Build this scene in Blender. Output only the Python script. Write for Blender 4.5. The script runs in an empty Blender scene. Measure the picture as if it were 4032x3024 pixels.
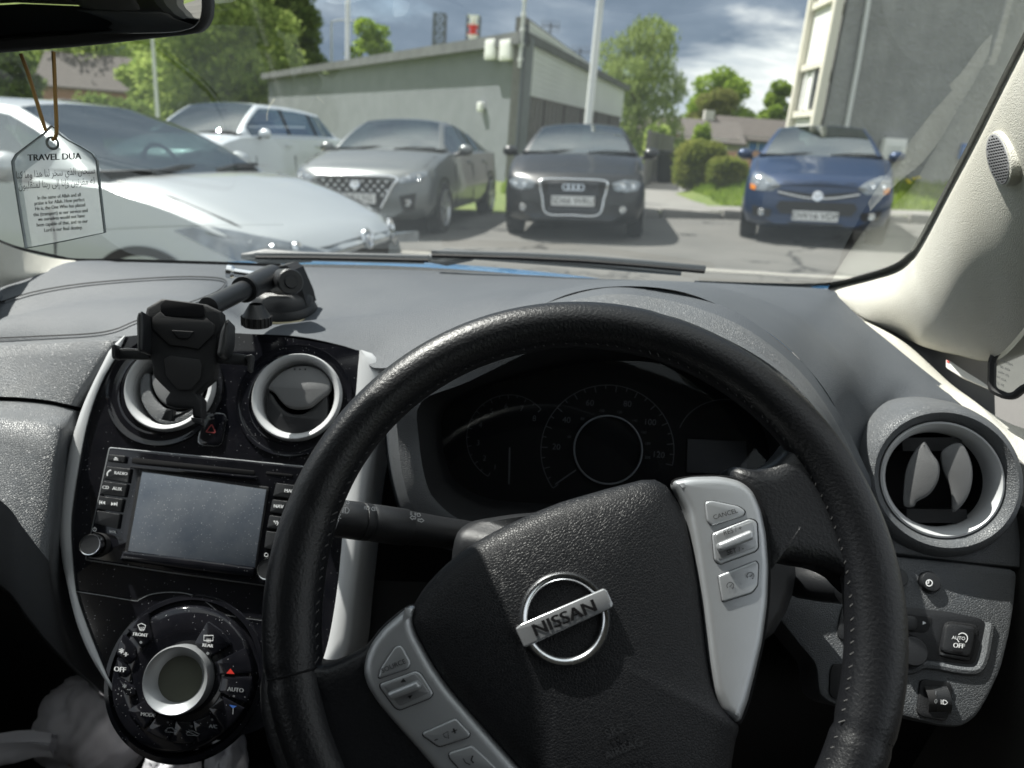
import bpy, bmesh, math, random
from math import sin, cos, tan, pi, radians as RAD, sqrt, atan2
from mathutils import Vector as V, Matrix
from mathutils.geometry import tessellate_polygon
random.seed(7)
sc = bpy.context.scene
col = sc.collection
# ---------------------------------------------------------------- camera
F = 2935.0
PITCH, ROLL, H = RAD(18.35), RAD(4.5), 1.2
O = V((0, 0, H))
FW = V((0, cos(PITCH), -sin(PITCH)))
_r0 = V((1, 0, 0)); _u0 = _r0.cross(FW)
RT = _r0 * cos(ROLL) + _u0 * sin(ROLL)
UP = -_r0 * sin(ROLL) + _u0 * cos(ROLL)
cd = bpy.data.cameras.new('camera'); cam = bpy.data.objects.new('camera', cd); col.objects.link(cam)
cam.matrix_world = Matrix(((RT.x, UP.x, -FW.x, O.x), (RT.y, UP.y, -FW.y, O.y), (RT.z, UP.z, -FW.z, O.z), (0, 0, 0, 1)))
cd.sensor_fit = 'HORIZONTAL'; cd.sensor_width = 36.0; cd.lens = 36.0 * F / 4032
cd.clip_start = 0.01; cd.clip_end = 3000
cd.dof.use_dof = True; cd.dof.focus_distance = 0.52; cd.dof.aperture_fstop = 8.5
cd.dof.aperture_blades = 0
sc.camera = cam
# ---------------------------------------------------------------- light
SAZ, SEL = RAD(59), RAD(55.5)                   # sun to the front left, high
SUN = V((-sin(SAZ) * cos(SEL), cos(SAZ) * cos(SEL), sin(SEL)))
sl = bpy.data.lights.new('sun', 'SUN'); sl.energy = 5.0; sl.angle = RAD(0.53); sl.color = (1.0, 0.965, 0.915)
so = bpy.data.objects.new('sun', sl); col.objects.link(so)
so.rotation_euler = SUN.to_track_quat('Z', 'Y').to_euler(); so.location = (-20, 15, 40)
w = bpy.data.worlds.new('World'); sc.world = w; w.use_nodes = True
def build_world():
    nt = w.node_tree; n = nt.nodes; L = nt.links
    n.clear()
    out = n.new('ShaderNodeOutputWorld'); bg = n.new('ShaderNodeBackground')
    sky = n.new('ShaderNodeTexSky'); sky.sky_type = 'NISHITA'; sky.sun_disc = False
    sky.sun_elevation = SEL; sky.sun_rotation = -SAZ
    sky.air_density = 1.0; sky.dust_density = 1.0
    tc = n.new('ShaderNodeTexCoord')
    sep = n.new('ShaderNodeSeparateXYZ'); L.new(tc.outputs['Generated'], sep.inputs[0])
    def math_(op, a, b=None, clamp=False):
        m = n.new('ShaderNodeMath'); m.operation = op; m.use_clamp = clamp
        for i, x in enumerate((a, b)):
            if x is None: continue
            if isinstance(x, (int, float)): m.inputs[i].default_value = x
            else: L.new(x, m.inputs[i])
        return m.outputs[0]
    z = sep.outputs['Z']
    zz = math_('ADD', math_('MAXIMUM', z, 0.0), 0.22)
    comb = n.new('ShaderNodeCombineXYZ')
    L.new(math_('DIVIDE', sep.outputs['X'], zz), comb.inputs[0]); L.new(math_('DIVIDE', sep.outputs['Y'], zz), comb.inputs[1])
    def noise(scale, det, rough, off):
        mp = n.new('ShaderNodeMapping'); mp.inputs['Location'].default_value = off; L.new(comb.outputs[0], mp.inputs[0])
        t = n.new('ShaderNodeTexNoise'); t.inputs['Scale'].default_value = scale; t.inputs['Detail'].default_value = det
        t.inputs['Roughness'].default_value = rough; t.inputs['Distortion'].default_value = 0.35; L.new(mp.outputs[0], t.inputs['Vector']); return t.outputs['Fac']
    big = noise(0.55, 7, 0.55, (3.1, 1.7, 0)); fine = noise(1.7, 8, 0.6, (0.4, 5.2, 0))
    def ramp(fac, stops):
        r = n.new('ShaderNodeValToRGB'); e = r.color_ramp.elements
        while len(e) < len(stops): e.new(0.5)
        for k, (p, c) in enumerate(stops): e[k].position = p; e[k].color = (*c, 1)
        L.new(fac, r.inputs[0]); return r.outputs[0]
    # heavy slate-blue cloud deck ahead, white cumulus rising from the horizon, brighter cloud overhead and behind
    dark = ramp(fine, [(0.30, (0.085, 0.118, 0.165)), (0.52, (0.135, 0.172, 0.225)), (0.72, (0.24, 0.28, 0.33))])
    white = ramp(fine, [(0.28, (0.24, 0.29, 0.35)), (0.5, (0.44, 0.47, 0.49)), (0.70, (0.78, 0.78, 0.76))])
    # horizon band with a ragged upper edge, only towards the front right
    band = math_('SUBTRACT', math_('ADD', 0.10, math_('MULTIPLY', math_('SUBTRACT', fine, 0.5), 0.16)), z)
    xr = math_('MAXIMUM', math_('MULTIPLY', math_('SUBTRACT', sep.outputs['X'], 0.13), 0.5, False), -0.12)
    lowf = math_('MULTIPLY', math_('ADD', band, math_('MINIMUM', xr, 0.05)), 28.0, True)
    back = math_('MULTIPLY', math_('ADD', math_('MULTIPLY', sep.outputs['Y'], -1.2), math_('ADD', 0.30, math_('MULTIPLY', z, 0.9))), 1.6, True)
    def mix(f, a, b):
        m = n.new('ShaderNodeMix'); m.data_type = 'RGBA'; L.new(f, m.inputs[0]); L.new(a, m.inputs[6]); L.new(b, m.inputs[7]); return m.outputs[2]
    cl = mix(lowf, dark, white); cl = mix(back, cl, white)
    skm = n.new('ShaderNodeVectorMath'); skm.operation = 'SCALE'; skm.inputs[3].default_value = 0.10; L.new(sky.outputs[0], skm.inputs[0])
    gap = math_('MULTIPLY', math_('SUBTRACT', big, 0.57), 7.0, True)
    L.new(mix(gap, cl, skm.outputs[0]), bg.inputs[0]); bg.inputs[1].default_value = 1.0
    L.new(bg.outputs[0], out.inputs[0])
build_world()
sc.view_settings.view_transform = 'Standard'; sc.view_settings.look = 'None'
sc.view_settings.exposure = 0.96; sc.view_settings.gamma = 1.0; sc.view_settings.use_curve_mapping = False
sc.render.engine = 'CYCLES'
sc.cycles.use_denoising = True
sc.cycles.max_bounces = 8; sc.cycles.transparent_max_bounces = 16; sc.cycles.sample_clamp_indirect = 6.0
sc.cycles.caustics_reflective = False; sc.cycles.caustics_refractive = False
# ---------------------------------------------------------------- picture -> rays
def zc(x0, y0, s): return lambda x, y: (x0 + x / s, y0 + y / s)
f_ = zc(0, 0, 2212 / 4032); z1 = zc(0, 0, 1.58); z2 = zc(1100, 0, 1.58); z3 = zc(2500, 0, 1.4425); z4 = zc(0, 1000, 1.4747)
z5 = zc(0, 1900, 1.4747); z6 = zc(1300, 1100, 1.58); z7 = zc(1200, 1974, 1.58); z8 = zc(2532, 1400, 1.0213)
zA = zc(1000, 1000, 2); zB = zc(3150, 900, 2.5057); zC = zc(0, 950, 2); zD = zc(3000, 1500, 2.1434); zE = zc(3000, 2250, 2.1434); zG = zc(0, 2400, 2.6587)
zz_ = lambda z, pts: [z(*p) for p in pts]
def ray(p): return RT * ((p[0] - 2016) / F) - UP * ((p[1] - 1512) / F) + FW
def at(p, y):                                   # the point of the line of sight a distance y ahead of the driver's eye
    d = ray(p); return O + d * (y / d.y)
def gz(x): return 0.055 * max(-7, min(7, x))     # the car park falls to the left
def ground(p):
    d = ray(p); t = -H / (d.z - 0.055 * d.x); P = O + d * t
    if t < 0 or abs(P.x) > 7: t = (gz(7 if d.x > 0 else -7) - H) / d.z; P = O + d * t
    return P
def proj(P):
    v = P - O; z = v.dot(FW); return (2016 + F * v.dot(RT) / z, 1512 - F * v.dot(UP) / z)
class Plane:
    def __init__(s, p, n): s.p = V(p); s.n = V(n).normalized()
    def base(s, px):
        d = ray(px); return O + d * ((s.p - O).dot(s.n) / d.dot(s.n)), s.n
    def hit(s, px, h=0.0):
        p, n = s.base(px)
        if h:
            d = ray(px); p = O + d * ((p + n * h - O).dot(n) / d.dot(n))
        return p
    def frame(s, px):                             # local right / up / normal at a pixel
        p, n = s.base(px)
        a = s.hit((px[0] + 4, px[1])) - p; a -= n * a.dot(n); a.normalize(); return p, a, n.cross(a), n
class Bend(Plane):                                # y = yc(z): a panel curved in profile only
    def __init__(s, y0, z0, k1, k2): s.y0, s.z0, s.k1, s.k2 = y0, z0, k1, k2
    def yc(s, z): d = s.z0 - z; return s.y0 - s.k1 * d - s.k2 * d * abs(d)
    def base(s, px):
        d = ray(px); lo, hi = 0.1, 1.6
        g = lambda t: (O + d * t).y - s.yc((O + d * t).z)
        for _ in range(40):
            m = (lo + hi) / 2
            if g(m) > 0: hi = m
            else: lo = m
        P = O + d * lo; dy = s.k1 + 2 * s.k2 * abs(s.z0 - P.z)      # dy/dz
        return P, V((0, -1, dy)).normalized()
def cr(pts, n=4, closed=True):                    # Catmull-Rom through points (any dimension)
    if n <= 1: return list(pts)
    o = []; N = len(pts)
    for i in range(N if closed else N - 1):
        if closed: p0, p1, p2, p3 = pts[i - 1], pts[i], pts[(i + 1) % N], pts[(i + 2) % N]
        else: p0, p1, p2, p3 = pts[max(i - 1, 0)], pts[i], pts[i + 1], pts[min(i + 2, N - 1)]
        for k in range(n):
            t = k / n; t2, t3 = t * t, t * t * t
            o.append(tuple(0.5 * (2 * b + (c - a) * t + (2 * a - 5 * b + 4 * c - d) * t2 + (3 * b - a - 3 * c + d) * t3) for a, b, c, d in zip(p0, p1, p2, p3)))
    if not closed: o.append(tuple(pts[-1]))
    return o
def resample(pts, n):                             # n points evenly along an open polyline
    L = [0.0]
    for a, b in zip(pts, pts[1:]): L.append(L[-1] + sqrt(sum((x - y) ** 2 for x, y in zip(a, b))))
    o = []; j = 0
    for k in range(n):
        d = L[-1] * k / (n - 1)
        while j < len(pts) - 2 and L[j + 1] < d: j += 1
        t = (d - L[j]) / max(1e-9, L[j + 1] - L[j]); o.append(tuple(a + (b - a) * t for a, b in zip(pts[j], pts[j + 1])))
    return o
# ---------------------------------------------------------------- mesh builder
OFF = {}
def empty(name, loc, label=None, cat=None, group=None):
    o = bpy.data.objects.new(name, None); col.objects.link(o); o.location = loc; o.empty_display_size = 0.05
    OFF[o.name] = V(loc); return tag(o, label, cat, group)
def tag(o, label=None, cat=None, group=None, kind=None):
    if label: o['label'] = label
    if cat: o['category'] = cat
    if group: o['group'] = group
    if kind: o['kind'] = kind
    return o
class MB:
    def __init__(s): s.v = []; s.f = []; s.mi = []; s.mats = []; s.flat = set()
    def slot(s, m):
        if m not in s.mats: s.mats.append(m)
        return s.mats.index(m)
    def add(s, vs, fs, m):
        b = len(s.v); k = s.slot(m); s.v += [V(v) for v in vs]
        for q in fs: s.f.append([b + i for i in q]); s.mi.append(k)
        return b
    def grid(s, rows, m, closed=False, flip=False, pick=None):
        R, C = len(rows), len(rows[0]); fs = []
        for i in range(R - 1):
            for j in range(C if closed else C - 1):
                if pick and not pick(i, j): continue
                a, b, c, d = i * C + j, i * C + (j + 1) % C, (i + 1) * C + (j + 1) % C, (i + 1) * C + j
                fs.append([d, c, b, a] if flip else [a, b, c, d])
        return s.add([p for r in rows for p in r], fs, m)
    def fill(s, pts, m, n=None):
        tris = tessellate_polygon([[V(p) for p in pts]]); 
        if n is not None and tris:
            fs = []
            for t in tris:
                a, b, c = (V(pts[i]) for i in t)
                fs.append(list(t) if (b - a).cross(c - a).dot(n) >= 0 else [t[0], t[2], t[1]])
            tris = fs
        s.add(pts, [list(t) for t in tris], m)
    def box(s, c, size, m, ax=None):
        c = V(c); x, y, z = ax or (V((1, 0, 0)), V((0, 1, 0)), V((0, 0, 1))); a, b, d = (q / 2 for q in size)
        vs = [c + x * (i * a) + y * (j * b) + z * (k * d) for k in (-1, 1) for j in (-1, 1) for i in (-1, 1)]
        s.add(vs, [[0, 2, 3, 1], [4, 5, 7, 6], [0, 1, 5, 4], [2, 6, 7, 3], [0, 4, 6, 2], [1, 3, 7, 5]], m)
    def rbox(s, c, size, m, ax=None, r=0.004, seg=3):      # box with rounded edges in the x-y outline and bevelled caps
        c = V(c); x, y, z = ax or (V((1, 0, 0)), V((0, 1, 0)), V((0, 0, 1))); a, b, d = (q / 2 for q in size); r = min(r, a * .98, b * .98)
        ring = []
        for (sx, sy, t0) in ((1, 1, 0), (-1, 1, 90), (-1, -1, 180), (1, -1, 270)):
            for k in range(seg + 1):
                t = RAD(t0 + 90 * k / seg); ring.append((sx * (a - r) + r * cos(t), sy * (b - r) + r * sin(t)))
        e = min(r * .5, d * .5); lev = [(-d, 1 - e / min(a, b)), (-d + e, 1), (d - e, 1), (d - e * .3, 1 - e * .3 / min(a, b)), (d, 1 - e / min(a, b))]
        rows = [[c + x * (p[0] * k) + y * (p[1] * k) + z * h for p in ring] for h, k in lev]
        s.grid(rows, m, closed=True); s.fill(rows[-1], m, z); s.fill(rows[0], m, -z)
    def tube(s, pts, r, m, seg=10, cap=True, squash=None):
        pts = [V(p) for p in pts]; n = len(pts); rr = r if isinstance(r, (list, tuple)) else [r] * n
        T = [(pts[min(i + 1, n - 1)] - pts[max(i - 1, 0)]).normalized() for i in range(n)]
        u = T[0].orthogonal().normalized() if squash is None else (squash - T[0] * squash.dot(T[0])).normalized(); rows = []
        for i in range(n):
            u = (u - T[i] * u.dot(T[i])).normalized(); w_ = T[i].cross(u)
            rows.append([pts[i] + (u * cos(2 * pi * k / seg) + w_ * sin(2 * pi * k / seg)) * rr[i] for k in range(seg)])
        s.grid(rows, m, closed=True)
        if cap: s.fill(rows[0], m, -T[0]); s.fill(rows[-1], m, T[-1])
    def lathe(s, c, n, prof, m, seg=40, ref=None, a0=0, a1=360, mats=None):
        c, n = V(c), V(n).normalized(); u = (ref - n * ref.dot(n)).normalized() if ref else n.orthogonal().normalized(); w_ = n.cross(u)
        full = abs(a1 - a0) >= 360; K = seg if full else seg + 1
        ang = [RAD(a0 + (a1 - a0) * k / seg) for k in range(K)]
        rows = [[c + n * h + (u * cos(t) + w_ * sin(t)) * r for t in ang] for r, h in prof]
        if mats:
            for i in range(len(rows) - 1): s.grid(rows[i:i + 2], mats[i], closed=full)
        else: s.grid(rows, m, closed=full)
    def build(s, name, parent=None, smooth=40, bevel=0, mods=None):
        off = OFF[parent.name] if parent else V((0, 0, 0))
        me = bpy.data.meshes.new(name); me.from_pydata([v - off for v in s.v], [], s.f)
        for m in s.mats: me.materials.append(m)
        me.polygons.foreach_set('material_index', s.mi); me.update(); me.validate()
        o = bpy.data.objects.new(name, me); col.objects.link(o)
        bm = bmesh.new(); bm.from_mesh(me); bmesh.ops.remove_doubles(bm, verts=bm.verts, dist=1e-6)
        bm.to_mesh(me); bm.free()
        if smooth:
            me.polygons.foreach_set('use_smooth', [True] * len(me.polygons)); me.update()
            try: me.set_sharp_from_angle(angle=RAD(smooth))
            except Exception: pass
        if bevel:
            b = o.modifiers.new('b', 'BEVEL'); b.width = bevel; b.segments = 2; b.limit_method = 'ANGLE'; b.angle_limit = RAD(50)
        if parent: o.parent = parent; OFF[o.name] = off
        return o
# picture outlines laid on a real surface
def inset2(P, d):
    n = len(P); o = []; A = sum(P[i][0] * P[(i + 1) % n][1] - P[(i + 1) % n][0] * P[i][1] for i in range(n)); sg = 1 if A > 0 else -1
    for i in range(n):
        a, b, c = P[i - 1], P[i], P[(i + 1) % n]
        e1 = (b[0] - a[0], b[1] - a[1]); e2 = (c[0] - b[0], c[1] - b[1])
        l1 = sqrt(e1[0] ** 2 + e1[1] ** 2) or 1e-9; l2 = sqrt(e2[0] ** 2 + e2[1] ** 2) or 1e-9
        nx = -e1[1] / l1 - e2[1] / l2; ny = e1[0] / l1 + e2[0] / l2; l = sqrt(nx * nx + ny * ny) or 1e-9
        k = min(1.6, 2 / max(l, .4)); o.append((b[0] + sg * nx / l * d * k * .5 * l if False else b[0] + sg * nx / l * d * min(1.5, k), b[1] + sg * ny / l * d * min(1.5, k)))
    return o
def plate(m, px, surf, mat, h=0.0, thick=0.004, bev=0.001, steps=2, ring=None, top=None):
    """A slab whose front outline is px on surf (offset h), rounded over bev, thick deep."""
    pts = [surf.hit(p, h) for p in px]; c = sum(pts, V()) / len(pts)
    n = surf.base((sum(p[0] for p in px) / len(px), sum(p[1] for p in px) / len(px)))[1]
    u = n.orthogonal().normalized(); v_ = n.cross(u)
    L = [((p - c).dot(u), (p - c).dot(v_)) for p in pts]; hh = [(p - c).dot(n) for p in pts]
    mk = lambda Q, d: [c + u * q[0] + v_ * q[1] + n * (k + d) for q, k in zip(Q, hh)]
    rows = [mk(L, -thick), mk(L, -bev)]
    for k in range(1, steps + 1):
        t = pi / 2 * k / steps; rows.append(mk(inset2(L, bev * (1 - cos(t))), -bev + bev * sin(t)))
    A = sum(L[i - 1][0] * L[i][1] - L[i][0] * L[i - 1][1] for i in range(len(L)))
    m.grid(rows, mat, closed=True, flip=A < 0)
    m.fill(rows[-1], top or mat, n); return n
def dome(m, px, surf, mat, lev, thick=0.01, center=None):
    """Cushion: rings of the outline shrunk towards its centre at the given (scale, height)."""
    n = surf.base((sum(p[0] for p in px) / len(px), sum(p[1] for p in px) / len(px)))[1]
    P = [surf.hit(p, lev[0][1]) for p in px]; c = surf.hit(center, lev[0][1]) if center else sum(P, V()) / len(P)
    rows = [[p - n * thick for p in P]] + [[c + (p - c) * s_ + n * (h - lev[0][1]) for p in P] for s_, h in lev]
    e = rows[0]; A = sum((((e[i - 1] - c).cross(e[i] - c)).dot(n)) for i in range(len(e)))
    m.grid(rows, mat, closed=True, flip=A < 0); m.fill(rows[-1], mat, n)
def ribbon(m, px, surf, wpx, mat, h=0.0006, closed=False):
    """A flat printed stroke following surf; wpx is its width in picture pixels."""
    n = len(px); lft, rgt = [], []
    for i in range(n):
        a = px[(i - 1) % n if closed else max(i - 1, 0)]; b = px[(i + 1) % n if closed else min(i + 1, n - 1)]
        dx, dy = b[0] - a[0], b[1] - a[1]; l = sqrt(dx * dx + dy * dy) or 1e-9; nx, ny = -dy / l * wpx / 2, dx / l * wpx / 2
        lft.append(surf.hit((px[i][0] + nx, px[i][1] + ny), h)); rgt.append(surf.hit((px[i][0] - nx, px[i][1] - ny), h))
    if closed: lft.append(lft[0]); rgt.append(rgt[0])
    m.grid([lft, rgt], mat, flip=True)
def cord(m, px, surf, r, mat, h=0.0, seg=6, closed=False):
    pts = [surf.hit(p, h) for p in px]
    if closed: pts += pts[:1]
    m.tube(pts, r, mat, seg=seg)
_TX = {}
def glyphs(s, font=None):
    key = s
    if key not in _TX:
        cu = bpy.data.curves.new('t', 'FONT'); cu.body = s; cu.size = 1.0; cu.align_x = 'CENTER'; cu.align_y = 'CENTER'; cu.resolution_u = 3
        o = bpy.data.objects.new('t', cu); col.objects.link(o); bpy.context.view_layer.update()
        ev = o.evaluated_get(bpy.context.evaluated_depsgraph_get()); me = bpy.data.meshes.new_from_object(ev)
        _TX[key] = ([tuple(v.co[:2]) for v in me.vertices], [list(p.vertices) for p in me.polygons])
        bpy.data.objects.remove(o); bpy.data.meshes.remove(me); bpy.data.curves.remove(cu)
    return _TX[key]
def text(m, s, surf, c, d, size, mat, h=0.0006, asp=1.0, up=None, fat=False):
    """Lettering: centred on pixel c, baseline direction d (pixels), letter size in pixels."""
    vs, fs = glyphs(s); l = sqrt(d[0] ** 2 + d[1] ** 2); dx, dy = d[0] / l, d[1] / l; ux, uy = up or (dy, -dx)
    for ox in ((-.035, .035) if fat else (0,)):
        P = [surf.hit((c[0] + size * (asp * (x + ox) * dx + y * ux), c[1] + size * (asp * (x + ox) * dy + y * uy)), h + (abs(ox) * .002)) for x, y in vs]
        n = surf.base(c)[1]; ff = []
        for q in fs:
            a, b, e = P[q[0]], P[q[1]], P[q[2]]; ff.append(q if (b - a).cross(e - a).dot(n) > 0 else q[::-1])
        m.add(P, ff, mat)
def text3(m, s, c, x, y, size, mat, off=0.001, asp=1.0):
    vs, fs = glyphs(s); x, y = V(x).normalized(), V(y).normalized(); n = x.cross(y)
    m.add([V(c) + x * (u * size * asp) + y * (v * size) + n * off for u, v in vs], fs, mat)
def rrect(x0, y0, x1, y1, r, seg=3):
    o = []
    for cx, cy, t0 in ((x1 - r, y1 - r, 0), (x0 + r, y1 - r, 90), (x0 + r, y0 + r, 180), (x1 - r, y0 + r, 270)):
        for k in range(seg + 1): t = RAD(t0 + 90 * k / seg); o.append((cx + r * cos(t), cy + r * sin(t)))
    return o
def rpoly(pts, r, seg=3):                         # polygon with rounded corners (radius in the points' units)
    o = []; n = len(pts)
    for i in range(n):
        a, b, c = pts[i - 1], pts[i], pts[(i + 1) % n]; da = (a[0] - b[0], a[1] - b[1]); dc = (c[0] - b[0], c[1] - b[1])
        la, lc = sqrt(da[0] ** 2 + da[1] ** 2), sqrt(dc[0] ** 2 + dc[1] ** 2); q = min(r, la * .45, lc * .45)
        p, e = (b[0] + da[0] / la * q, b[1] + da[1] / la * q), (b[0] + dc[0] / lc * q, b[1] + dc[1] / lc * q)
        for k in range(seg + 1):
            t = k / seg; o.append(tuple((1 - t) ** 2 * p[j] + 2 * t * (1 - t) * b[j] + t * t * e[j] for j in (0, 1)))
    return o
def circ(c, r, n=32, ry=None, rot=0, a0=0, a1=360):
    ry = ry or r; cs, sn = cos(RAD(rot)), sin(RAD(rot)); full = abs(a1 - a0) >= 360; o = []
    for k in range(n if full else n + 1):
        t = RAD(a0 + (a1 - a0) * k / n); x, y = r * cos(t), ry * sin(t); o.append((c[0] + x * cs - y * sn, c[1] + x * sn + y * cs))
    return o
# ---------------------------------------------------------------- materials
MT = {}
def mat(name, rgb, rough=0.5, metal=0.0, spec=0.5, bump=None, vary=None, coat=0.0, trans=0.0, specks=None, sheen=0.0, streak=None, cracks=None):
    """Principled material. bump=(kind, scale, distance), vary=(scale, amount, second colour), specks=(scale, threshold, colour)."""
    m = bpy.data.materials.new(name); m.use_nodes = True; nt = m.node_tree; n = nt.nodes; L = nt.links; b = n['Principled BSDF']
    b.inputs['Base Color'].default_value = (*rgb, 1); b.inputs['Roughness'].default_value = rough; b.inputs['Metallic'].default_value = metal
    b.inputs['Specular IOR Level'].default_value = spec; b.inputs['Coat Weight'].default_value = coat; b.inputs['Coat Roughness'].default_value = 0.04
    if sheen: b.inputs['Sheen Weight'].default_value = sheen; b.inputs['Sheen Roughness'].default_value = .5
    tc = n.new('ShaderNodeTexCoord').outputs['Object']; cur = None
    def noise(scale, det=5, rough_=.55):
        t = n.new('ShaderNodeTexNoise'); t.inputs['Scale'].default_value = scale; t.inputs['Detail'].default_value = det; t.inputs['Roughness'].default_value = rough_; L.new(tc, t.inputs['Vector']); return t
    if vary:
        sc_, amt, c2 = vary; t = noise(sc_, 6, .6); r = n.new('ShaderNodeMapRange'); r.inputs[1].default_value = .5 - .5 * amt; r.inputs[2].default_value = .5 + .5 * amt; L.new(t.outputs['Fac'], r.inputs[0])
        x = n.new('ShaderNodeMix'); x.data_type = 'RGBA'; L.new(r.outputs[0], x.inputs[0]); x.inputs[6].default_value = (*rgb, 1); x.inputs[7].default_value = (*c2, 1); cur = x.outputs[2]
        L.new(cur, b.inputs['Base Color'])
    def over(fac, c3):
        nonlocal cur
        x = n.new('ShaderNodeMix'); x.data_type = 'RGBA'; L.new(fac, x.inputs[0]); x.inputs[7].default_value = (*c3, 1)
        if cur: L.new(cur, x.inputs[6])
        else: x.inputs[6].default_value = (*rgb, 1)
        cur = x.outputs[2]; L.new(cur, b.inputs['Base Color'])
    if streak:                                    # rain streaks and stains running down a wall
        sc_, amt, c3 = streak; mp = n.new('ShaderNodeMapping'); mp.inputs['Scale'].default_value = (1, 1, .10); L.new(tc, mp.inputs[0]); t = noise(sc_, 6, .65); L.new(mp.outputs[0], t.inputs['Vector'])
        r = n.new('ShaderNodeMapRange'); r.inputs[1].default_value = .48; r.inputs[2].default_value = .72; r.inputs[4].default_value = amt; L.new(t.outputs['Fac'], r.inputs[0]); over(r.outputs[0], c3)
    if cracks:
        sc_, wd, c3 = cracks; t = n.new('ShaderNodeTexVoronoi'); t.feature = 'DISTANCE_TO_EDGE'; t.inputs['Scale'].default_value = sc_
        wv = noise(sc_ * 3, 4); ad = n.new('ShaderNodeVectorMath'); ad.operation = 'MULTIPLY_ADD'; L.new(wv.outputs['Color'], ad.inputs[0]); ad.inputs[1].default_value = (.5 / sc_,) * 3; L.new(tc, ad.inputs[2]); L.new(ad.outputs[0], t.inputs['Vector'])
        mk = noise(sc_ * .8, 2); r = n.new('ShaderNodeMapRange'); r.inputs[1].default_value = .46; r.inputs[2].default_value = .62; L.new(mk.outputs['Fac'], r.inputs[0])
        q = n.new('ShaderNodeMath'); q.operation = 'MULTIPLY'; q.inputs[1].default_value = wd; L.new(r.outputs[0], q.inputs[0]); lt = n.new('ShaderNodeMath'); lt.operation = 'LESS_THAN'; L.new(t.outputs['Distance'], lt.inputs[0]); L.new(q.outputs[0], lt.inputs[1]); over(lt.outputs[0], c3)
    if specks:
        sc_, th, c3 = specks; t = n.new('ShaderNodeTexVoronoi'); t.inputs['Scale'].default_value = sc_; L.new(tc, t.inputs['Vector'])
        q = noise(sc_ * .03, 4, .6)
        lt = n.new('ShaderNodeMath'); lt.operation = 'LESS_THAN'; L.new(t.outputs['Distance'], lt.inputs[0])
        mu = n.new('ShaderNodeMath'); mu.operation = 'MULTIPLY'; mu.inputs[1].default_value = th * 2; L.new(q.outputs['Fac'], mu.inputs[0])
        wn = n.new('ShaderNodeMath'); wn.operation = 'MULTIPLY'; L.new(mu.outputs[0], wn.inputs[0]); sp = n.new('ShaderNodeSeparateColor'); L.new(t.outputs['Color'], sp.inputs[0]); L.new(sp.outputs[0], wn.inputs[1]); L.new(wn.outputs[0], lt.inputs[1])
        x = n.new('ShaderNodeMix'); x.data_type = 'RGBA'; L.new(lt.outputs[0], x.inputs[0]); x.inputs[7].default_value = (*c3, 1)
        if cur: L.new(cur, x.inputs[6])
        else: x.inputs[6].default_value = (*rgb, 1)
        L.new(x.outputs[2], b.inputs['Base Color'])
        rr = n.new('ShaderNodeMapRange'); rr.inputs[3].default_value = rough; rr.inputs[4].default_value = .8; L.new(lt.outputs[0], rr.inputs[0]); L.new(rr.outputs[0], b.inputs['Roughness'])
    if bump:
        kind, sc_, dist = bump[:3]; bp = n.new('ShaderNodeBump'); bp.inputs['Distance'].default_value = dist; bp.inputs['Strength'].default_value = 1.0
        if kind == 'noise': L.new(noise(sc_, 4).outputs['Fac'], bp.inputs['Height'])
        else:
            t = n.new('ShaderNodeTexVoronoi'); t.inputs['Scale'].default_value = sc_; t.feature = 'DISTANCE_TO_EDGE' if kind == 'cells' else 'F1'
            wv = noise(sc_ * .35, 3); ad = n.new('ShaderNodeVectorMath'); ad.operation = 'MULTIPLY_ADD'; L.new(wv.outputs['Color'], ad.inputs[0]); ad.inputs[1].default_value = (.6 / sc_,) * 3; L.new(tc, ad.inputs[2]); L.new(ad.outputs[0], t.inputs['Vector'])
            cl = n.new('ShaderNodeMath'); cl.operation = 'MINIMUM'; cl.inputs[1].default_value = .16; L.new(t.outputs['Distance'], cl.inputs[0]); L.new(cl.outputs[0], bp.inputs['Height'])
        L.new(bp.outputs[0], b.inputs['Normal'])
    MT[name] = m; return m
mat('soft_dash', (0.064, 0.072, 0.083), .55, spec=.34, bump=('noise', 900, .0006), vary=(14, .5, (0.078, 0.086, 0.096)), specks=(420, .03, (.25, .25, .25)))
mat('grain_dash', (0.094, 0.102, 0.112), .48, spec=.5, bump=('cells', 560, .0018), vary=(30, .4, (0.10, 0.105, 0.11)))
mat('black_plastic', (0.013, 0.014, 0.016), .40, spec=.5, bump=('noise', 1500, .0003), specks=(520, .05, (.16, .16, .17)))
mat('sunlit_flap', (0.13, 0.132, 0.135), .42, spec=.6, bump=('noise', 1500, .0003))  # black vent plastic lightened so the sun sheen sits in the colour
mat('matte_black', (0.010, 0.0105, 0.012), .6, spec=.35, bump=('noise', 1100, .0004))
mat('deep_black', (0.004, 0.004, 0.005), .8, spec=.2)
mat('seam', (0.006, 0.006, 0.007), .8, spec=.2)
mat('piano_black', (0.006, 0.0065, 0.009), .07, spec=.5, specks=(360, .12, (.36, .36, .37)), vary=(60, .3, (0.011, 0.011, 0.014)))
mat('silver', (0.40, 0.415, 0.43), .34, metal=.6, spec=.5, bump=('noise', 2400, .00012))
mat('satin_silver', (0.56, 0.57, 0.58), .42, metal=.15, spec=.5)
mat('badge_bar', (.34, .35, .365), .22, metal=.55)
mat('dark_silver', (0.30, 0.31, 0.32), .38, metal=.6)
mat('chrome', (0.82, 0.84, 0.87), .20, metal=1.0)
mat('leather', (0.0065, 0.007, 0.0085), .38, spec=.42, bump=('noise', 520, .0004))
mat('grain_leather', (0.0068, 0.0074, 0.0090), .45, spec=.30, bump=('cells', 640, .0008))
mat('thread', (0.06, 0.06, 0.06), .8)
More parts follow.
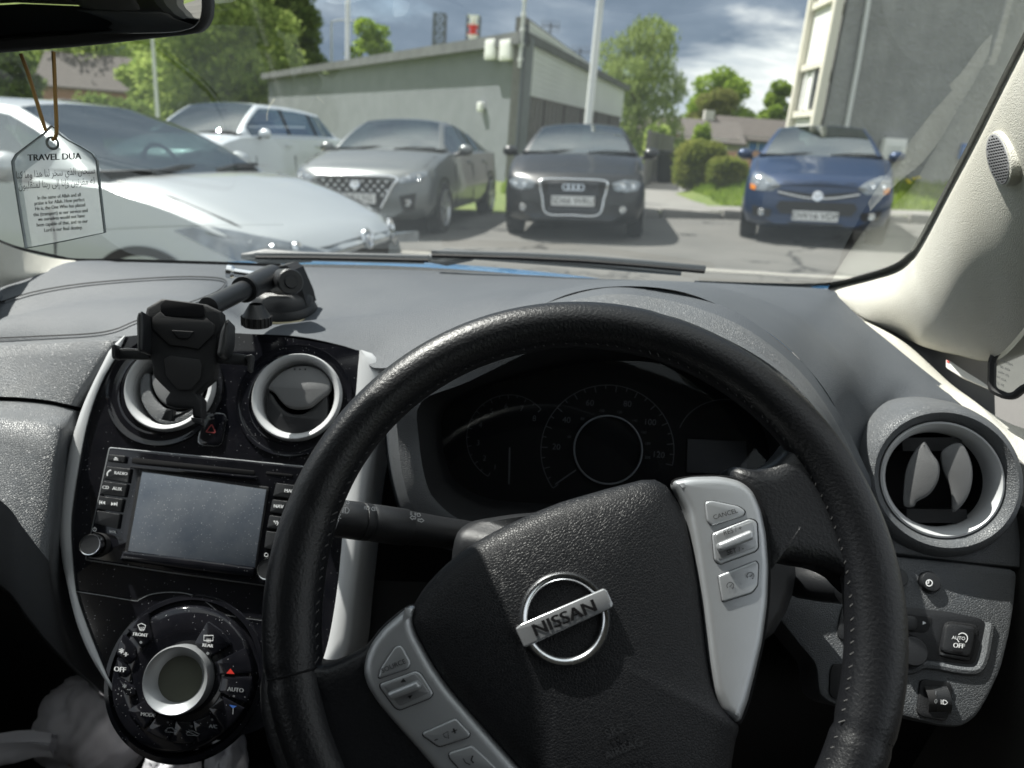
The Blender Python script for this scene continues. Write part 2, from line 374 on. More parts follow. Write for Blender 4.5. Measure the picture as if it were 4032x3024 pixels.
mat('ink', (0.012, 0.012, 0.013), .6); mat('white_ink', (.80, .81, .82), .6); mat('grey_ink', (.22, .23, .24), .6); mat('dim_ink', (.075, .078, .082), .6)
mat('red_ink', (.62, .03, .02), .5); mat('dark_red', (.20, .02, .02), .5); mat('blue_ink', (.03, .10, .35), .5)
mat('cream', (0.57, 0.56, 0.505), .62, spec=.35, bump=('noise', 900, .0010), vary=(9, .3, (0.52, 0.505, 0.445)))
mat('grey_trim', (.26, .26, .27), .6)
mat('screen', (0.080, 0.096, 0.122), .22, spec=.5, specks=(520, .20, (.30, .31, .33)), vary=(26, .35, (0.135, 0.150, 0.172)))
mat('lcd', (0.085, 0.09, 0.07), .25, specks=(520, .05, (.4, .4, .38)))
mat('rubber', (0.012, 0.012, 0.013), .7)
mat('gel', (.62, .55, .36), .35)
mat('headliner', (.34, .33, .30), .9); mat('fabric', (.055, .053, .048), .95, bump=('noise', 700, .001)); mat('carpet', (.012, .012, .014), 1.0)
mat('mirror_glass', (.80, .81, .78), .015, metal=1.0)
mat('card', (.75, .74, .70), .6)
mat('wiper', (.045, .050, .055), .5, spec=.5)
mat('gold_cord', (.30, .17, .045), .4, metal=.4)
def glass_mat(name, tint, gloss, dust, rough=.0, dcol=(.8, .82, .80)):
    m = bpy.data.materials.new(name); m.use_nodes = True; nt = m.node_tree; n = nt.nodes; L = nt.links; n.clear()
    out = n.new('ShaderNodeOutputMaterial'); tr = n.new('ShaderNodeBsdfTransparent'); tr.inputs[0].default_value = (*tint, 1)
    gl = n.new('ShaderNodeBsdfGlossy'); gl.inputs['Roughness'].default_value = rough; gl.inputs['Color'].default_value = (.9, .95, .95, 1)
    fr = n.new('ShaderNodeFresnel'); fr.inputs['IOR'].default_value = 1.5
    mu = n.new('ShaderNodeMath'); mu.operation = 'MULTIPLY'; mu.inputs[1].default_value = gloss; L.new(fr.outputs[0], mu.inputs[0])
    a = n.new('ShaderNodeMixShader'); L.new(mu.outputs[0], a.inputs[0]); L.new(tr.outputs[0], a.inputs[1]); L.new(gl.outputs[0], a.inputs[2])
    df = n.new('ShaderNodeBsdfTranslucent'); df.inputs[0].default_value = (*dcol, 1); d2 = n.new('ShaderNodeBsdfDiffuse'); d2.inputs[0].default_value = (*dcol, 1)
    dd = n.new('ShaderNodeMixShader'); L.new(df.outputs[0], dd.inputs[1]); L.new(d2.outputs[0], dd.inputs[2])
    tc = n.new('ShaderNodeTexCoord'); t = n.new('ShaderNodeTexNoise'); t.inputs['Scale'].default_value = 7; t.inputs['Detail'].default_value = 8; t.inputs['Roughness'].default_value = .65; L.new(tc.outputs['Object'], t.inputs['Vector'])
    vo = n.new('ShaderNodeTexVoronoi'); vo.inputs['Scale'].default_value = 130; L.new(tc.outputs['Object'], vo.inputs['Vector'])
    sp = n.new('ShaderNodeMath'); sp.operation = 'LESS_THAN'; sp.inputs[1].default_value = .045; L.new(vo.outputs['Distance'], sp.inputs[0])
    s2 = n.new('ShaderNodeMath'); s2.operation = 'MULTIPLY'; s2.inputs[1].default_value = .16 if dust > 0 else 0; L.new(sp.outputs[0], s2.inputs[0])
    mm = n.new('ShaderNodeMath'); mm.operation = 'MULTIPLY_ADD'; mm.inputs[1].default_value = dust * 2; L.new(t.outputs['Fac'], mm.inputs[0]); L.new(s2.outputs[0], mm.inputs[2])
    b = n.new('ShaderNodeMixShader'); L.new(mm.outputs[0], b.inputs[0]); L.new(a.outputs[0], b.inputs[1]); L.new(dd.outputs[0], b.inputs[2])
    L.new(b.outputs[0], out.inputs[0]); MT[name] = m; return m
glass_mat('windscreen_glass', (.94, .965, .945), 1.15, .007)
glass_mat('quarter_glass', (.80, .83, .80), 1.0, .06)
glass_mat('acrylic', (.90, .93, .92), 1.6, .34, .05, (.92, .95, .96))
# =====================================================================  ground
mat('asphalt', (.092, .091, .085), .9, bump=('noise', 60, .005), vary=(.8, .45, (.140, .136, .126)), specks=(46, .06, (.16, .16, .15)), cracks=(.55, .022, (.035, .035, .033)))
mat('paving', (.17, .165, .155), .9, bump=('noise', 40, .004), vary=(2.5, .5, (.22, .215, .20)))
mat('kerb_stone', (.23, .222, .205), .85, vary=(4, .5, (.17, .165, .155)))
mat('lawn', (.085, .135, .030), .95, vary=(2.2, .5, (.16, .19, .05)), bump=('noise', 30, .03))
mat('road_paint', (.36, .35, .31), .8, vary=(8, .6, (.22, .215, .20)))
mat('harl', (.185, .200, .220), .95, bump=('noise', 26, .03), vary=(1.4, .6, (.245, .262, .282)))
mat('harl_dark', (.265, .270, .270), .95, bump=('noise', 16, .06), vary=(2.6, .5, (.36, .364, .36)), streak=(1.4, .45, (.20, .204, .204)))
mat('roof_felt', (.09, .095, .10), .8, vary=(2, .5, (.17, .175, .18)))
mat('white_board', (.74, .76, .77), .6, vary=(1.0, .4, (.66, .68, .69))); mat('timber', (.15, .145, .14), .85, vary=(9, .6, (.25, .24, .235))); mat('dark_timber', (.05, .045, .042), .85)
mat('white_paint', (.78, .78, .76), .5); mat('cream_paint', (.70, .67, .58), .6); mat('window_dark', (.03, .035, .04), .06, spec=.6); mat('blind', (.80, .80, .78), .6)
mat('tile_brown', (.075, .064, .057), .85, vary=(3, .5, (.10, .086, .076)), bump=('noise', 12, .03)); mat('tile_grey', (.085, .075, .068), .85, vary=(3, .5, (.115, .10, .09))); mat('brick', (.26, .13, .09), .9, vary=(6, .6, (.33, .18, .12))); mat('render', (.60, .58, .54), .85); mat('old_render', (.36, .345, .32), .9)
mat('steel', (.62, .63, .63), .45, metal=.2); mat('dark_steel', (.09, .10, .12), .5); mat('bark', (.10, .08, .06), .95, bump=('noise', 20, .03))
mat('fence_brown', (.15, .085, .055), .85, vary=(5, .6, (.20, .12, .08))); mat('blue_sign', (.04, .14, .40), .5); mat('paper', (.74, .75, .73), .5); mat('bin_black', (.02, .022, .025), .5)
mat('ochre', (.62, .40, .16), .7); mat('flower', (.85, .68, .02), .6)
gm = MB(); xs = [-400, -150, -60, -30] + [-20 + 1.25 * i for i in range(33)] + [30, 60, 150, 400]; ys = [-60, -20] + [-8 + 1.0 * i for i in range(40)] + [45, 70, 120, 250, 600, 1400]
gm.grid([[(x, y, gz(x) - .03 - (.02 if abs(x) > 20 or y > 33 else 0)) for x in xs] for y in ys], MT['lawn']); o = gm.build('ground', None, smooth=60); tag(o, 'grassy ground around the car park', 'ground', kind='structure')
def sheet(pts, mt, dz, name, label, n=10):
    m = MB(); a, b, c, d = [V((p[0], p[1], 0)) for p in pts]; rows = []
    for i in range(n + 1):
        l, r = a.lerp(d, i / n), b.lerp(c, i / n); rows.append([(q.x, q.y, gz(q.x) + dz) for q in [l.lerp(r, j / 24) for j in range(25)]])
    m.grid(rows, MT[mt]); o = m.build(name, None); return tag(o, label, name.replace('_', ' '), kind='structure')
sheet([(-9, -8), (16, -8), (16, 12.5), (-9, 12.5)], 'asphalt', 0, 'car_park', 'grey tarmac car park under the parked cars')
KY = 12.4
m = MB()
for k in range(13):
    x0 = 0.2 + k * 1.0; m.rbox((x0 + .49, KY + .08, gz(x0 + .5) + .045), (.975, .16, .16), MT['kerb_stone'], r=.02)
o = m.build('kerb', None); tag(o, 'pale concrete kerb at the back of the car park', 'kerb', kind='structure')
sheet([(.2, KY + .16), (14, KY + .16), (14, KY + 1.2), (.2, KY + 1.2)], 'paving', .115, 'pavement', 'grey pavement behind the kerb')
sheet([(1.6, KY + 1.5), (3.3, KY + 1.5), (5.5, 30), (3.7, 30)], 'paving', .06, 'path', 'footpath running back between the fence and the bushes')
a, b = ground(f_(800, 541)), ground(f_(2000, 612)); dr = (b - a).normalized(); sd = V((-dr.y, dr.x, 0)) * .085; a -= dr * 3; b += dr * 2
m = MB(); m.grid([[(p.x, p.y, gz(p.x) + .006) for p in [(a - sd).lerp(b - sd, k / 20) for k in range(21)]], [(p.x, p.y, gz(p.x) + .006) for p in [(a + sd).lerp(b + sd, k / 20) for k in range(21)]]], MT['road_paint']); o = m.build('painted_line', None); tag(o, 'worn pale painted line across the tarmac just beyond the bonnet', 'road marking', kind='structure')
# =====================================================================  buildings
def wallbox(m, p0, p1, z0, z1a, z1b, th, mt):      # a wall from p0 to p1, top heights at both ends, thickness to the left of p0->p1
    p0, p1 = V((*p0, 0)), V((*p1, 0)); d = (p1 - p0).normalized(); nn = V((-d.y, d.x, 0)) * th; q = []
    for off in (V(), nn):
        q += [p0 + off + V((0, 0, z0)), p1 + off + V((0, 0, z0)), p1 + off + V((0, 0, z1b)), p0 + off + V((0, 0, z1a))]
    m.add(q, [[0, 1, 2, 3], [7, 6, 5, 4], [0, 4, 5, 1], [1, 5, 6, 2], [2, 6, 7, 3], [3, 7, 4, 0]], MT[mt])
C0 = at(f_(1125, 210), 21.7); C0.z = 0
CLt = C0 + V((-.53, .848, 0)) * 28.0; CRt = at(f_(1343, 230), 33.0); CRt.z = 0
ZC = at(f_(1130, 66), 21.4).z - .02; ZL = at(f_(567, 158), CLt.y - .3).z
hb = empty('community_hall', C0, 'long low grey roughcast hall with a sloping roof and a white boarded end', 'building')
dl, drr = (CLt - C0).normalized(), (CRt - C0).normalized(); nl = V((dl.y, -dl.x, 0)); nl = -nl if nl.y > 0 else nl; nr_ = V((drr.y, -drr.x, 0)); nr_ = -nr_ if nr_.y > 0 else nr_
zt = lambda s: ZC + (ZL - ZC) * s / 28.0
m = MB(); wallbox(m, CLt.xy, C0.xy, -.8, zt(28) - .12, zt(0) - .12, .3, 'harl'); m.build('gable_wall', hb)
m = MB(); wallbox(m, C0.xy, CRt.xy, -.2, 4.2, 3.4, .3, 'timber'); m.build('side_wall', hb)
m = MB(); m.grid([[C0 + nr_ * .05 + V((0, 0, 2.30)) + drr * .12, CRt + nr_ * .05 + V((0, 0, 2.27))], [C0 + nr_ * .05 + drr * .12 + V((0, 0, 4.12)), CRt + nr_ * .05 + V((0, 0, 3.36))]], MT['white_board'])
for k in range(1, 12):
    p, q_ = (C0 + drr * .12).lerp(CRt, 0), CRt; zl = 2.3 + 1.82 * k / 12; zr = 2.27 + 1.09 * k / 12
    m.tube([p + nr_ * .055 + V((0, 0, zl)), q_ + nr_ * .055 + V((0, 0, zr))], .010, MT['white_board'], 5)
m.build('white_cladding', hb)
m = MB()
for k in range(1, 30):
    p = C0.lerp(CRt, k / 30) + nr_ * .02; m.box(p + V((0, 0, 1.6)), (.05, .05, 1.3), MT['timber' if k % 5 else 'dark_timber'])
m.build('timber_boarding', hb)
m = MB(); eo = .30
rf = lambda s, o, z: C0 + dl * s + nl * o + V((0, 0, zt(s) + z))
fp = [(-.25, eo), (28.4, eo)]
m.grid([[rf(28.4, eo, -.30), rf(-.2, eo, -.30)], [rf(28.4, eo, 0), rf(-.2, eo, 0)]], MT['roof_felt'])
m.grid([[rf(28.4, eo, -.30), rf(-.2, eo, -.30)], [rf(28.4, -.1, -.30), rf(-.2, -.1, -.30)]], MT['roof_felt'], flip=True)
ce, le, re_ = rf(-.2, eo, 0), rf(28.4, eo, 0), CRt + nr_ * .2 + drr * .3 + V((0, 0, 3.50)); ce2 = C0 + nr_ * .2 + nl * .12 + V((0, 0, ZC + .02))
bk = CLt + (CRt - C0) + V((0, 0, 2.6)); m.grid([[le, ce2], [bk, re_]], MT['roof_felt'])
m.grid([[ce2 - V((0, 0, .24)), re_ - V((0, 0, .18))], [ce2, re_]], MT['roof_felt']); m.grid([[ce2 - V((0, 0, .24)), re_ - V((0, 0, .18))], [ce2 - V((0, 0, .24)) - nr_ * .2, re_ - V((0, 0, .18)) - nr_ * .2]], MT['roof_felt'], flip=True); m.build('roof', hb, smooth=0)
def onhall(px, o=.02): return Plane(C0 + nl * o, nl).hit(px)
axl = (-dl, V((0, 0, 1)), nl)
for c_, sz in ((z2(1318, 308), (.55, .52, .14)), (z2(1412, 312), (.58, .52, .14)), (z2(290, 432), (.34, .34, .2)), (z2(1252, 665), (.26, .26, .12))):
    m = MB(); p = onhall(c_, .25 if sz[0] > .5 else .1); m.rbox(p, sz, MT['white_paint'], axl, r=.04); m.rbox(p + nl * (sz[2] * .5), (sz[0] * .8, sz[1] * .7, .02), MT['paper'], axl, r=.03); m.box(p - nl * .12, (.06, .06, .24), MT['steel'], axl); m.build('wall_lamp', hb)
m = MB(); p = onhall(z2(1516, 560)); pp = onhall(z2(1520, 230), .06); m.tube([V((p.x, p.y, -.2)) + nl * .06, V((p.x, p.y, 4.0)) + nl * .06], .055, MT['dark_steel'], 8); m.build('downpipe', hb)
m = MB(); p = onhall(z2(1495, 420), .2); 
m.tube([p, p + V((0, 0, 3.8))], .045, MT['steel'], 8)
for k in range(10): m.box(p + V((0, 0, .2 + .36 * k)), (.16, .08, .07), MT['steel'], axl)
o = m.build('aerial_pole', hb)
# flats on the right
CF = at((3266, 250), 15.6); CF.z = 0
fb = empty('block_of_flats', CF, 'tall block of flats with a blank grey harled gable and white framed side windows', 'building')
xd, yd = V((.995, .10, 0)).normalized(), V((.02, 1, 0)).normalized()
P_ = lambda a, b, z: CF + xd * a + yd * b + V((0, 0, z))
nfl = V((xd.y, -xd.x, 0))
m = MB(); m.grid([[P_(.12, 0, -.3), P_(12, 0, -.3)], [P_(.12, 0, 9), P_(12, 0, 9)]], MT['harl_dark']); m.grid([[P_(12, 0, -.3), P_(12, 9, -.3)], [P_(12, 0, 9), P_(12, 9, 9)]], MT['harl_dark']); m.grid([[P_(4, 1.75, -.3), P_(.12, 1.75, -.3), P_(.12, .05, -.3)], [P_(4, 1.75, 9), P_(.12, 1.75, 9), P_(.12, .05, 9)]], MT['harl_dark']); m.build('gable_wall', fb, smooth=0)
m = MB(); m.grid([[P_(-.3, -.3, 9), P_(12.3, -.3, 9)], [P_(-.3, 9.3, 9), P_(12.3, 9.3, 9)]], MT['roof_felt']); m.build('roof', fb)
ay = (yd, V((0, 0, 1)), V((-1, 0, 0)))
m = MB()
for b_c in (.10, 1.66): m.box(P_(-.02, b_c, 4.3), (.15, 9.4, .16), MT['cream_paint'], ay)
SS_ = Plane(P_(.02, .9, 0), V((-1, 0, 0))); zs = [SS_.hit(z3(*q)).z for q in ((985, 700), (1000, 645), (1035, 372), (1060, 25))]
for z in (zs[1], zs[2], zs[3]): m.box(P_(.02, .88, z), (1.32, .12, .14), MT['cream_paint'], ay)
m.build('cream_frame', fb)
for z0, z1_, kind in ((.3, zs[1] - .08, 'p'), (zs[1] + .07, zs[2] - .07, 'w'), (zs[2] + .07, zs[3] - .07, 'p'), (zs[3] + .07, zs[3] + 1.4, 'w'), (zs[3] + 1.5, zs[3] + 2.8, 'p')):
    m = MB(); m.box(P_(.06, .88, (z0 + z1_) / 2), (1.32, z1_ - z0, .05), MT['blind' if kind == 'p' else 'window_dark'], ay)
    if kind == 'w':
        for b in (.30, .75, 1.2): m.box(P_(.03, b + .08, (z0 + z1_) / 2), (.07, z1_ - z0, .07), MT['white_paint'], ay)
        m.box(P_(.045, 1.22, (z0 + z1_) / 2), (.5, z1_ - z0 - .05, .03), MT['blind'], ay)
    else:
        for k in range(1, 1): m.box(P_(.03, .88, z0 + (z1_ - z0) * k / 12), (1.28, .02, .02), MT['cream_paint'], ay)
    m.build('window' if kind == 'w' else 'cladding_panel', fb)
SF = Plane(CF, nfl)
m = MB(); m.tube([SF.hit(z3(1335, -40), .06), SF.hit(z3(1268, 365), .06), SF.hit(z3(1205, 700), .06), SF.hit(z3(1190, 800), .06)], .045, MT['steel'], 10); m.build('downpipe', fb)
m = MB(); q0 = SF.hit(z3(1480, 1000)); m.grid([[P_(2.9, -.03, -.3), P_(12, -.03, -.3)], [P_(2.9, -.03, q0.z), P_(12, -.03, q0.z)]], MT['roof_felt']); m.build('plinth', fb)
e = empty('notice_board', SF.hit(z3(1470, 1000)), 'white framed notice board fixed low on the grey gable behind the blue car', 'notice board')
m = MB(); plate(m, zz_(z3, [(1428, 782), (1552, 790), (1530, 925), (1398, 918)]), SF, MT['white_paint'], .16, .14, .02); m.build('frame', e)
m = MB(); plate(m, rpoly(zz_(z3, [(1445, 812), (1540, 818), (1522, 905), (1424, 900)]), 8), SF, MT['paper'], .175, .01, .004)
for k in range(3): ribbon(m, zz_(z3, [(1450 - 6 * k, 838 + 20 * k), (1515 - 6 * k, 842 + 20 * k)]), SF, 2.5, MT['grey_ink'], .18)
m.build('poster', e)
e = empty('blue_sign', SF.hit(z3(1890, 870)), 'small blue sign on the gable seen through the windscreen edge', 'sign')
m = MB(); plate(m, zz_(z3, [(1868, 815), (1930, 822), (1915, 915), (1845, 905)]), SF, MT['blue_sign'], .10, .08, .01); ribbon(m, zz_(z3, [(1875, 850), (1905, 853)]), SF, 5, MT['paper'], .105); ribbon(m, zz_(z3, [(1868, 875), (1900, 878)]), SF, 5, MT['paper'], .105); m.build('panel', e)
def house(name, label, c, w_, d_, hw, hr, rot, wall, roof, wins, group=None):
    e = empty(name, c, label, 'house', group); ux, uy = V((cos(rot), sin(rot), 0)), V((-sin(rot), cos(rot), 0)); Q = lambda x, y, z: V(c) + ux * x + uy * y + V((0, 0, z))
    m = MB(); a, b = w_ / 2, d_ / 2
    m.add([Q(-a, -b, -1), Q(a, -b, -1), Q(a, b, -1), Q(-a, b, -1), Q(-a, -b, hw), Q(a, -b, hw), Q(a, b, hw), Q(-a, b, hw), Q(-a, 0, hr), Q(a, 0, hr)], [[0, 1, 5, 4], [1, 2, 6, 9, 5], [2, 3, 7, 6], [3, 0, 4, 8, 7]], MT[wall]); m.build('wall', e, smooth=0)
    m = MB(); o_ = .35
    for s in (-1, 1):
        m.add([Q(-a - o_, s * (b + o_), hw - .22), Q(a + o_, s * (b + o_), hw - .22), Q(a + o_, 0, hr + .08), Q(-a - o_, 0, hr + .08), Q(-a - o_, s * (b + o_), hw - .36), Q(a + o_, s * (b + o_), hw - .36), Q(a + o_, 0, hr - .06), Q(-a - o_, 0, hr - .06)], [[0, 1, 2, 3], [7, 6, 5, 4], [0, 4, 5, 1], [1, 5, 6, 2], [0, 3, 7, 4]], MT[roof])
    rf_ = m.build('roof', e, smooth=0)
    if name == 'bungalow' and roof == 'tile_grey': m = MB(); m.box(Q(a * .5, .2, hr + .2), (.6, .5, .9), MT['render']); m.build('chimney', rf_)
    for x, z, ww, hh, kind in wins:
        m = MB(); axq = (ux, V((0, 0, 1)), -uy); m.box(Q(x, -b - .03, z), (ww + .16, hh + .16, .08), MT['white_paint'], axq); m.box(Q(x, -b - .08, z), (ww, hh, .04), MT[{'w': 'window_dark', 'd': 'brick', 'b': 'blue_sign', 'k': 'dark_timber', 'o': 'ochre'}[kind]], axq)
        if kind in 'wb': m.box(Q(x, -b - .11, z), (.06, hh, .03), MT['white_paint'], axq)
        m.build('door' if kind in 'dk' else 'window', e)
    return e
def far(px, y, z=None): p = at(px, y); return V((p.x, p.y, z if z is not None else p.z))
p = far(f_(1500, 290), 46); house('bungalow', 'pale bungalow with a grey tiled roof and dark red door behind the round bush', (p.x, 50, -.3), 6.3, 5, 2.3, 3.3, -.04, 'old_render', 'tile_grey', [(-.9, 1.3, .9, 2.1, 'd'), (.5, 1.5, 1.0, 1.1, 'w'), (1.9, 1.6, .9, 1.1, 'w')])
p = far(f_(1645, 280), 52); house('bungalow', 'bungalow with a brown tiled roof and a blue curtained window beside the flats', (p.x, 52, -.1), 5.4, 5, 2.4, 3.5, -.02, 'old_render', 'tile_brown', [(-.75, 1.6, 1.1, .95, 'b'), (.75, 1.5, .7, 1.6, 'k'), (1.5, 1.6, .5, 1.1, 'w')])
p = far(f_(215, 170), 80); house('house', 'brown tiled brick house half hidden behind the far trees', (p.x, 80, -1.5), 9, 7, 4.2, 7.2, .15, 'brick', 'tile_brown', [(-2.6, 1.6, 1.6, 1.8, 'o'), (.5, 1.6, 1.6, 1.3, 'w'), (3, 1.6, 1.4, 1.3, 'w')])
def fence(name, label, p0, p1, h, mt, posts=8, slat=True):
    e = empty(name, p0, label, 'fence'); m = MB(); p0, p1 = V(p0), V(p1); L = (p1 - p0).length; d = (p1 - p0).normalized(); n = int(L / .16)
    ax_ = (d, V((-d.y, d.x, 0)).normalized(), V((0, 0, 1)))
    for k in range(n + 1): m.box(p0.lerp(p1, k / n) + V((0, 0, h / 2 + .01 * ((k * 7) % 3))), (.125, .025, h), MT[mt], ax_)
    m.build('board_panel', e)
    for k in range(posts): m = MB(); m.box(p0.lerp(p1, k / (posts - 1)) + V((0, .07, h / 2)), (.10, .09, h + .08), MT[mt], ax_); m.build('post', e)
p, q_ = far(f_(1565, 330), 30), far(f_(1672, 330), 27); fence('board_fence', 'reddish brown board fence below the brown roofed bungalow', (p.x, 30, .2), (q_.x, 27, .3), 1.05, 'fence_brown', 4)
p, q_ = far(f_(1392, 380), 19), far(f_(1452, 330), 34); fence('board_fence', 'weathered grey timber fence along the path behind the black car', (p.x, 19, .1), (q_.x, 34, .2), 1.45, 'timber', 6)
p, q_ = far(f_(60, 225), 40), far(f_(330, 235), 40); fence('board_fence', 'dark timber fence under the far trees', (p.x, 40, -.7), (q_.x, 40, -.7), 1.3, 'dark_timber', 8)
# =====================================================================  trees and bushes
def leaf_mat(name, c1, c2, sc_=1.3):
    m = bpy.data.materials.new(name); m.use_nodes = True; nt = m.node_tree; n = nt.nodes; L = nt.links; n.clear()
    out = n.new('ShaderNodeOutputMaterial'); df = n.new('ShaderNodeBsdfDiffuse'); tr = n.new('ShaderNodeBsdfTranslucent'); mx = n.new('ShaderNodeMixShader'); mx.inputs[0].default_value = .58
    tc = n.new('ShaderNodeTexCoord'); no = n.new('ShaderNodeTexNoise'); no.inputs['Scale'].default_value = sc_; no.inputs['Detail'].default_value = 5; L.new(tc.outputs['Object'], no.inputs['Vector'])
    r = n.new('ShaderNodeValToRGB'); r.color_ramp.elements[0].position = .35; r.color_ramp.elements[0].color = (*c1, 1); r.color_ramp.elements[1].position = .68; r.color_ramp.elements[1].color = (*c2, 1); L.new(no.outputs['Fac'], r.inputs[0])
    for s in (df, tr): L.new(r.outputs[0], s.inputs[0])
    L.new(df.outputs[0], mx.inputs[1]); L.new(tr.outputs[0], mx.inputs[2]); L.new(mx.outputs[0], out.inputs[0]); MT[name] = m
leaf_mat('leaf_dark', (.095, .15, .04), (.23, .30, .085)); leaf_mat('leaf_mid', (.20, .285, .075), (.45, .54, .16)); leaf_mat('leaf_bright', (.16, .25, .035), (.33, .43, .08)); leaf_mat('leaf_willow', (.17, .23, .07), (.33, .40, .15)); leaf_mat('leaf_hedge', (.15, .19, .04), (.30, .31, .08), 1.6); leaf_mat('leaf_olive', (.13, .14, .04), (.22, .23, .08))
def crown(m, clumps, mt, n, s, rng, droop=0, sq=1.0):
    tot = sum(a * b * c for _, (a, b, c) in clumps)
    for c, r in clumps:
        c = V(c)
        for _ in range(max(20, int(n * r[0] * r[1] * r[2] / tot))):
            while True:
                d = V((rng.uniform(-1, 1), rng.uniform(-1, 1), rng.uniform(-1, 1)))
                if .2 < d.length < 1: break
            d = d.normalized() * (d.length ** .45) * (1 + .10 * rng.gauss(0, 1))
            if sq != 1: d = V([math.copysign(abs(q) ** sq, q) for q in d])
            p = c + V((d.x * r[0], d.y * r[1], d.z * r[2])); a = V((rng.gauss(0, 1), rng.gauss(0, 1), rng.gauss(0, .7))).normalized(); b = a.cross(V((rng.gauss(0, 1), rng.gauss(0, 1), rng.gauss(0, 1)))).normalized(); k = s * rng.uniform(.6, 1.4)
            if droop: a = (a * .4 + V((0, 0, -1))).normalized(); b = a.cross(V((rng.gauss(0, 1), rng.gauss(0, 1), .1))).normalized()
            m.add([p - a * k * (1.8 if droop else 1), p + b * k * .55, p + a * k * (1.8 if droop else 1), p - b * k * .55], [[0, 1, 2, 3]], MT[mt])
def tree(name, label, base, h, w_, mt, seed, n=5000, s=.16, low=.3, group=None, droop=0, lobes=9, cat='tree'):
    rng = random.Random(seed); base = V(base); e = empty(name, base, label, cat, group); cl_ = []
    for k in range(lobes * 3):
        t = k / (lobes * 3 - 1); z = h * (low + (1 - low) * t); prof = sin(pi * min(1, .12 + .80 * t) ** .8) ** .7; a = rng.uniform(0, 2 * pi); rad = w_ * .5 * prof * rng.uniform(.25, .86); r = w_ * rng.uniform(.13, .23)
        cl_.append((base + V((cos(a) * rad, sin(a) * rad, z - r * .4)), (r, r, r * rng.uniform(.55, .8))))
    if name == 'bush': cl_ = [(base + V((0, 0, h * .48)), (w_ * .44, w_ * .44, h * .46))] + [(base + V((cos(q) * w_ * .25, sin(q) * w_ * .25, h * rng.uniform(.3, .7))), (w_ * .20,) * 3) for q in [k * .9 for k in range(7)]]
    if name != 'bush':
        m = MB(); m.tube([base - V((0, 0, .5)), base + V((.04 * h * .2, 0, h * .25)), base + V((.02 * h, .02 * h, h * .55)), base + V((0, 0, h * .8))], [w_ * .045, w_ * .032, w_ * .022, w_ * .008], MT['bark'], 9)
        for k in range(7):
            c = cl_[rng.randrange(len(cl_))][0]; z0 = h * rng.uniform(.25, .55); p0 = base + V((0, 0, z0)); m.tube([p0, p0.lerp(c, .5) + V((0, 0, h * .03)), c], [w_ * .018, w_ * .011, w_ * .004], MT['bark'], 6)
        m.build('trunk', e)
    m = MB(); crown(m, cl_, mt, n, s, rng, droop, .72 if name == 'bush' else 1.0); m.build('crown' if name != 'bush' else 'foliage', e, smooth=0); return e
def T(name, label, px, y, h_top, wpx, mt, seed, **k):   # crown top at px row h_top, width in picture px at distance y
    b = far(f_(px, 300), y); top = at(f_(px, h_top), y).z; z0 = k.pop('z0', -.6); tree(name, label, (b.x, y, z0), top - z0, wpx * y / 1610, mt, seed, **k)
G_T = 'trees behind the car park'
T('broadleaf_tree', 'tall mid green tree with drooping bright sprays behind the white estate car', 455, 52, -170, 330, 'leaf_mid', 1, n=36000, s=.17, low=.16, group=G_T, lobes=15)
T('broadleaf_tree', 'dark dense tree against the sky at the left end of the hall', 618, 60, -110, 200, 'leaf_dark', 2, n=26000, s=.19, low=.15, group=G_T, lobes=9)
T('broadleaf_tree', 'shaded tree left of the thin lamp post, behind the brick house', 352, 72, 40, 130, 'leaf_mid', 3, n=15000, s=.22, low=.1, group=G_T)
T('broadleaf_tree', 'tree behind the mirror, left of the brick house', 20, 50, 60, 170, 'leaf_dark', 4, n=15000, s=.17, low=.12, group=G_T)
T('broadleaf_tree', 'tall tree above the brick house, mostly hidden by the mirror', 190, 85, -30, 330, 'leaf_mid', 14, n=16000, s=.26, low=.25, group=G_T)
T('broadleaf_tree', 'small bright green tree poking above the hall roof', 800, 60, 48, 120, 'leaf_bright', 5, n=9000, s=.15, low=.2, group=G_T)
T('weeping_tree', 'feathery pale green weeping tree at the far end of the hall', 1366, 44, 50, 235, 'leaf_willow', 6, n=16000, s=.075, low=.12, droop=1, group=G_T, lobes=10)
T('broadleaf_tree', 'round bright green tree above the grey roofed bungalow', 1548, 70, 150, 165, 'leaf_bright', 7, n=14000, s=.18, low=.12, group=G_T)
T('broadleaf_tree', 'low olive green tree just above the bungalow ridge', 1545, 62, 195, 130, 'leaf_olive', 8, n=7000, s=.15, low=.2, group=G_T)
T('broadleaf_tree', 'small green tree close beside the flats', 1664, 60, 178, 85, 'leaf_bright', 9, n=8000, s=.15, low=.2, group=G_T)
T('bush', 'clipped round golden green bush with a rusty top beside the path', 1519, 17.6, 298, 112, 'leaf_hedge', 10, n=16000, s=.036, low=.18, z0=.35, cat='bush', lobes=12)
T('bush', 'smaller rounded yellow green bush next to the blue car', 1582, 15.9, 338, 86, 'leaf_hedge', 11, n=11000, s=.036, low=.18, z0=.55, cat='bush', lobes=10)
T('bush', 'dark hedge clump under the far trees', 250, 44, 205, 150, 'leaf_dark', 12, n=3000, s=.16, low=.2, z0=-.7, cat='bush')
T('bush', 'small green shrub in front of the grey roofed bungalow', 1515, 36, 262, 42, 'leaf_bright', 13, n=1500, s=.10, low=.15, z0=.3, cat='bush')
T('bush', 'low shrub at the foot of the weeping tree', 1420, 34, 262, 60, 'leaf_mid', 15, n=1500, s=.12, low=.15, z0=-.1, cat='bush')
rng = random.Random(4); m = MB()
bz = lambda x, y: gz(x) + .02 + (.05 + .46 * max(0, min(1, (y - KY - 1.25) / 1.9))) * max(0, min(1, (x - 3.3) / 1.3))
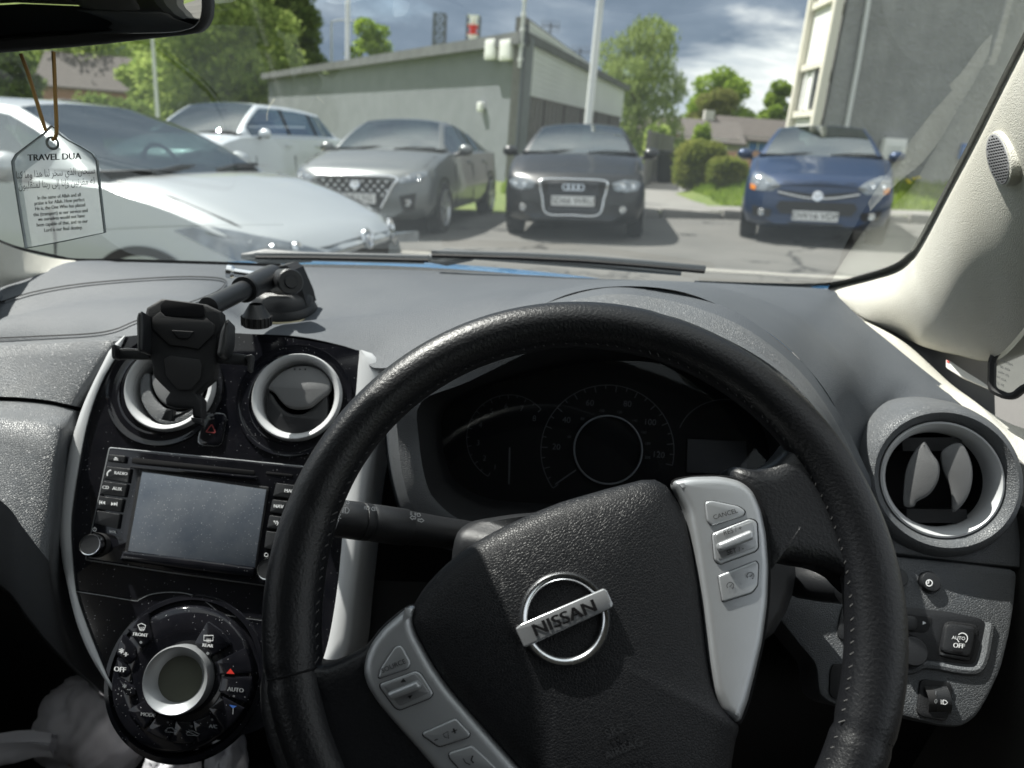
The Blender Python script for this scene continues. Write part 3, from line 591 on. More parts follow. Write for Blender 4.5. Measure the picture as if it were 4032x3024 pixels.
gb = MB(); gb.grid([[(x, y, bz(x, y) - (.3 if y < KY + 1.3 else 0)) for x in [3.2 + .45 * k for k in range(22)]] for y in [KY + 1.21, KY + 1.32, KY + 1.8, KY + 2.3, KY + 2.8, KY + 3.2, KY + 5]], MT['lawn']); o = gb.build('grass_bank', None, smooth=60); tag(o, 'grassy bank rising behind the pavement', 'grass bank', kind='structure')
for _ in range(16000):
    if rng.random() < .5: x, y = rng.uniform(3.6, 6.0), rng.uniform(KY + 1.2, 17.0)
    else: x, y = rng.uniform(6.0, 12.0), rng.uniform(KY + 1.2, 15.6)
    h = rng.uniform(.05, .16); a = rng.uniform(0, 6.28); z = bz(x, y) - .01; m.add([(x - .012 * cos(a), y - .012 * sin(a), z), (x + .012 * cos(a), y + .012 * sin(a), z), (x + rng.uniform(-.05, .05), y + rng.uniform(-.05, .05), z + h)], [[0, 1, 2]], MT['leaf_bright'])
for _ in range(5000):
    x, y = rng.uniform(-.6, 1.6), rng.uniform(17.5, 21.4); h = rng.uniform(.06, .2); z = gz(x) - .03; m.add([(x - .015, y, z), (x + .015, y, z), (x + rng.uniform(-.05, .05), y, z + h)], [[0, 1, 2]], MT['leaf_bright'])
o = m.build('verge_grass', None, smooth=0); tag(o, 'rough green grass on the verge behind the kerb', 'grass', kind='stuff')
for k in range(12):
    pass
m = MB()
for k in range(16):
    x = rng.uniform(7.2, 10); y = rng.uniform(13.8, 15.4); z = bz(x, y); m.lathe((x, y, z + .16), (0, 0, 1), [(0, .02), (.035, .03), (.045, .01), (0, 0)], MT['flower'], 8); m.tube([(x, y, z), (x, y, z + .16)], .004, MT['leaf_bright'], 4)
o = m.build('dandelions', None); tag(o, 'yellow dandelions scattered in the verge grass', 'flowers', kind='stuff')
# =====================================================================  posts, masts, bin
def lamp_post(label, px, y, wpx, top, arm=None, mt='steel', z0=-.5):
    a = at(f_(*px), y); r = wpx * y / 1610 / 2; e = empty('lamp_post', (a.x, y, z0), label, 'lamp post', None); m = MB(); m.tube([(a.x, y, z0), (a.x, y, z0 + 1.2)], r * 1.7, MT[mt], 12); m.tube([(a.x, y, z0 + 1.2), (a.x, y, z0 + 1.35), (a.x, y, top)], [r * 1.7, r * 1.1, r * .85], MT[mt], 12); m.build('column', e)
    m = MB(); L = arm if arm else .9; m.tube([(a.x, y, top - .05), (a.x + L * .4, y - .1, top + .10), (a.x + L, y - .15, top + .12)], r * .6, MT[mt], 8); m.rbox((a.x + L * 1.15, y - .17, top + .10), (.5 if abs(L) > .5 else .3, .18, .10), MT['white_paint'], r=.05); m.build('lantern', e)
lamp_post('thick pale lamp post standing behind the black car', (1283, 140), 15.2, 15, 6.2, z0=-.1)
lamp_post('slim white lamp post rising beyond the middle of the hall roof', (751, 60), 48, 9, 14.5)
lamp_post('thin grey lamp post in front of the far trees', (336, 180), 24, 7, 3.55, arm=.3, mt='steel')
lamp_post('short street lamp with a side arm next to the slim white post', (716, 90), 62, 4, at(f_(716, 45), 62).z, arm=1.6)
def mast(label, px, w_px, top, bot, y, mats):
    c = at(f_(px, top), y); z0 = -2; w_ = w_px * y / 1610 / 2; e = empty('lattice_tower', (c.x, y, z0), label, 'tower', 'lattice towers far beyond the hall'); n = 14
    for sx in (-1, 1):
        for sy in (-1, 1): m = MB(); m.tube([(c.x + sx * w_, y + sy * w_, z0), (c.x + sx * w_, y + sy * w_, c.z)], w_ * .16, MT['dark_steel'], 6); m.build('leg', e)
    H_ = c.z - z0
    for sy, k in [(sy, k) for sy in (-1, 1) for k in range(n)]:
        if k == 0: m = MB()
        za, zb_ = z0 + H_ * k / n, z0 + H_ * (k + 1) / n; mt = MT[mats[k % len(mats)]]
        m.tube([(c.x - w_, y + sy * w_, za), (c.x + w_, y + sy * w_, zb_)], w_ * .12, mt, 4); m.tube([(c.x + w_, y + sy * w_, za), (c.x - w_, y + sy * w_, zb_)], w_ * .12, mt, 4); m.tube([(c.x - w_, y + sy * w_, zb_), (c.x + w_, y + sy * w_, zb_)], w_ * .10, mt, 4)
        if k == n - 1: m.build('bracing', e)
    if len(mats) > 1:
        m = MB(); m.grid([[(c.x + w_ * .55 * cos(a), y + w_ * .55 * sin(a), z0 + H_ * k / n) for a in [pi / 4 * q for q in range(8)]] for k in range(n + 1)], MT[mats[0]], closed=True); m.mi = [m.slot(MT[mats[(i // 8) % len(mats)]]) for i in range(len(m.f))]; m.build('banded_core', e)
mast('dark lattice tower far beyond the hall roof', 951, 22, 30, 85, 190, ['dark_steel'])
mast('red and white banded lattice tower far beyond the hall roof', 1024, 24, 35, 80, 190, ['red_ink', 'white_paint'])
for lab, px, py, hh in (('tv aerial on the hall roof between the wall pole and the lamp post', 1190, 50, 2.0), ('small tv aerial low on the hall roof just left of the lamp post', 1254, 105, 1.6)):
    y = 30; t = at(f_(px, py), y); e = empty('tv_aerial', t - V((0, 0, hh)), lab, 'aerial'); m = MB(); m.tube([t - V((0, 0, hh)), t], .025, MT['dark_steel'], 6); m.build('mast', e); m = MB(); m.tube([t - V((.35, 0, .1)), t + V((.35, 0, -.1))], .018, MT['dark_steel'], 6)
    for k in range(6): m.tube([t + V((-.3 + .12 * k, 0, -.32)), t + V((-.3 + .12 * k, 0, .12))], .012, MT['dark_steel'], 5)
    m.build('aerial_head', e)
p = at(f_(1443, 350), 22); e = empty('wheelie_bin', (p.x, 22, .12), 'black wheelie bin beside the timber fence on the path', 'bin')
m = MB(); m.grid([[V((p.x, 22, .15)) + V((sx * w_, sy * w_, z)) for sx, sy in ((-1, -1), (1, -1), (1, 1), (-1, 1))] for w_, z in ((.22, 0), (.29, .9))], MT['bin_black'], closed=True); m.build('body', e); m = MB(); m.rbox((p.x, 22, 1.10), (.64, .68, .07), MT['bin_black'], r=.05); m.build('lid', e)
for sx in (-1, 1): m = MB(); m.lathe((p.x + sx * .25, 22.25, .2), (1, 0, 0), [(0, -.03), (.1, -.03), (.1, .03), (0, .03)], MT['rubber'], 16); m.build('wheel', e)
from mathutils.bvhtree import BVHTree
# =====================================================================  parked cars
glass_mat('car_glass', (.22, .28, .265), .40, .0); mat('car_trim', (.02, .02, .022), .7); mat('car_mirror', (.25, .27, .28), .1, metal=.8); mat('tyre', (.018, .018, .019), .8); mat('alloy', (.48, .49, .50), .3, metal=.8); mat('lamp_lens', (.42, .46, .50), .10, metal=.55, coat=1.0, vary=(9, .8, (.06, .07, .08))); mat('amber', (.7, .22, .02), .25); mat('plate_white', (.74, .75, .75), .4); mat('car_black', (.012, .012, .013), .45)
def paint(name, rgb, metal=.25, coat=.6): return mat(name, rgb, .34, metal=metal, coat=coat)
paint('paint_silver', (.52, .55, .56), .35, 1.0); paint('paint_white', (.66, .71, .75), .2, 1.0); paint('paint_grey', (.15, .162, .162), .45); paint('paint_black', (.007, .008, .010), .05, .4); paint('paint_blue', (.006, .027, .082), .3)
def car(name, label, pos, rot, tilt, p, pt, feats, scale=1.0, pitch=0.0):
    e = empty(name, (0, 0, 0), label, 'car', 'parked cars'); L, W, Hh = p['L'], p['W'] / 2, p['H']; hf, hc, yc, yr0, yr1, yr2, hb = p['hf'], p['hc'], p['yc'], p['yr0'], p['yr1'], p['yr2'], p['hb']; wr = p.get('wr', .60) / .75 * W * .82
    B_ = MT[pt]; ns = []
    def station(y):
        if y < .5: k = 1 - (1 - y / .5) ** 2.6 * .30
        elif y > L - .45: k = 1 - ((y - (L - .45)) / .45) ** 2.4 * .20
        else: k = 1
        w_ = W * k
        if y < .3: t = y / .3; zt = hf - .13 * (1 - t) ** 2
        elif y < yc: t = (y - .3) / (yc - .3); zt = hf + (hc - hf) * (1 - (1 - t) ** 1.6)
        elif y < yr2: zt = hc + (hb + .05 - hc) * (y - yc) / (yr2 - yc)
        else: t = (y - yr2) / max(.01, L - yr2); zt = hb + .05 - .10 * t * t
        zb = .20 + (.06 * (1 - y / .25) if y < .25 else 0) + (.08 * ((y - (L - .3)) / .3) if y > L - .3 else 0)
        sh = zt - (.045 if y < yc else .02)
        cr_ = .035 if y < yc else .02
        half = [(0, zb), (.75 * w_, zb), (.93 * w_, zb + .06), (.99 * w_, .40), (w_, .55), (.985 * w_, .68 if sh > .74 else sh - .05), (.955 * w_, sh - .01), (.90 * w_, zt - .012), (.70 * w_, zt + cr_ * .35), (.40 * w_, zt + cr_ * .8), (0, zt + cr_)]
        pts = [(x, y, z) for x, z in half] + [(-x, y, z) for x, z in half[-2:0:-1]]
        return pts
    ys = [0, .015, .05, .11, .2, .3, .42, .55] + [.55 + (yc - .55) * k / 4 for k in range(1, 5)] + [yc + (L - .5 - yc) * k / 10 for k in range(1, 11)] + [L - .35, L - .2, L - .08, L - .02, L]
    def bowed(y, x, z): return y + (.055 * (x / W) ** 2 * 2.2 if y < .3 else 0) * (1 - y / .3 if y < .3 else 0) + (.05 * max(0, (z - .45)) / .3 * (1 - y / .3) if y < .3 else 0)
    st = [[(x, bowed(y, x, z), z) for x, y, z in station(y)] for y in ys]
    m = MB(); m.grid(st, B_, closed=True, flip=True); m.fill(st[0], B_, V((0, -1, 0))); m.fill(st[-1], B_, V((0, 1, 0))); body = m.build('body', e, smooth=38)
    bv = BVHTree.FromPolygons(m.v, m.f)
    def front(x, z, o=.006):
        h = bv.ray_cast(V((x, -3, z)), V((0, 1, 0))); return (h[0] + V((0, -o, 0))) if h[0] else V((x, .3, z))
    def side(y, z, s, o=.004):
        h = bv.ray_cast(V((s * 3, y, z)), V((-s, 0, 0))); return (h[0] + V((s * o, 0, 0))) if h[0] else V((s * W, y, z))
    def patch(m, pts, fn, mt):
        bm = bmesh.new(); vs = [bm.verts.new((a, b, 0)) for a, b in pts]
        for t in tessellate_polygon([[V((a, b, 0)) for a, b in pts]]):
            try: bm.faces.new([vs[i] for i in t])
            except ValueError: pass
        bmesh.ops.subdivide_edges(bm, edges=bm.edges, cuts=3, use_grid_fill=True); bm.verts.index_update()
        m.add([fn(v.co.x, v.co.y) for v in bm.verts], [[v.index for v in f.verts] for f in bm.faces], MT[mt]); bm.free()
    # greenhouse
    gy = [yc + (yr0 - yc) * k / 7 for k in range(8)] + [yr0 + .08]
    yB = p.get('yB', yc + 1.35); yC = p.get('yC', yr1 - .25)
    for a in (yB - .35, yB - .05, yB + .05, (yB + yC) / 2, yC - .05, yC + .05): gy.append(a)
    gy += [yr1] + [yr1 + (yr2 - yr1) * k / 5 for k in range(1, 6)]; gy = sorted(set(round(y, 3) for y in gy))
    def prof(y):
        if y <= yr0: t = (y - yc) / (yr0 - yc); return hc + .01 + (Hh - .035 - hc) * (t ** .92) + .045 * sin(pi * t)*.6
        if y <= yr1: t = (y - yr0) / (yr1 - yr0); return Hh - .035 + .035 * sin(pi * min(1, .15 + t * .7)) - p.get('drop', .04) * t * t
        t = (y - yr1) / (yr2 - yr1); z1_ = Hh - .035 + .035 * sin(pi * .85) - p.get('drop', .04); return z1_ + (hb + .04 - z1_) * t ** p.get('rear', 1.1)
    cols = [0, .35, .70, .93, 1.0]; sd = [.10, .90, 1.0]; rows = []
    for y in gy:
        z = prof(y); t0 = min(1, max(0, (y - yc) / (yr0 - yc))); t1 = min(1, max(0, (y - yr1) / (yr2 - yr1))); wt = W * .86 + (wr - W * .86) * max(t0 * (1 - t1), 0) if y < yr1 else wr + (W * .80 - wr) * t1
        belt = station(y)[7][2] - .01; wb = W * .915 if y > yc + .1 else W * .90; ze = max(belt, z - .045); r = []
        for c in cols: r.append((wt * c, y, z - .045 * c ** 2.6 if z - .045 > belt else z - (z - ze) * c ** 2.6))
        ex, ez = r[-1][0], r[-1][2]
        for s in sd: r.append((ex + (wb - ex) * s + .025 * sin(pi * s), y, ez + (belt - ez) * s))
        bow = lambda x, y: y + (.10 * (x / W) ** 2 * (1 - t0) if y <= yr0 else (-.08 * (x / W) ** 2 * t1))
        r = [(x, bow(x, yy), zz) for x, yy, zz in r]; rows.append([(-x, yy, zz) for x, yy, zz in r[:0:-1]] + r)
    nC = len(rows[0]); mid = (nC - 1) // 2
    def kind(i, j):
        y0, y1 = gy[i], gy[i + 1]; c = min(abs(j - mid), abs(j + 1 - mid)) ; yy = (y0 + y1) / 2
        top_ = c < 3; edge = c == 3; s_in = c == 5
        if yy < yr0: 
            if top_: return 'windscreen'
        elif yy > yr1 and top_ : return 'rear_window' if yy < yr2 - .06 else 'roof'
        if s_in:
            zt_, zb_ = rows[i][j][2], rows[i][j + 1][2]
            if abs(yy - yB) < .06: return 'pillar'
            if abs(yy - yC) < .06: return 'pillar'
            if yc + .28 < yy < p.get('yE', yr1 + .15): return 'side_window'
        return 'roof'
    for nm, mt in (('roof', pt), ('windscreen', 'car_glass'), ('rear_window', 'car_glass'), ('side_window', 'car_glass'), ('pillar', 'car_black')):
        if nm in ('side_window', 'pillar'):
            for s in (0, 1):
                m = MB(); m.grid(rows, MT[mt], pick=lambda i, j: kind(i, j) == nm and (j < mid) == (s == 0), flip=True)
                if m.f: m.build(nm if nm != 'pillar' else 'window_pillar', e, smooth=50)
        else:
            m = MB(); m.grid(rows, MT[mt], pick=lambda i, j: kind(i, j) == nm, flip=True); m.build(nm, e, smooth=50)
    # what shows through the glass
    m = MB(); m.grid([[(x * W * .88, y, hb + .055 + (hc - hb) * (1 if y < yc + .5 else 0) * (yc + .6 - y)) for x in (-1, -.5, 0, .5, 1)] for y in (yc + .05, yc + .3, yc + .6, yr1 - .2, yr2 - .1)], MT['car_trim'], flip=True); m.build('cabin_floor', e)
    for s in (-1, 1):
        m = MB(); m.rbox((s * W * .45, yB - .12, hb + .10), (.44, .13, .34), MT['car_trim'], r=.05); m.rbox((s * W * .45, yB - .10, hb + .33), (.25, .09, .17), MT['car_trim'], r=.04); m.build('front_seat', e)
    m = MB(); m.rbox((0, yr1 - .25, hb + .08), (1.15, .12, .26), MT['car_trim'], r=.05); m.build('rear_seat', e)
    m = MB(); m.tube([(W * .45 + .17 * cos(t), yc + .62 + .05 * sin(t), hb + .02 + .15 * sin(t)) for t in [pi * k / 10 for k in range(11)]], .014, MT['car_trim'], 6); m.build('steering_wheel_rim', e)
    m = MB(); m.rbox((0, yr0 - .05, Hh - .14), (.24, .03, .07), MT['car_trim'], (V((1, 0, 0)), V((0, 0, 1)), V((0, -1, 0))), r=.02); m.build('inside_mirror', e)
    # wheels
    R = p.get('R', .315)
    for yw in (p.get('wf', .83), p.get('wb', L - .78)):
        for s in (-1, 1):
            m = MB(); c = V((s * (W + .004), yw, R)); ax_ = V((s, 0, 0)); m.lathe(c - ax_ * .2, ax_, [(R * .6, 0), (R * .97, 0), (R, .03), (R, .17), (R * .96, .20), (R * .70, .205)], MT['tyre'], 40); wl = m.build('wheel', e, smooth=50)
            m = MB(); m.lathe(c, ax_, [(R * .72, .004), (R * .68, .010), (R * .64, -.01), (R * .62, -.05), (0, -.055)], MT['alloy'], 40)
            for k in range(5):
                t = 2 * pi * k / 5 + .3; d = V((0, cos(t), sin(t))); m.box(c + d * R * .36 - ax_ * .006, (R * .60, R * .15, .02), MT['alloy'], (d, ax_.cross(d), ax_))
            m.lathe(c, ax_, [(R * .14, -.02), (R * .14, .012), (0, .014)], MT['alloy'], 16); m.build('rim', wl)
            m = MB(); m.lathe(V((s * (W * .985), yw, R + .02)), ax_, [(R * 1.16, .012), (R * 1.02, .010), (R * .9, -.06)], MT['car_black'], 40, ref=V((0, 1, 0)) * s, a0=-20 if s > 0 else -20, a1=200); m.build('wheel_arch', e)
    # door mirrors
    for s in (-1, 1):
        m = MB(); c = V((s * (W + .085), yc + .42, hb + .07)); rr = []
        for k, q in ((0, .35), (.25, .85), (.6, 1), (.9, .8), (1, .4)): rr.append([c + V((cos(a) * .105 * q, -.06 + .13 * k, sin(a) * .075 * q)) for a in [2 * pi * i / 16 for i in range(16)]])
        m.grid(rr, MT[feats.get('mirror', pt)], closed=True, flip=True); m.fill(rr[0], MT[feats.get('mirror', pt)], V((0, -1, 0))); m.fill(rr[-1], MT['car_mirror'], V((0, 1, 0))); m.tube([c + V((-s * .05, .03, -.04)), V((s * W * .9, yc + .46, hb))], .025, MT['car_black'], 8); m.build('door_mirror', e, smooth=60)
    # lamps, grille, plates
    for s in (-1, 1):
        m = MB(); patch(m, [(s * x, z) for x, z in feats['lamp']], lambda a, b: front(a, b, .010), 'lamp_lens'); hl = m.build('headlight', e, smooth=40)
        m = MB(); cx = s * sum(x for x, z in feats['lamp']) / len(feats['lamp']); cz = sum(z for x, z in feats['lamp']) / len(feats['lamp'])
        for dx in (-.055, .065): pp = front(cx + s * dx, cz, .014); m.lathe(pp, V((0, -1, .3)), [(.040, -.01), (.036, .004), (.020, -.006), (0, .006)], MT['chrome'], 16)
        m.build('lamp_unit', hl)
        if feats.get('lamp_side'): m = MB(); patch(m, feats['lamp_side'], lambda a, b: side(a, b, s, .010), 'lamp_lens'); m.build('lamp_wrap', hl)
        if feats.get('amber'): m = MB(); patch(m, [(s * x, z) for x, z in feats['amber']], lambda a, b: front(a, b, .014), 'amber'); m.build('indicator', hl)
        if feats.get('fog'):
            m = MB(); patch(m, [(s * x, z) for x, z in feats['fog']], lambda a, b: front(a, b, .007), 'car_black'); fx = s * sum(x for x, z in feats['fog']) / len(feats['fog']); fz = sum(z for x, z in feats['fog']) / len(feats['fog']); m.lathe(front(fx, fz, .012), V((0, -1, 0)), [(.045, -.004), (.04, .006), (.0, .004)], MT['chrome'], 16); m.build('fog_lamp', e)
    m = MB(); 
    for pts in feats['grille']: patch(m, [(x, z) for x, z in pts], lambda a, b: front(a, b, .006), 'car_black')
    if feats.get('bars'):
        for z in feats['bars']: m.tube([front(x, z, .012) for x in [-.30 + .06 * k for k in range(11)]], .007, MT['dark_steel'], 5)
    gr = m.build('grille', e, smooth=30)
    if feats.get('surround'):
        m = MB(); ln = feats['surround']; m.tube([front(x, z, .014) for x, z in cr(ln, 4, feats.get('closed', True))] + ([front(*ln[0], .014)] if feats.get('closed', True) else []), feats.get('sw', .016), MT['chrome'], 8); m.build('chrome_surround', gr, smooth=60)
    if feats.get('mesh'):
        x0, x1, z0, z1_ = feats['mesh']; m = MB()
        for i in range(9):
            for j in range(4): xx = x0 + (x1 - x0) * (i + .5 * (j % 2)) / 9; zz = z0 + (z1_ - z0) * (j + .5) / 4; m.lathe(front(xx, zz, .012), V((0, -1, 0)), [(.022, 0), (.015, .006), (0, .004)], MT['chrome'], 6)
        m.build('grille_studs', gr)
    px_, pz = feats['plate']; m = MB(); y_ = min(front(px_ + dx, pz + dz, 0).y for dx in (-.2, 0, .2) for dz in (-.04, .04)) - .012; m.rbox((px_, y_, pz), (.52, .115, .012), MT['plate_white'], (V((1, 0, 0)), V((0, 0, 1)), V((0, -1, 0))), r=.01); text3(m, feats['reg'], (px_, y_, pz), (1, 0, 0), (0, 0, 1), .105, MT['ink'], -.0075 * -1, 1.0); m.build('number_plate', e)
    bx, bz, kind_ = feats['badge']; m = MB(); y_ = front(bx, bz, .02)
    if kind_ == 'rings':
        for k in range(4): m.lathe(y_ + V((-.090 + .06 * k, 0, 0)), V((0, -1, .1)), [(.030, 0), (.042, 0), (.042, .008), (.030, .008), (.030, 0)], MT['chrome'], 24)
    else:
        m.lathe(y_, V((0, -1, .25)), [(.060, -.01), (.060, .006), (.048, .008), (.046, .002), (0, .002)], MT['chrome'], 28); m.tube([y_ + V((-.035, -.012, .02)), y_ + V((0, -.014, -.012)), y_ + V((.035, -.012, .026))], .008, MT['chrome'], 6)
    m.build('badge', e)
    if feats.get('lower'): 
        m = MB()
        for pts in feats['lower']: patch(m, [(x, z) for x, z in pts], lambda a, b: front(a, b, .006), 'car_black')
        m.build('lower_intake', e)
    def topz(x, y, o=.003):
        h = bv.ray_cast(V((x, y, 3)), V((0, 0, -1))); return (h[0] + V((0, 0, o))) if h[0] else V((x, y, hc))
    m = MB(); bw = W * .85; m.tube([topz(s_x, y_) for s_x, y_ in [(-bw, yc), (-bw * 1.02, yc * .7), (-bw, .42), (-bw * .90, .17), (-bw * .5, .09), (0, .07), (bw * .5, .09), (bw * .90, .17), (bw, .42), (bw * 1.02, yc * .7), (bw, yc)]], .0055, MT['car_black'], 5); m.build('bonnet_seam', e)
    # doors, handles, wipers
    for s in (-1, 1):
        for ya, yb in ((yc + .30, yB), (yB, yC + .1)):
            m = MB(); m.tube([side(ya + .02, .86, s), side(ya, .7, s), side(ya + .02, .40, s), side(ya + .1, .30, s), side(yb - .1, .30, s), side(yb, .45, s), side(yb, .86, s)], .006, MT['car_black'], 4); hh = side(yb - .16, hb - .10, s, .016); m.rbox(hh, (.18, .035, .03), B_, (V((0, 1, 0)), V((0, 0, 1)), V((s, 0, 0))), r=.015); m.build('door_panel', e)
    m = MB()
    for a in (-.45, .12): m.tube([(a, yc + .03, hc + .03), (a + .25, yc + .055, hc + .055), (a + .55, yc + .05 + .05, hc + .05)], .010, MT['car_black'], 5)
    m.build('wiper', e)
    e.matrix_world = Matrix.Translation(V(pos)) @ Matrix.Rotation(rot, 4, 'Z') @ Matrix.Rotation(tilt, 4, 'Y') @ Matrix.Rotation(pitch, 4, 'X') @ Matrix.Scale(scale, 4)
    return e
def front_at(px, y): p = at(f_(*px), y); return V((p.x, y, gz(p.x)))
TL = -atan2(.055, 1)
hatch = dict(L=4.0, W=1.74, H=1.43, hf=.80, hc=1.0, yc=1.05, yr0=1.78, yr1=3.1, yr2=3.85, hb=.96, wr=.58, yB=2.35, yC=3.15)
car('parked_car', 'black hatchback parked nose forward in front of the lamp post', front_at((1243, 420), 9.15), RAD(-6), TL, dict(hatch, H=1.42), 'paint_black', dict(
    lamp=[(.46, .70), (.60, .74), (.74, .735), (.80, .70), (.76, .615), (.60, .60), (.48, .62)], grille=[[(-.36, .72), (.36, .72), (.38, .64), (.30, .34), (-.30, .34), (-.38, .64)]], bars=[.69, .65, .61, .57, .40, .37],
    surround=[(-.36, .725), (0, .735), (.36, .725), (.40, .66), (.37, .52), (.31, .33), (0, .32), (-.31, .33), (-.37, .52), (-.40, .66)], sw=.013, plate=(0, .485), reg='SD66 WRU', badge=(0, .645, 'rings'),
    fog=[(.46, .44), (.72, .47), (.74, .36), (.48, .32)], lower=[[(-.40, .29), (.40, .29), (.40, .24), (-.40, .24)]]))
car('parked_car', 'dark blue hatchback parked nose forward in front of the flats', front_at((1774, 420), 9.2), RAD(-18), TL, dict(hatch, L=4.02, W=1.74, H=1.48, hf=.84, hc=1.04, yc=1.0, hb=1.0, yr0=1.72), 'paint_blue', dict(
    lamp=[(.42, .70), (.52, .78), (.68, .85), (.78, .85), (.80, .72), (.72, .64), (.52, .64)], amber=[(.72, .69), (.79, .72), (.79, .66), (.73, .64)], grille=[[(-.46, .66), (-.1, .625), (.1, .625), (.46, .66), (.44, .60), (.15, .555), (-.15, .555), (-.44, .60)], [(-.42, .53), (.42, .53), (.46, .46), (.40, .38), (-.40, .38), (-.46, .46)]],
    surround=[(-.46, .635), (-.2, .585), (0, .57), (.2, .585), (.46, .635)], closed=False, sw=.012, plate=(.0, .365), reg='DW16 VDP', badge=(0, .60, 'disc'), fog=[(.50, .42), (.74, .46), (.72, .34), (.52, .33)], lower=[[(-.55, .285), (.55, .285), (.5, .24), (-.5, .24)]]))
car('parked_car', 'grey saloon with a chrome edged studded grille, parked before the hall', front_at((768, 430), 9.15), RAD(-9), TL, dict(L=4.47, W=1.82, H=1.45, hf=.80, hc=1.0, yc=1.15, yr0=1.95, yr1=2.95, yr2=4.25, hb=.96, wr=.57, yB=2.45, yC=3.30, drop=.06, rear=1.25, yE=3.65, R=.32), 'paint_grey', dict(
    lamp=[(.52, .70), (.66, .76), (.82, .80), (.84, .74), (.72, .67), (.56, .65)], grille=[[(-.52, .70), (.52, .70), (.44, .56), (.30, .36), (-.30, .36), (-.44, .56)]], mesh=(-.46, .44, .48, .69),
    surround=[(-.50, .715), (0, .725), (.50, .715), (.46, .60), (.33, .36)], closed=False, sw=.018, plate=(0, .46), reg='SK19 LYG', badge=(0, .63, 'disc'), fog=[(.55, .50), (.74, .54), (.72, .34), (.60, .32)], lower=[[(-.3, .34), (.3, .34), (.34, .25), (-.34, .25)]]))
car('parked_car', 'white family estate car parked between the silver car and the hall', front_at((316, 430), 10.8), RAD(-15), TL, dict(L=4.52, W=1.86, H=1.69, hf=.95, hc=1.16, yc=1.10, yr0=1.92, yr1=3.75, yr2=4.35, hb=1.12, wr=.62, yB=2.50, yC=3.35, yE=4.0, R=.345, rear=.9, drop=.07), 'paint_white', dict(
    lamp=[(.50, .84), (.64, .90), (.80, .93), (.82, .86), (.70, .80), (.54, .79)], grille=[[(-.46, .80), (.46, .80), (.44, .72), (-.44, .72)], [(-.5, .62), (.5, .62), (.42, .38), (-.42, .38)]], plate=(0, .56), reg='SF15 KTD', badge=(0, .86, 'disc'), fog=[(.58, .56), (.76, .58), (.74, .44), (.60, .42)]))
car('parked_car', 'pale silver hatchback parked across nearby with a sloping bonnet', V((-.84, 4.30, -.14)), RAD(78), 0.0, dict(L=4.31, W=1.78, H=1.38, hf=.80, hc=1.0, yc=1.04, yr0=1.80, yr1=3.3, yr2=4.1, hb=.97, wr=.58, yB=2.45, yC=3.2, R=.32), 'paint_silver', dict(
    lamp=[(.40, .68), (.56, .74), (.76, .80), (.86, .84), (.86, .76), (.72, .66), (.50, .62)], grille=[[(-.42, .66), (.42, .66), (.38, .57), (-.38, .57)], [(-.5, .48), (.5, .48), (.46, .30), (-.46, .30)]], plate=(0, .44), reg='SN64 FZX', badge=(0, .72, 'disc'), lamp_side=[(.06, .60), (.30, .67), (.66, .80), (.56, .825), (.30, .77), (.06, .70)], fog=[(.58, .50), (.74, .52), (.72, .38), (.60, .36)]), pitch=-.015)
p = at(f_(215, 222), 38); 
car('parked_car', 'distant red car under the far trees', V((p.x, 38, -.6)), RAD(80), 0, hatch, 'red_paint' if 'red_paint' in MT else (mat('red_paint', (.35, .04, .05), .3, coat=1.0) and 'red_paint'), dict(lamp=[(.46, .70), (.60, .74), (.74, .735), (.76, .615), (.60, .60)], grille=[[(-.36, .70), (.36, .70), (.3, .5), (-.3, .5)]], plate=(0, .42), reg='SB12 OXE', badge=(0, .72, 'disc')))
# =====================================================================  OWN CAR: dashboard
Wp = [V((0.0519, 0.3752, 0.9440)), 0.5728, 0.0196]
nW = V((-sin(Wp[2]) * cos(Wp[1]), -cos(Wp[2]) * cos(Wp[1]), sin(Wp[1])))
SW = Plane(Wp[0], nW); aW = nW.cross(V((0, 0, 1))).normalized(); aW = -aW if aW.x < 0 else aW; bW = nW.cross(aW)
SC_ = Bend(0.702, 1.0, 0.62, 0.10)
def P3(z, x, y, d): return at(z(x, y), d)
A = [P3(*q) for q in [(zC, -300, 500, .78), (zC, 0, 358, .83), (zC, 200, 298, .86), (zC, 400, 215, .90), (zC, 600, 157, .935), (zC, 1000, 158, .965), (zC, 1660, 176, 1.0),
    (zA, 150, 97, 1.0), (zA, 600, 108, 1.0), (zA, 1200, 125, 1.0), (zA, 1750, 148, 1.0), (f_, 1152, 594, .995), (f_, 1250, 600, .99), (f_, 1450, 608, .98), (f_, 1650, 617, .96), (f_, 1787, 625, .93),
    (f_, 1815, 645, .89), (f_, 1859, 688, .83), (f_, 1925, 742, .77), (f_, 1990, 795, .725), (f_, 2067, 856, .685), (f_, 2132, 915, .65), (f_, 2225, 985, .605)]]
B = [P3(*q) for q in [(zC, -300, 650, .765), (zC, 0, 600, .785), (zC, 250, 540, .80), (zC, 500, 480, .82), (zC, 750, 450, .83), (zC, 1150, 430, .83), (zC, 1650, 440, .82),
    (zA, 0, 560, .795), (zA, 600, 503, .80), (zA, 1100, 440, .80), (zA, 1600, 380, .80), (f_, 1100, 640, .80), (f_, 1215, 627, .84), (f_, 1380, 613, .84), (f_, 1565, 626, .83), (f_, 1700, 668, .78),
    (f_, 1770, 718, .74), (f_, 1830, 780, .70), (f_, 1892, 848, .68), (f_, 1945, 850, .69), (f_, 2020, 868, .68), (f_, 2100, 902, .665), (f_, 2200, 965, .625)]]
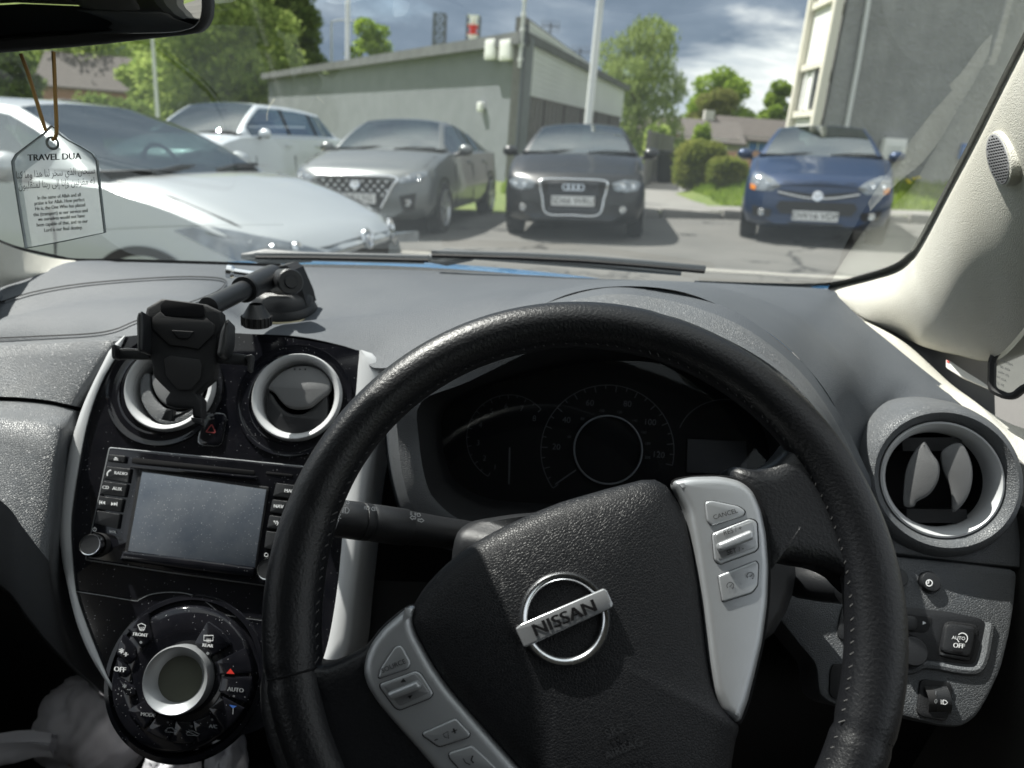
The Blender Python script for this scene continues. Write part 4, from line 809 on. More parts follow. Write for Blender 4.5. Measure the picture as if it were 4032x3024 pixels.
Cc = [P3(*q) for q in [(zC, -300, 808, .74), (zC, 0, 797, .745), (zC, 300, 785, .742), (zC, 600, 770, .735), (zC, 900, 754, .722), (zC, 1150, 742, .715), (zC, 1500, 726, .71),
    (zA, 100, 634, .712), (zA, 430, 662, .708), (zA, 830, 765, .70), (zA, 1010, 900, .68), (f_, 1060, 745, .70), (f_, 1180, 655, .72), (f_, 1310, 620, .71), (f_, 1480, 632, .685), (f_, 1650, 712, .65),
    (f_, 1740, 790, .63), (f_, 1805, 880, .61), (f_, 1855, 1000, .62), (f_, 1895, 960, .65), (f_, 1970, 905, .67), (f_, 2070, 905, .67), (f_, 2170, 960, .645)]]
def lerp_rows(r0, r1, k, bow=0.0):
    o = []
    for i in range(1, k + 1):
        t = i / k; o.append([tuple(V(a).lerp(V(b), t) + V((0, 0, bow * 4 * t * (1 - t)))) for a, b in zip(r0, r1)])
    return o
for r_, e_ in ((A, (-.30, -.06, -.03)), (B, (-.30, -.03, -.02)), (Cc, (-.30, -.01, .0))): r_.insert(0, r_[0] + V(e_))   # on to the far door
tl = [tuple(map(tuple, r)) for r in (A, B, Cc)]
a_, b_, c_ = (cr(list(r), 6, False) for r in tl)
rows = [a_] + lerp_rows(a_, b_, 5, .002) + lerp_rows(b_, c_, 6, .005)
dash = empty('dashboard', (0, .8, 1.0), 'dark grey soft plastic dashboard running the full width under the windscreen', 'dashboard')
m = MB()
back = [tuple(V(p) + V((0, .10, -.05))) for p in a_]
m.grid([back] + rows, MT['soft_dash'])
top = m.build('top_pad', dash, smooth=60)
from mathutils.bvhtree import BVHTree
class Surf(Plane):
    def __init__(s, verts, polys, flip=False): s.t = BVHTree.FromPolygons([V(v) for v in verts], polys); 
    def base(s, px):
        d = ray(px).normalized(); h = s.t.ray_cast(O, d, 5.0)
        if h[0] is None:
            q = s.t.find_nearest(O + d * .8); n = q[1]; return q[0], (n if n.dot(d) < 0 else -n)
        n = h[1]; return h[0], (n if n.dot(d) < 0 else -n)
def surf_of(rows):
    Cn = len(rows[0]); vs = [p for r in rows for p in r]; fs = [[i * Cn + j, i * Cn + j + 1, (i + 1) * Cn + j + 1, (i + 1) * Cn + j] for i in range(len(rows) - 1) for j in range(Cn - 1)]
    return Surf(vs, fs)
SD = surf_of(rows)
# passenger airbag seam
m = MB()
loop = cr(zz_(zC, [(-60, 500), (250, 402), (600, 340), (1000, 302), (1400, 280), (1650, 283), (1760, 300), (1770, 340), (1660, 420), (1300, 545), (1060, 630), (900, 695), (700, 728), (300, 748), (-60, 765)]), 5, False)
ribbon(m, loop, SD, 5, MT['seam'], .0009)
ribbon(m, [(x, y + 5) for x, y in loop], SD, 4, MT['soft_dash'], .0014)
m.build('airbag_cover_seam', dash)
# passenger-side face, glovebox lid
def loft(pxrows, n=5, k=4, mt='grain_dash', name='x', par=None, bow=0.0, smooth=60):
    ext = lambda p: ([tuple(V(p[0]) + V((-.30, 0, 0)))] if name in ('passenger_fascia', 'glovebox_lid') else []) + p
    R = [cr(ext([tuple(P3(*q)) for q in r]), n, False) for r in pxrows]; o = [R[0]]
    for u, v_ in zip(R, R[1:]): o += lerp_rows(u, v_, k, bow)
    mm = MB(); mm.grid(o, MT[mt]); ob = mm.build(name, par, smooth=smooth); return o, ob
face, _ = loft([[(zC, -300, 808, .74), (zC, 0, 797, .745), (zC, 300, 785, .742), (zC, 600, 770, .735), (zC, 900, 754, .722), (zC, 1100, 745, .735), (zC, 1300, 780, .76)],
    [(zC, -300, 835, .722), (zC, 0, 822, .727), (zC, 300, 810, .724), (zC, 600, 797, .717), (zC, 880, 785, .705), (zC, 1000, 800, .722), (zC, 1200, 850, .75)],
    [(zC, -300, 1215, .670), (zC, 0, 1222, .670), (zC, 200, 1232, .670), (zC, 400, 1255, .670), (zC, 580, 1295, .670), (zC, 640, 1310, .69), (zC, 700, 1330, .74)]], name='passenger_fascia', par=dash, mt='grain_dash')
glove, _ = loft([[(zC, -300, 1245, .672), (zC, 0, 1252, .672), (zC, 200, 1262, .672), (zC, 400, 1285, .672), (zC, 540, 1315, .672), (zC, 600, 1335, .675), (zC, 680, 1350, .72)],
    [(zC, -300, 1275, .660), (zC, 0, 1280, .660), (zC, 200, 1290, .660), (zC, 400, 1312, .660), (zC, 535, 1342, .662), (zC, 590, 1362, .668), (zC, 680, 1380, .72)],
    [(f_, -150, 905, .618), (f_, 0, 910, .618), (f_, 60, 915, .618), (f_, 105, 920, .618), (f_, 134, 925, .624), (f_, 152, 928, .645), (f_, 190, 930, .70)],
    [(f_, -150, 990, .582), (f_, 0, 1080, .563), (f_, 50, 1140, .553), (f_, 88, 1190, .548), (f_, 112, 1220, .553), (f_, 132, 1250, .585), (f_, 185, 1330, .66)],  # diagonal fold shaped so the lid below it drops into shade
    [(f_, -150, 1200, .64), (f_, 0, 1260, .622), (f_, 60, 1330, .607), (f_, 105, 1385, .60), (f_, 140, 1420, .605), (f_, 170, 1450, .62), (f_, 240, 1510, .68)],
    [(f_, -150, 1210, 1.05), (f_, 0, 1270, 1.05), (f_, 60, 1340, 1.05), (f_, 105, 1395, 1.05), (f_, 140, 1430, 1.05), (f_, 170, 1460, 1.05), (f_, 240, 1520, 1.05)]], name='glovebox_lid', par=dash, mt='grain_dash')
m = MB(); m.grid([[tuple(P3(zC, x, y, .685)) for x, y in [(-300, 1210), (0, 1220), (250, 1235), (450, 1262), (660, 1320)]], [tuple(P3(zC, x, y, .695)) for x, y in [(-300, 1262), (0, 1272), (250, 1290), (450, 1318), (660, 1390)]]], MT['deep_black']); m.build('gap_shade_sheet', dash)  # black sheet standing in for the shade inside the glovebox gap
# lower right fascia
nR = V((-.10, -.79, .61)); SR = Plane(at(zD(1500, 1500), .575), nR)
m = MB(); plate(m, cr(zz_(zD, [(300, 500), (700, 560), (960, 800), (1020, 1050), (1180, 1290), (1515, 1400), (1850, 1300), (2050, 1100), (2195, 1000), (2195, 1150), (2188, 1578), (1700, 1528), (1140, 1458), (300, 1350)]), 1), SR, MT['grain_dash'], 0, .05, .003); m.build('upper_fascia', dash)
m = MB(); lowpx = zz_(zE, [(-600, -420), (300, -240), (1145 * 1, -132), (1700, -80), (2172, -18), (2160, 120), (2140, 320), (2100, 560), (2030, 840), (1930, 1060), (1830, 1230), (1700, 1320), (1500, 1310), (1180, 1225), (620, 1140), (480, 1050), (455, 780), (330, 640), (80, 320), (-600, 100)])
plate(m, rpoly(lowpx, 30, 2), SR, MT['grain_dash'], 0, .05, .005); m.build('lower_fascia', dash)
# switch recess, its lip and the switches
m = MB(); plate(m, rpoly(zz_(zE, [(1100, 295), (1560, 335), (1850, 395), (1890, 440), (1800, 790), (1380, 745), (1200, 810), (1100, 800)]), 25), SR, MT['black_plastic'], .0006, .003, .0004); sw = m.build('switch_panel', dash)
m = MB(); cord(m, cr(zz_(zE, [(1100, 840), (1260, 830), (1350, 790), (1480, 800), (1640, 830), (1780, 838), (1840, 800), (1880, 700), (1905, 560), (1925, 440)]), 4, False), SR, .0035, MT['grain_dash'], .0005, 8); m.build('lip', sw)
m = MB()
plate(m, rpoly(zz_(zE, [(1545, 415), (1835, 450), (1780, 770), (1488, 720)]), 30), SR, MT['matte_black'], .0018, .003, .0008)
plate(m, rpoly(zz_(zE, [(1560, 435), (1810, 468), (1765, 725), (1515, 680)]), 22), SR, MT['black_plastic'], .006, .005, .0015)
plate(m, rpoly(zz_(zE, [(1517, 684), (1762, 727), (1755, 757), (1512, 712)]), 6), SR, MT['black_plastic'], .0045, .004, .001)
text(m, 'AUTO', SR, zE(1660, 563), (109, 10), 19, MT['white_ink'], .0066); text(m, 'OFF', SR, zE(1662, 628), (105, 10), 26, MT['white_ink'], .0066, fat=True)
ribbon(m, [zE(*p) for p in circ((1692, 563), 43, 20, a0=-140, a1=55)], SR, 3.5, MT['white_ink'], .0066); ribbon(m, [zE(*p) for p in circ((1692, 563), 43, 8, a0=130, a1=175)], SR, 3.5, MT['white_ink'], .0066)
plate(m, zz_(zE, [(1612, 660), (1695, 674), (1690, 694), (1610, 680)]), SR, MT['deep_black'], .0064, .001, .0002)
m.build('auto_stop_switch', sw)
m = MB(); plate(m, rpoly(zz_(zE, [(1090, 355), (1430, 380), (1435, 420), (1400, 520), (1240, 505), (1090, 500)]), 28), SR, MT['matte_black'], .0016, .002, .0006)
m.fill([SR.hit(zE(*p), .0022) for p in [(1358, 418), (1388, 436), (1356, 450)]], MT['white_ink'], nR)
plate(m, rpoly(zz_(zE, [(1120, 345), (1300, 370), (1330, 420), (1310, 505), (1130, 500)]), 30), SR, MT['black_plastic'], .012, .011, .003); m.build('mirror_switch', sw)
m = MB(); c, u, v_, n = SR.frame(zE(1225, 670)); m.lathe(c, n, [(.0125, 0), (.0125, .009), (.0112, .012), (.006, .0125), (0, .0125)], MT['black_plastic'], 24)
m.fill([SR.hit(zE(*p), .0076) for p in [(1268, 662), (1298, 680), (1266, 694)]], MT['white_ink'], nR); m.build('mirror_adjuster_knob', sw)
m = MB(); plate(m, rpoly(zz_(zE, [(690, 265), (900, 275), (900, 610), (640, 575), (650, 420)]), 25), SR, MT['black_plastic'], .002, .003, .001); m.build('blank_cover', dash)
m = MB(); plate(m, rpoly(zz_(zE, [(600, 775), (800, 790), (800, 1130), (570, 1060), (575, 850)]), 25), SR, MT['matte_black'], .002, .003, .001); m.build('blank_cover', dash)
m = MB(); c, u, v_, n = SR.frame(zE(1410, 92)); m.lathe(c, n, [(.0092, -.004), (.0092, .0012)], MT['seam'], 32); m.lathe(c, n, [(.0083, 0), (.0083, .0035), (.0075, .0050), (.004, .0053), (0, .0053)], MT['black_plastic'], 32)
ribbon(m, [zE(*p) for p in circ((1412, 97), 26, 20)], SR, 4, MT['white_ink'], .0064, closed=True); ribbon(m, [zE(*p) for p in [(1408, 76), (1408, 100), (1390, 98)]], SR, 4, MT['white_ink'], .0064); m.build('clock_button', dash)
m = MB(); c, u, v_, n = SR.frame(zE(1135, 55)); m.lathe(c, n, [(.0083, 0), (.0083, .0035), (.0075, .0050), (0, .0053)], MT['black_plastic'], 32); m.build('trip_button', dash)
m = MB(); plate(m, rpoly(zz_(zE, [(1340, 905), (1590, 935), (1615, 985), (1570, 1270), (1310, 1215)]), 25), SR, MT['matte_black'], .0025, .003, .001)
c0, u, v_, n = SR.frame(zE(1475, 1075)); cyl = MB()
for x0, x1, mm_ in ((-.0105, -.0035, 'rubber'), (-.0035, .0015, 'black_plastic'), (.0015, .0095, 'black_plastic')):
    m.grid([[c0 + u * x + v_ * (.0125 * sin(t)) + n * (.0125 * cos(t) - .0055) for t in [RAD(-75 + 150 * k / 18) for k in range(19)]] for x in (x0 * .9, x1 * .9)], MT[mm_])
text(m, '0', SR, zE(1468, 1098), (1, .08), 24, MT['grey_ink'], .0076); text(m, '1', SR, zE(1468, 1026), (1, .08), 22, MT['grey_ink'], .0076)
ribbon(m, [zE(*p) for p in [(1530, 1085), (1530, 1120), (1550, 1122), (1566, 1108), (1552, 1090), (1530, 1085)]], SR, 3, MT['white_ink'], .0076)
for k in range(4): ribbon(m, [zE(1508, 1086 + 10 * k), zE(1524, 1088 + 10 * k)], SR, 2, MT['white_ink'], .0076)
m.build('headlamp_level_thumbwheel', dash)
# right-hand vent pod and vent
nV = V((-.16, -.90, .40)).normalized(); SV = Plane(at(zD(1515, 830), .60), nV); pc, u, v_, n = SV.frame(zD(1515, 830)); dV = (pc - O).dot(FW); q = dV / F / 2.1434
m = MB(); m.lathe(pc, n, [(760 * q, -.085), (745 * q, -.05), (700 * q, -.022), (650 * q, -.004), (600 * q, .0065), (560 * q, .009), (525 * q, .006), (492 * q, -.001), (488 * q, -.004)], MT['grain_dash'], 64); pod = m.build('vent_pod', dash, smooth=60)
m = MB(); m.lathe(pc, n, [(489 * q, -.004), (487 * q, .001), (470 * q, .0018), (440 * q, -.002), (418 * q, -.009), (405 * q, -.020)], MT['satin_silver'], 64); m.build('vent_ring', pod, smooth=60)
m = MB(); m.lathe(pc, n, [(406 * q, -.020), (400 * q, -.05), (0, -.055)], MT['deep_black'], 48); m.build('vent_duct', pod)
SVb = Plane(pc - n * .012, n)
m = MB(); plate(m, cr(zz_(zD, [(1360, 515), (1390, 540), (1430, 610), (1480, 680), (1495, 740), (1485, 830), (1440, 920), (1380, 980), (1300, 1020), (1275, 1062), (1195, 1050), (1193, 900), (1215, 740), (1280, 600)]), 3), Plane(pc + n * .001 - u * .018, n * cos(RAD(26)) - u * sin(RAD(26))), MT['sunlit_flap'], .004, .005, .0025); m.build('vent_flap', pod)
m = MB(); plate(m, cr(zz_(zD, [(1510, 610), (1580, 545), (1650, 522), (1700, 540), (1745, 620), (1775, 720), (1778, 830), (1750, 950), (1690, 1050), (1610, 1105), (1600, 960), (1570, 850), (1525, 750)]), 3), Plane(pc + n * .001 + u * .012, n * cos(RAD(20)) - u * sin(RAD(20))), MT['sunlit_flap'], .002, .005, .0025); m.build('vent_flap', pod)
m = MB(); m.box(pc - n * .03 - v_ * (315 * q), (480 * q, .012, .03), MT['matte_black'], (u, v_, n)); m.build('vent_bar', pod); m = MB(); m.box(pc - n * .03 + v_ * (300 * q), (480 * q, .012, .03), MT['matte_black'], (u, v_, n)); m.build('vent_bar', pod)
# =====================================================================  instrument cluster
cl = empty('instrument_cluster', (.1, .65, .95), 'unlit black instrument cluster with two round gauges behind the steering wheel', 'instrument cluster')
Lo = [(845, 850, .67), (832, 950, .67), (848, 1060, .66), (880, 1130, .65), (960, 1185, .63), (1100, 1205, .62), (1300, 1205, .62), (1600, 1195, .62), (1830, 1150, .62), (1885, 1070, .60), (1858, 985, .605), (1805, 880, .61), (1740, 790, .63), (1650, 712, .65), (1560, 660, .67), (1430, 624, .70), (1310, 618, .715), (1180, 652, .725), (960, 765, .69)]
Lg = [(850, 855, .64), (840, 950, .64), (855, 1057, .63), (885, 1125, .62), (962, 1175, .61), (1100, 1192, .60), (1300, 1192, .60), (1600, 1182, .60), (1822, 1140, .605), (1872, 1062, .59), (1843, 983, .595), (1790, 884, .60), (1726, 800, .62), (1640, 728, .635), (1548, 680, .655), (1430, 646, .68), (1310, 636, .69), (1185, 668, .70), (968, 775, .66)]
Ll = [(868, 862, .605), (860, 950, .605), (875, 1050, .595), (903, 1112, .59), (975, 1155, .585), (1100, 1172, .58), (1300, 1172, .575), (1600, 1160, .575), (1805, 1120, .58), (1850, 1045, .58), (1822, 965, .585), (1770, 880, .59), (1708, 812, .605), (1625, 752, .62), (1535, 708, .635), (1430, 680, .65), (1310, 674, .655), (1195, 700, .655), (985, 800, .63)]
Li = [(910, 868, .60), (905, 950, .60), (920, 1040, .59), (945, 1085, .585), (1000, 1125, .58), (1100, 1140, .575), (1300, 1140, .57), (1600, 1130, .57), (1780, 1095, .575), (1815, 1035, .575), (1790, 965, .58), (1742, 892, .585), (1685, 830, .60), (1610, 778, .615), (1525, 738, .63), (1430, 714, .645), (1310, 708, .65), (1205, 732, .65), (1010, 825, .625)]
SK = Plane(at(f_(1300, 960), .665), V((0, -.90, .44)))
Lk = [(965, 880), (955, 950), (968, 1010), (985, 1040), (1040, 1072), (1120, 1085), (1300, 1090), (1500, 1085), (1625, 1050), (1660, 1000), (1655, 945), (1625, 890), (1580, 850), (1520, 815), (1460, 795), (1400, 782), (1310, 780), (1230, 790), (1060, 830)]
R_ = [[tuple(P3(f_, *q_)) for q_ in L] for L in (Lo, Lg)]; R2 = [[tuple(P3(f_, *q_)) for q_ in L] for L in (Lg, Ll, Li)]; Rk = [tuple(SK.hit(f_(*q_))) for q_ in Lk]
m = MB(); g = [cr(r, 4) for r in R_]; g2 = [cr(r, 4) for r in R2]
m.grid(g, MT['soft_dash'], closed=True); m.grid([g[1], [tuple(V(p).lerp(V(q_), .5) + V((0, 0, .002))) for p, q_ in zip(g2[0], g2[1])], g2[1]], MT['grain_dash'], closed=True)
hood = m.build('hood', cl, smooth=50)
m = MB(); m.grid([g2[1], [tuple(V(p).lerp(V(q_), .5) + V((0, -.004, .003))) for p, q_ in zip(g2[1], g2[2])], g2[2]], MT['grain_dash'], closed=True); m.build('lip', cl, smooth=60)
m = MB(); gk = cr(Rk, 4); m.grid([g2[2], [tuple(V(p).lerp(V(q_), .5)) for p, q_ in zip(g2[2], gk)], gk], MT['matte_black'], closed=True); m.build('inner_shroud', cl, smooth=60)
m = MB(); m.fill([SK.hit(f_(*q_), -.001) for q_ in cr(Lk, 3)], MT['deep_black'], SK.n); m.build('gauge_board', cl)
def gauge(name, c, r, ry, t0, t1, n, labels, lr, lsz, ring=None):
    m = MB(); ribbon(m, circ(c, r, 60, ry, 0, t0, t1), SK, 3.0, MT['dim_ink'], .001)
    for k in range(n + 1):
        t = RAD(t0 + (t1 - t0) * k / n); L = .90 if k % 2 == 0 else .94
        ribbon(m, [(c[0] + r * L * cos(t), c[1] + ry * L * sin(t)), (c[0] + r * cos(t), c[1] + ry * sin(t))], SK, 3.2, MT['dim_ink'], .001)
    for s, t in labels: text(m, s, SK, (c[0] + r * lr * cos(RAD(t)), c[1] + ry * lr * sin(RAD(t))), (1, .08), lsz * 1.2, MT['dim_ink'], .0012)
    return m
c = z6(1115, 990); m = gauge('t', c, 168, 172, 120, 318, 16, [('1', 117), ('2', 142), ('3', 172), ('4', 204), ('5', 236), ('6', 264), ('7', 293), ('8', 322)], .74, 26)
ribbon(m, [z6(1117, 1045), z6(1112, 1275)], SK, 6, MT['dim_ink'], .002); m.build('rev_counter', cl)
c = z6(1725, 1065); m = gauge('s', c, 262, 258, 145, 373, 24, [('20', 184), ('40', 217), ('60', 250), ('80', 293), ('100', 326), ('120', 365)], .77, 28)
for s, t in (('60', 200), ('80', 232), ('100', 262), ('120', 287), ('140', 312), ('160', 333), ('180', 350), ('200', 10)): text(m, s, SK, (c[0] + 160 * cos(RAD(t)), c[1] + 158 * sin(RAD(t))), (1, .08), 15, MT['dim_ink'], .0012)
ribbon(m, [z6(1400, 1275), z6(1530, 1185)], SK, 5, MT['dim_ink'], .002); sp = m.build('speedometer', cl)
m = MB(); pc_, u_, v2, n_ = SK.frame(z6(1727, 1060)); qq = (pc_ - O).dot(FW) / F / 1.58
m.lathe(pc_, n_, [(216 * qq, .001), (214 * qq, .004), (208 * qq, .004), (205 * qq, .001)], MT['dark_silver'], 64); m.build('dial_ring', sp)
m = MB(); ribbon(m, circ(z8(330, 350), 190, 40, 170, 0, 200, 350), SK, 3, MT['dim_ink'], .001); plate(m, zz_(z8, [(180, 335), (415, 345), (420, 480), (175, 470)]), SK, MT['black_plastic'], .002, .002, .0005); m.build('trip_display', cl)
glass_mat('lens', (.72, .74, .77), .4, .0)
SL = Plane(at(f_(1300, 960), .645), V((0, -.88, .47)))
m = MB(); m.fill([SL.hit(f_(*q_)) for q_ in cr(Lk, 3)], MT['lens'], SL.n); m.build('clear_lens', cl)
# =====================================================================  centre console
con = empty('centre_console', (-.28, .66, .9), 'glossy piano black centre console panel framed by curved silver strips', 'centre console')
Lf = zz_(zC, [(985, 750), (900, 930), (820, 1060), (745, 1240), (690, 1420), (640, 1658)]) + zz_(z5, [(412, 200), (420, 450), (440, 640), (490, 800), (560, 980), (640, 1160), (760, 1340), (900, 1470)])
Rf = zz_(zA, [(835, 762), (822, 900), (810, 1020), (800, 1130)]) + [(1385, 1720), (1365, 1860), (1350, 2050), (1335, 2250), (1315, 2420), (1280, 2560), (1220, 2700), (1120, 2810), (1000, 2880), (860, 2915)]
Lf, Rf = resample(cr(Lf, 4, False), 110), resample(cr(Rf, 4, False), 110)
m = MB(); G_ = []
for i, (a, b) in enumerate(zip(Lf, Rf)):
    r = []
    for j in range(71):
        t = j / 70; x = a[0] + (b[0] - a[0]) * t; y = a[1] + (b[1] - a[1]) * t
        if i < 14: # the top edge bows upward
            y += (1 - i / 14) * (-40 * 4 * t * (1 - t) )
        r.append(SC_.hit((x, y)))
    G_.append(r)
G_ = [[p + V((0, .02, -.01)) for p in G_[0]]] + G_
VH = [zA(345, 1130), zC(1350, 1155)]
def hole(i, j):
    p = proj((G_[i][j] + G_[i + 1][j + 1]) / 2); return all((p[0] - c[0]) ** 2 + (p[1] - c[1]) ** 2 > 160 ** 2 for c in VH)
m.grid(G_, MT['piano_black'], pick=hole); con_p = m.build('fascia', con, smooth=60)
def strip(outer, inner, name, h=.003, drop=.045, n=40):
    o, i_ = resample(cr(outer, 4, False), n), resample(cr(inner, 4, False), n); m = MB(); rows = []
    for a, b in zip(o, i_):
        pa, na = SC_.base(a); pb, nb = SC_.base(b); e = (pa - pb).normalized()
        mid = SC_.hit(((a[0] + b[0]) / 2, (a[1] + b[1]) / 2), h + .0012)
        rows.append([pb - nb * .004, pb + nb * (h - .001), SC_.hit((b[0] + (a[0] - b[0]) * .06, b[1] + (a[1] - b[1]) * .06), h), mid, SC_.hit((b[0] + (a[0] - b[0]) * .85, b[1] + (a[1] - b[1]) * .85), h - .0006),
                     pa + na * (h - .005), pa + na * (-drop * .4) + e * .003, pa - na * drop + e * .004])
    m.grid(rows, MT['satin_silver']); return m.build(name, con, smooth=50)
strip(zz_(zC, [(975, 742), (870, 830), (800, 960), (720, 1120), (640, 1300), (580, 1480), (530, 1658)]) + zz_(z5, [(335, 200), (352, 450), (385, 600), (432, 800), (502, 980), (600, 1140), (730, 1320), (880, 1460)]),
      zz_(zC, [(990, 748), (905, 930), (825, 1060), (750, 1240), (694, 1420), (644, 1658)]) + zz_(z5, [(416, 200), (424, 450), (444, 640), (494, 800), (564, 980), (644, 1160), (765, 1340), (905, 1470)]), 'silver_strip')
strip(zz_(zA, [(850, 756), (930, 780), (985, 840), (1012, 920)]) + [(1500, 1600), (1471, 1765), (1445, 1923), (1428, 2113), (1400, 2354), (1375, 2562), (1300, 2700), (1200, 2820)],
      zz_(zA, [(835, 760), (830, 830), (822, 900), (815, 1000)]) + [(1395, 1640), (1378, 1765), (1362, 1923), (1350, 2113), (1325, 2354), (1285, 2562), (1225, 2700), (1130, 2810)], 'silver_strip', drop=.07)
m = MB()
ribbon(m, cr(zz_(z5, [(436, 625), (600, 650), (780, 680), (810, 672), (880, 642), (1000, 630), (1110, 645), (1200, 690), (1270, 745), (1330, 766), (1540, 797), (1800, 830)]), 4, False), SC_, 5, MT['seam'], .0008)
ribbon(m, [(x, y + 4.5) for x, y in cr(zz_(z5, [(436, 625), (600, 650), (780, 680), (810, 672), (880, 642), (1000, 630), (1110, 645), (1200, 690), (1270, 745), (1330, 766), (1540, 797), (1800, 830)]), 4, False)], SC_, 2.5, MT['dark_silver'], .0010); m.build('panel_joint', con)
def vent(c, dishc, k):
    pc, u, v_, n = SC_.frame(c); q = (pc - O).dot(FW) / F / 2
    vt = MB(); dc = SC_.hit(dishc)
    vt.lathe(dc, n, [(455 * q, .0005), (450 * q, .0022), (438 * q, .0016), (400 * q, -.0005), (352 * q, .001)], MT['piano_black'], 64)
    ob = vt.build('air_vent', con, smooth=60)
    m = MB(); m.lathe(pc, n, [(352 * q, -.002), (350 * q, .0040), (338 * q, .0075), (318 * q, .0070), (300 * q, .0040), (288 * q, .0005), (287 * q, -.02)], MT['satin_silver'], 64); m.build('vent_ring', ob, smooth=60)
    m = MB(); m.lathe(pc, n, [(290 * q, .0012), (286 * q, -.03), (280 * q, -.05), (0, -.055)], MT['deep_black'], 48); m.build('vent_duct', ob)
    return ob, pc, n, u, v_, q
ob, pc, n, u, v_, q = vent(zA(345, 1130), zA(318, 1150), 0)
S1 = Plane(pc + n * .0015, n * cos(RAD(7)) + v_ * sin(RAD(7)))
m = MB(); plate(m, cr(zz_(zA, [(108, 1055), (135, 1000), (205, 930), (300, 885), (395, 872), (480, 888), (555, 930), (600, 1000), (600, 1062), (555, 1112), (500, 1152), (435, 1198), (340, 1212), (260, 1195), (205, 1150), (155, 1085)]), 3), S1, MT['sunlit_flap'], .002, .006, .003)
for k in (320, 362, 404): m.lathe(S1.hit(zA(k, 908), .0022), n, [(.0009, 0), (.0004, .0004), (0, .0004)], MT['seam'], 8)
m.build('vent_flap', ob)
S1 = Plane(pc - n * .001, n)
m = MB(); plate(m, cr(zz_(zA, [(98, 1105), (140, 1098), (195, 1180), (275, 1248), (375, 1255), (460, 1205), (525, 1130), (578, 1105), (580, 1280), (540, 1350), (430, 1420), (300, 1432), (180, 1372), (100, 1280)]), 3), S1, MT['black_plastic'], .0, .006, .003); m.build('vent_flap', ob)
ob, pc, n, u, v_, q = vent(zC(1350, 1155), zC(1300, 1165), 1)
S1 = Plane(pc + n * .0005, n * cos(RAD(7)) + v_ * sin(RAD(7)))
m = MB(); plate(m, cr(zz_(zC, [(1190, 1090), (1200, 1040), (1300, 930), (1420, 910), (1540, 960), (1600, 1080), (1560, 1230), (1450, 1300), (1330, 1300), (1240, 1230), (1200, 1150)]), 3), S1, MT['sunlit_flap'], .003, .006, .003); m.build('vent_flap', ob)
m = MB(); plate(m, cr(zz_(zC, [(1095, 1140), (1120, 1050), (1180, 1040), (1185, 1150), (1230, 1250), (1330, 1320), (1450, 1330), (1540, 1290), (1560, 1330), (1450, 1420), (1300, 1445), (1180, 1370), (1110, 1260)]), 3), S1, MT['grain_dash'], .001, .006, .003); m.build('vent_flap', ob)
m = MB(); plate(m, rpoly(zz_(zC, [(1602, 1345), (1790, 1352), (1745, 1618), (1545, 1605)]), 30), SC_, MT['dark_silver'], .0006, .004, .0004); plate(m, rpoly(zz_(zC, [(1606, 1350), (1784, 1357), (1740, 1612), (1551, 1600)]), 28), SC_, MT['piano_black'], .0022, .003, .0012)
ribbon(m, rpoly(zz_(zC, [(1668, 1440), (1697, 1508), (1620, 1502)]), 6), SC_, 4.5, MT['dark_red'], .0028, closed=True); m.build('hazard_button', con)
# =====================================================================  infotainment unit
st = empty('infotainment_unit', (-.3, .62, .86), 'touchscreen radio unit with two button columns, a dusty blank screen', 'car stereo')
q5 = lambda x, y: z5(x, y)
body = [z4(634, 1124), z4(1200, 1178), z4(1800, 1238), z5(1655, 612), z5(1000, 522), z5(494, 446)]
m = MB(); plate(m, rpoly(body, 8), SC_, MT['piano_black'], .0045, .006, .0015); plate(m, rpoly([z4(630, 1120), z4(1200, 1174), z4(1805, 1234), z5(1660, 618), z5(1000, 529), z5(489, 452)], 10), SC_, MT['dark_silver'], .0008, .003, .0008); m.build('housing', st)
S45 = SC_
m = MB(); plate(m, rpoly([z4(806, 1250), z4(1562, 1352), z5(1485, 505), z5(720, 408)], 6), SC_, MT['matte_black'], .0058, .002, .0008)
plate(m, [z4(825, 1262), z4(1546, 1368), z5(1478, 492), z5(742, 398)], SC_, MT['screen'], .0068, .0015, .0004); m.build('touchscreen', st)
m = MB(); plate(m, rpoly([z5(708, 396), z5(1100, 440), z5(1476, 492), z5(1470, 552), z5(1090, 505), z5(690, 452)], 8), SC_, MT['piano_black'], .0085, .004, .0022); m.build('lower_bezel', st)
m = MB(); plate(m, rpoly(zz_(z4, [(770, 1182), (1480, 1258), (1474, 1288), (760, 1214)]), 8), SC_, MT['deep_black'], .0052, .002, .0004); plate(m, zz_(z4, [(752, 1216), (1490, 1290), (1484, 1312), (748, 1240)]), SC_, MT['piano_black'], .008, .003, .0018)
plate(m, rpoly(zz_(z4, [(1545, 1262), (1700, 1280), (1698, 1296), (1543, 1278)]), 4), SC_, MT['deep_black'], .0052, .002, .0004); m.build('disc_slot', st)
def button(px, marks, par=st, h=.0072, mt='black_plastic', r=4):
    m = MB(); plate(m, rpoly(px, r), SC_, MT[mt], h, .004, .0009)
    for k in marks: k(m, h + .0006)
    return m.build('button', par)
T_ = lambda s, c, sz, d=(1, .1), mk='white_ink', fat=True: (lambda m, h: text(m, s, SC_, c, d, sz, MT[mk], h, fat=fat))
def RB(pts, w_=4, mk='white_ink', cl_=False): return lambda m, h: ribbon(m, pts, SC_, w_, MT[mk], h, closed=cl_)
def TRI(pts, mk='white_ink'): return lambda m, h: m.fill([SC_.hit(p, h) for p in pts], MT[mk], SC_.base(pts[0])[1])
button(zz_(z4, [(628, 1163), (728, 1172), (720, 1214), (622, 1203)]), [TRI(zz_(z4, [(672, 1178), (686, 1190), (660, 1188)])), RB(zz_(z4, [(660, 1194), (686, 1196)]), 3)])
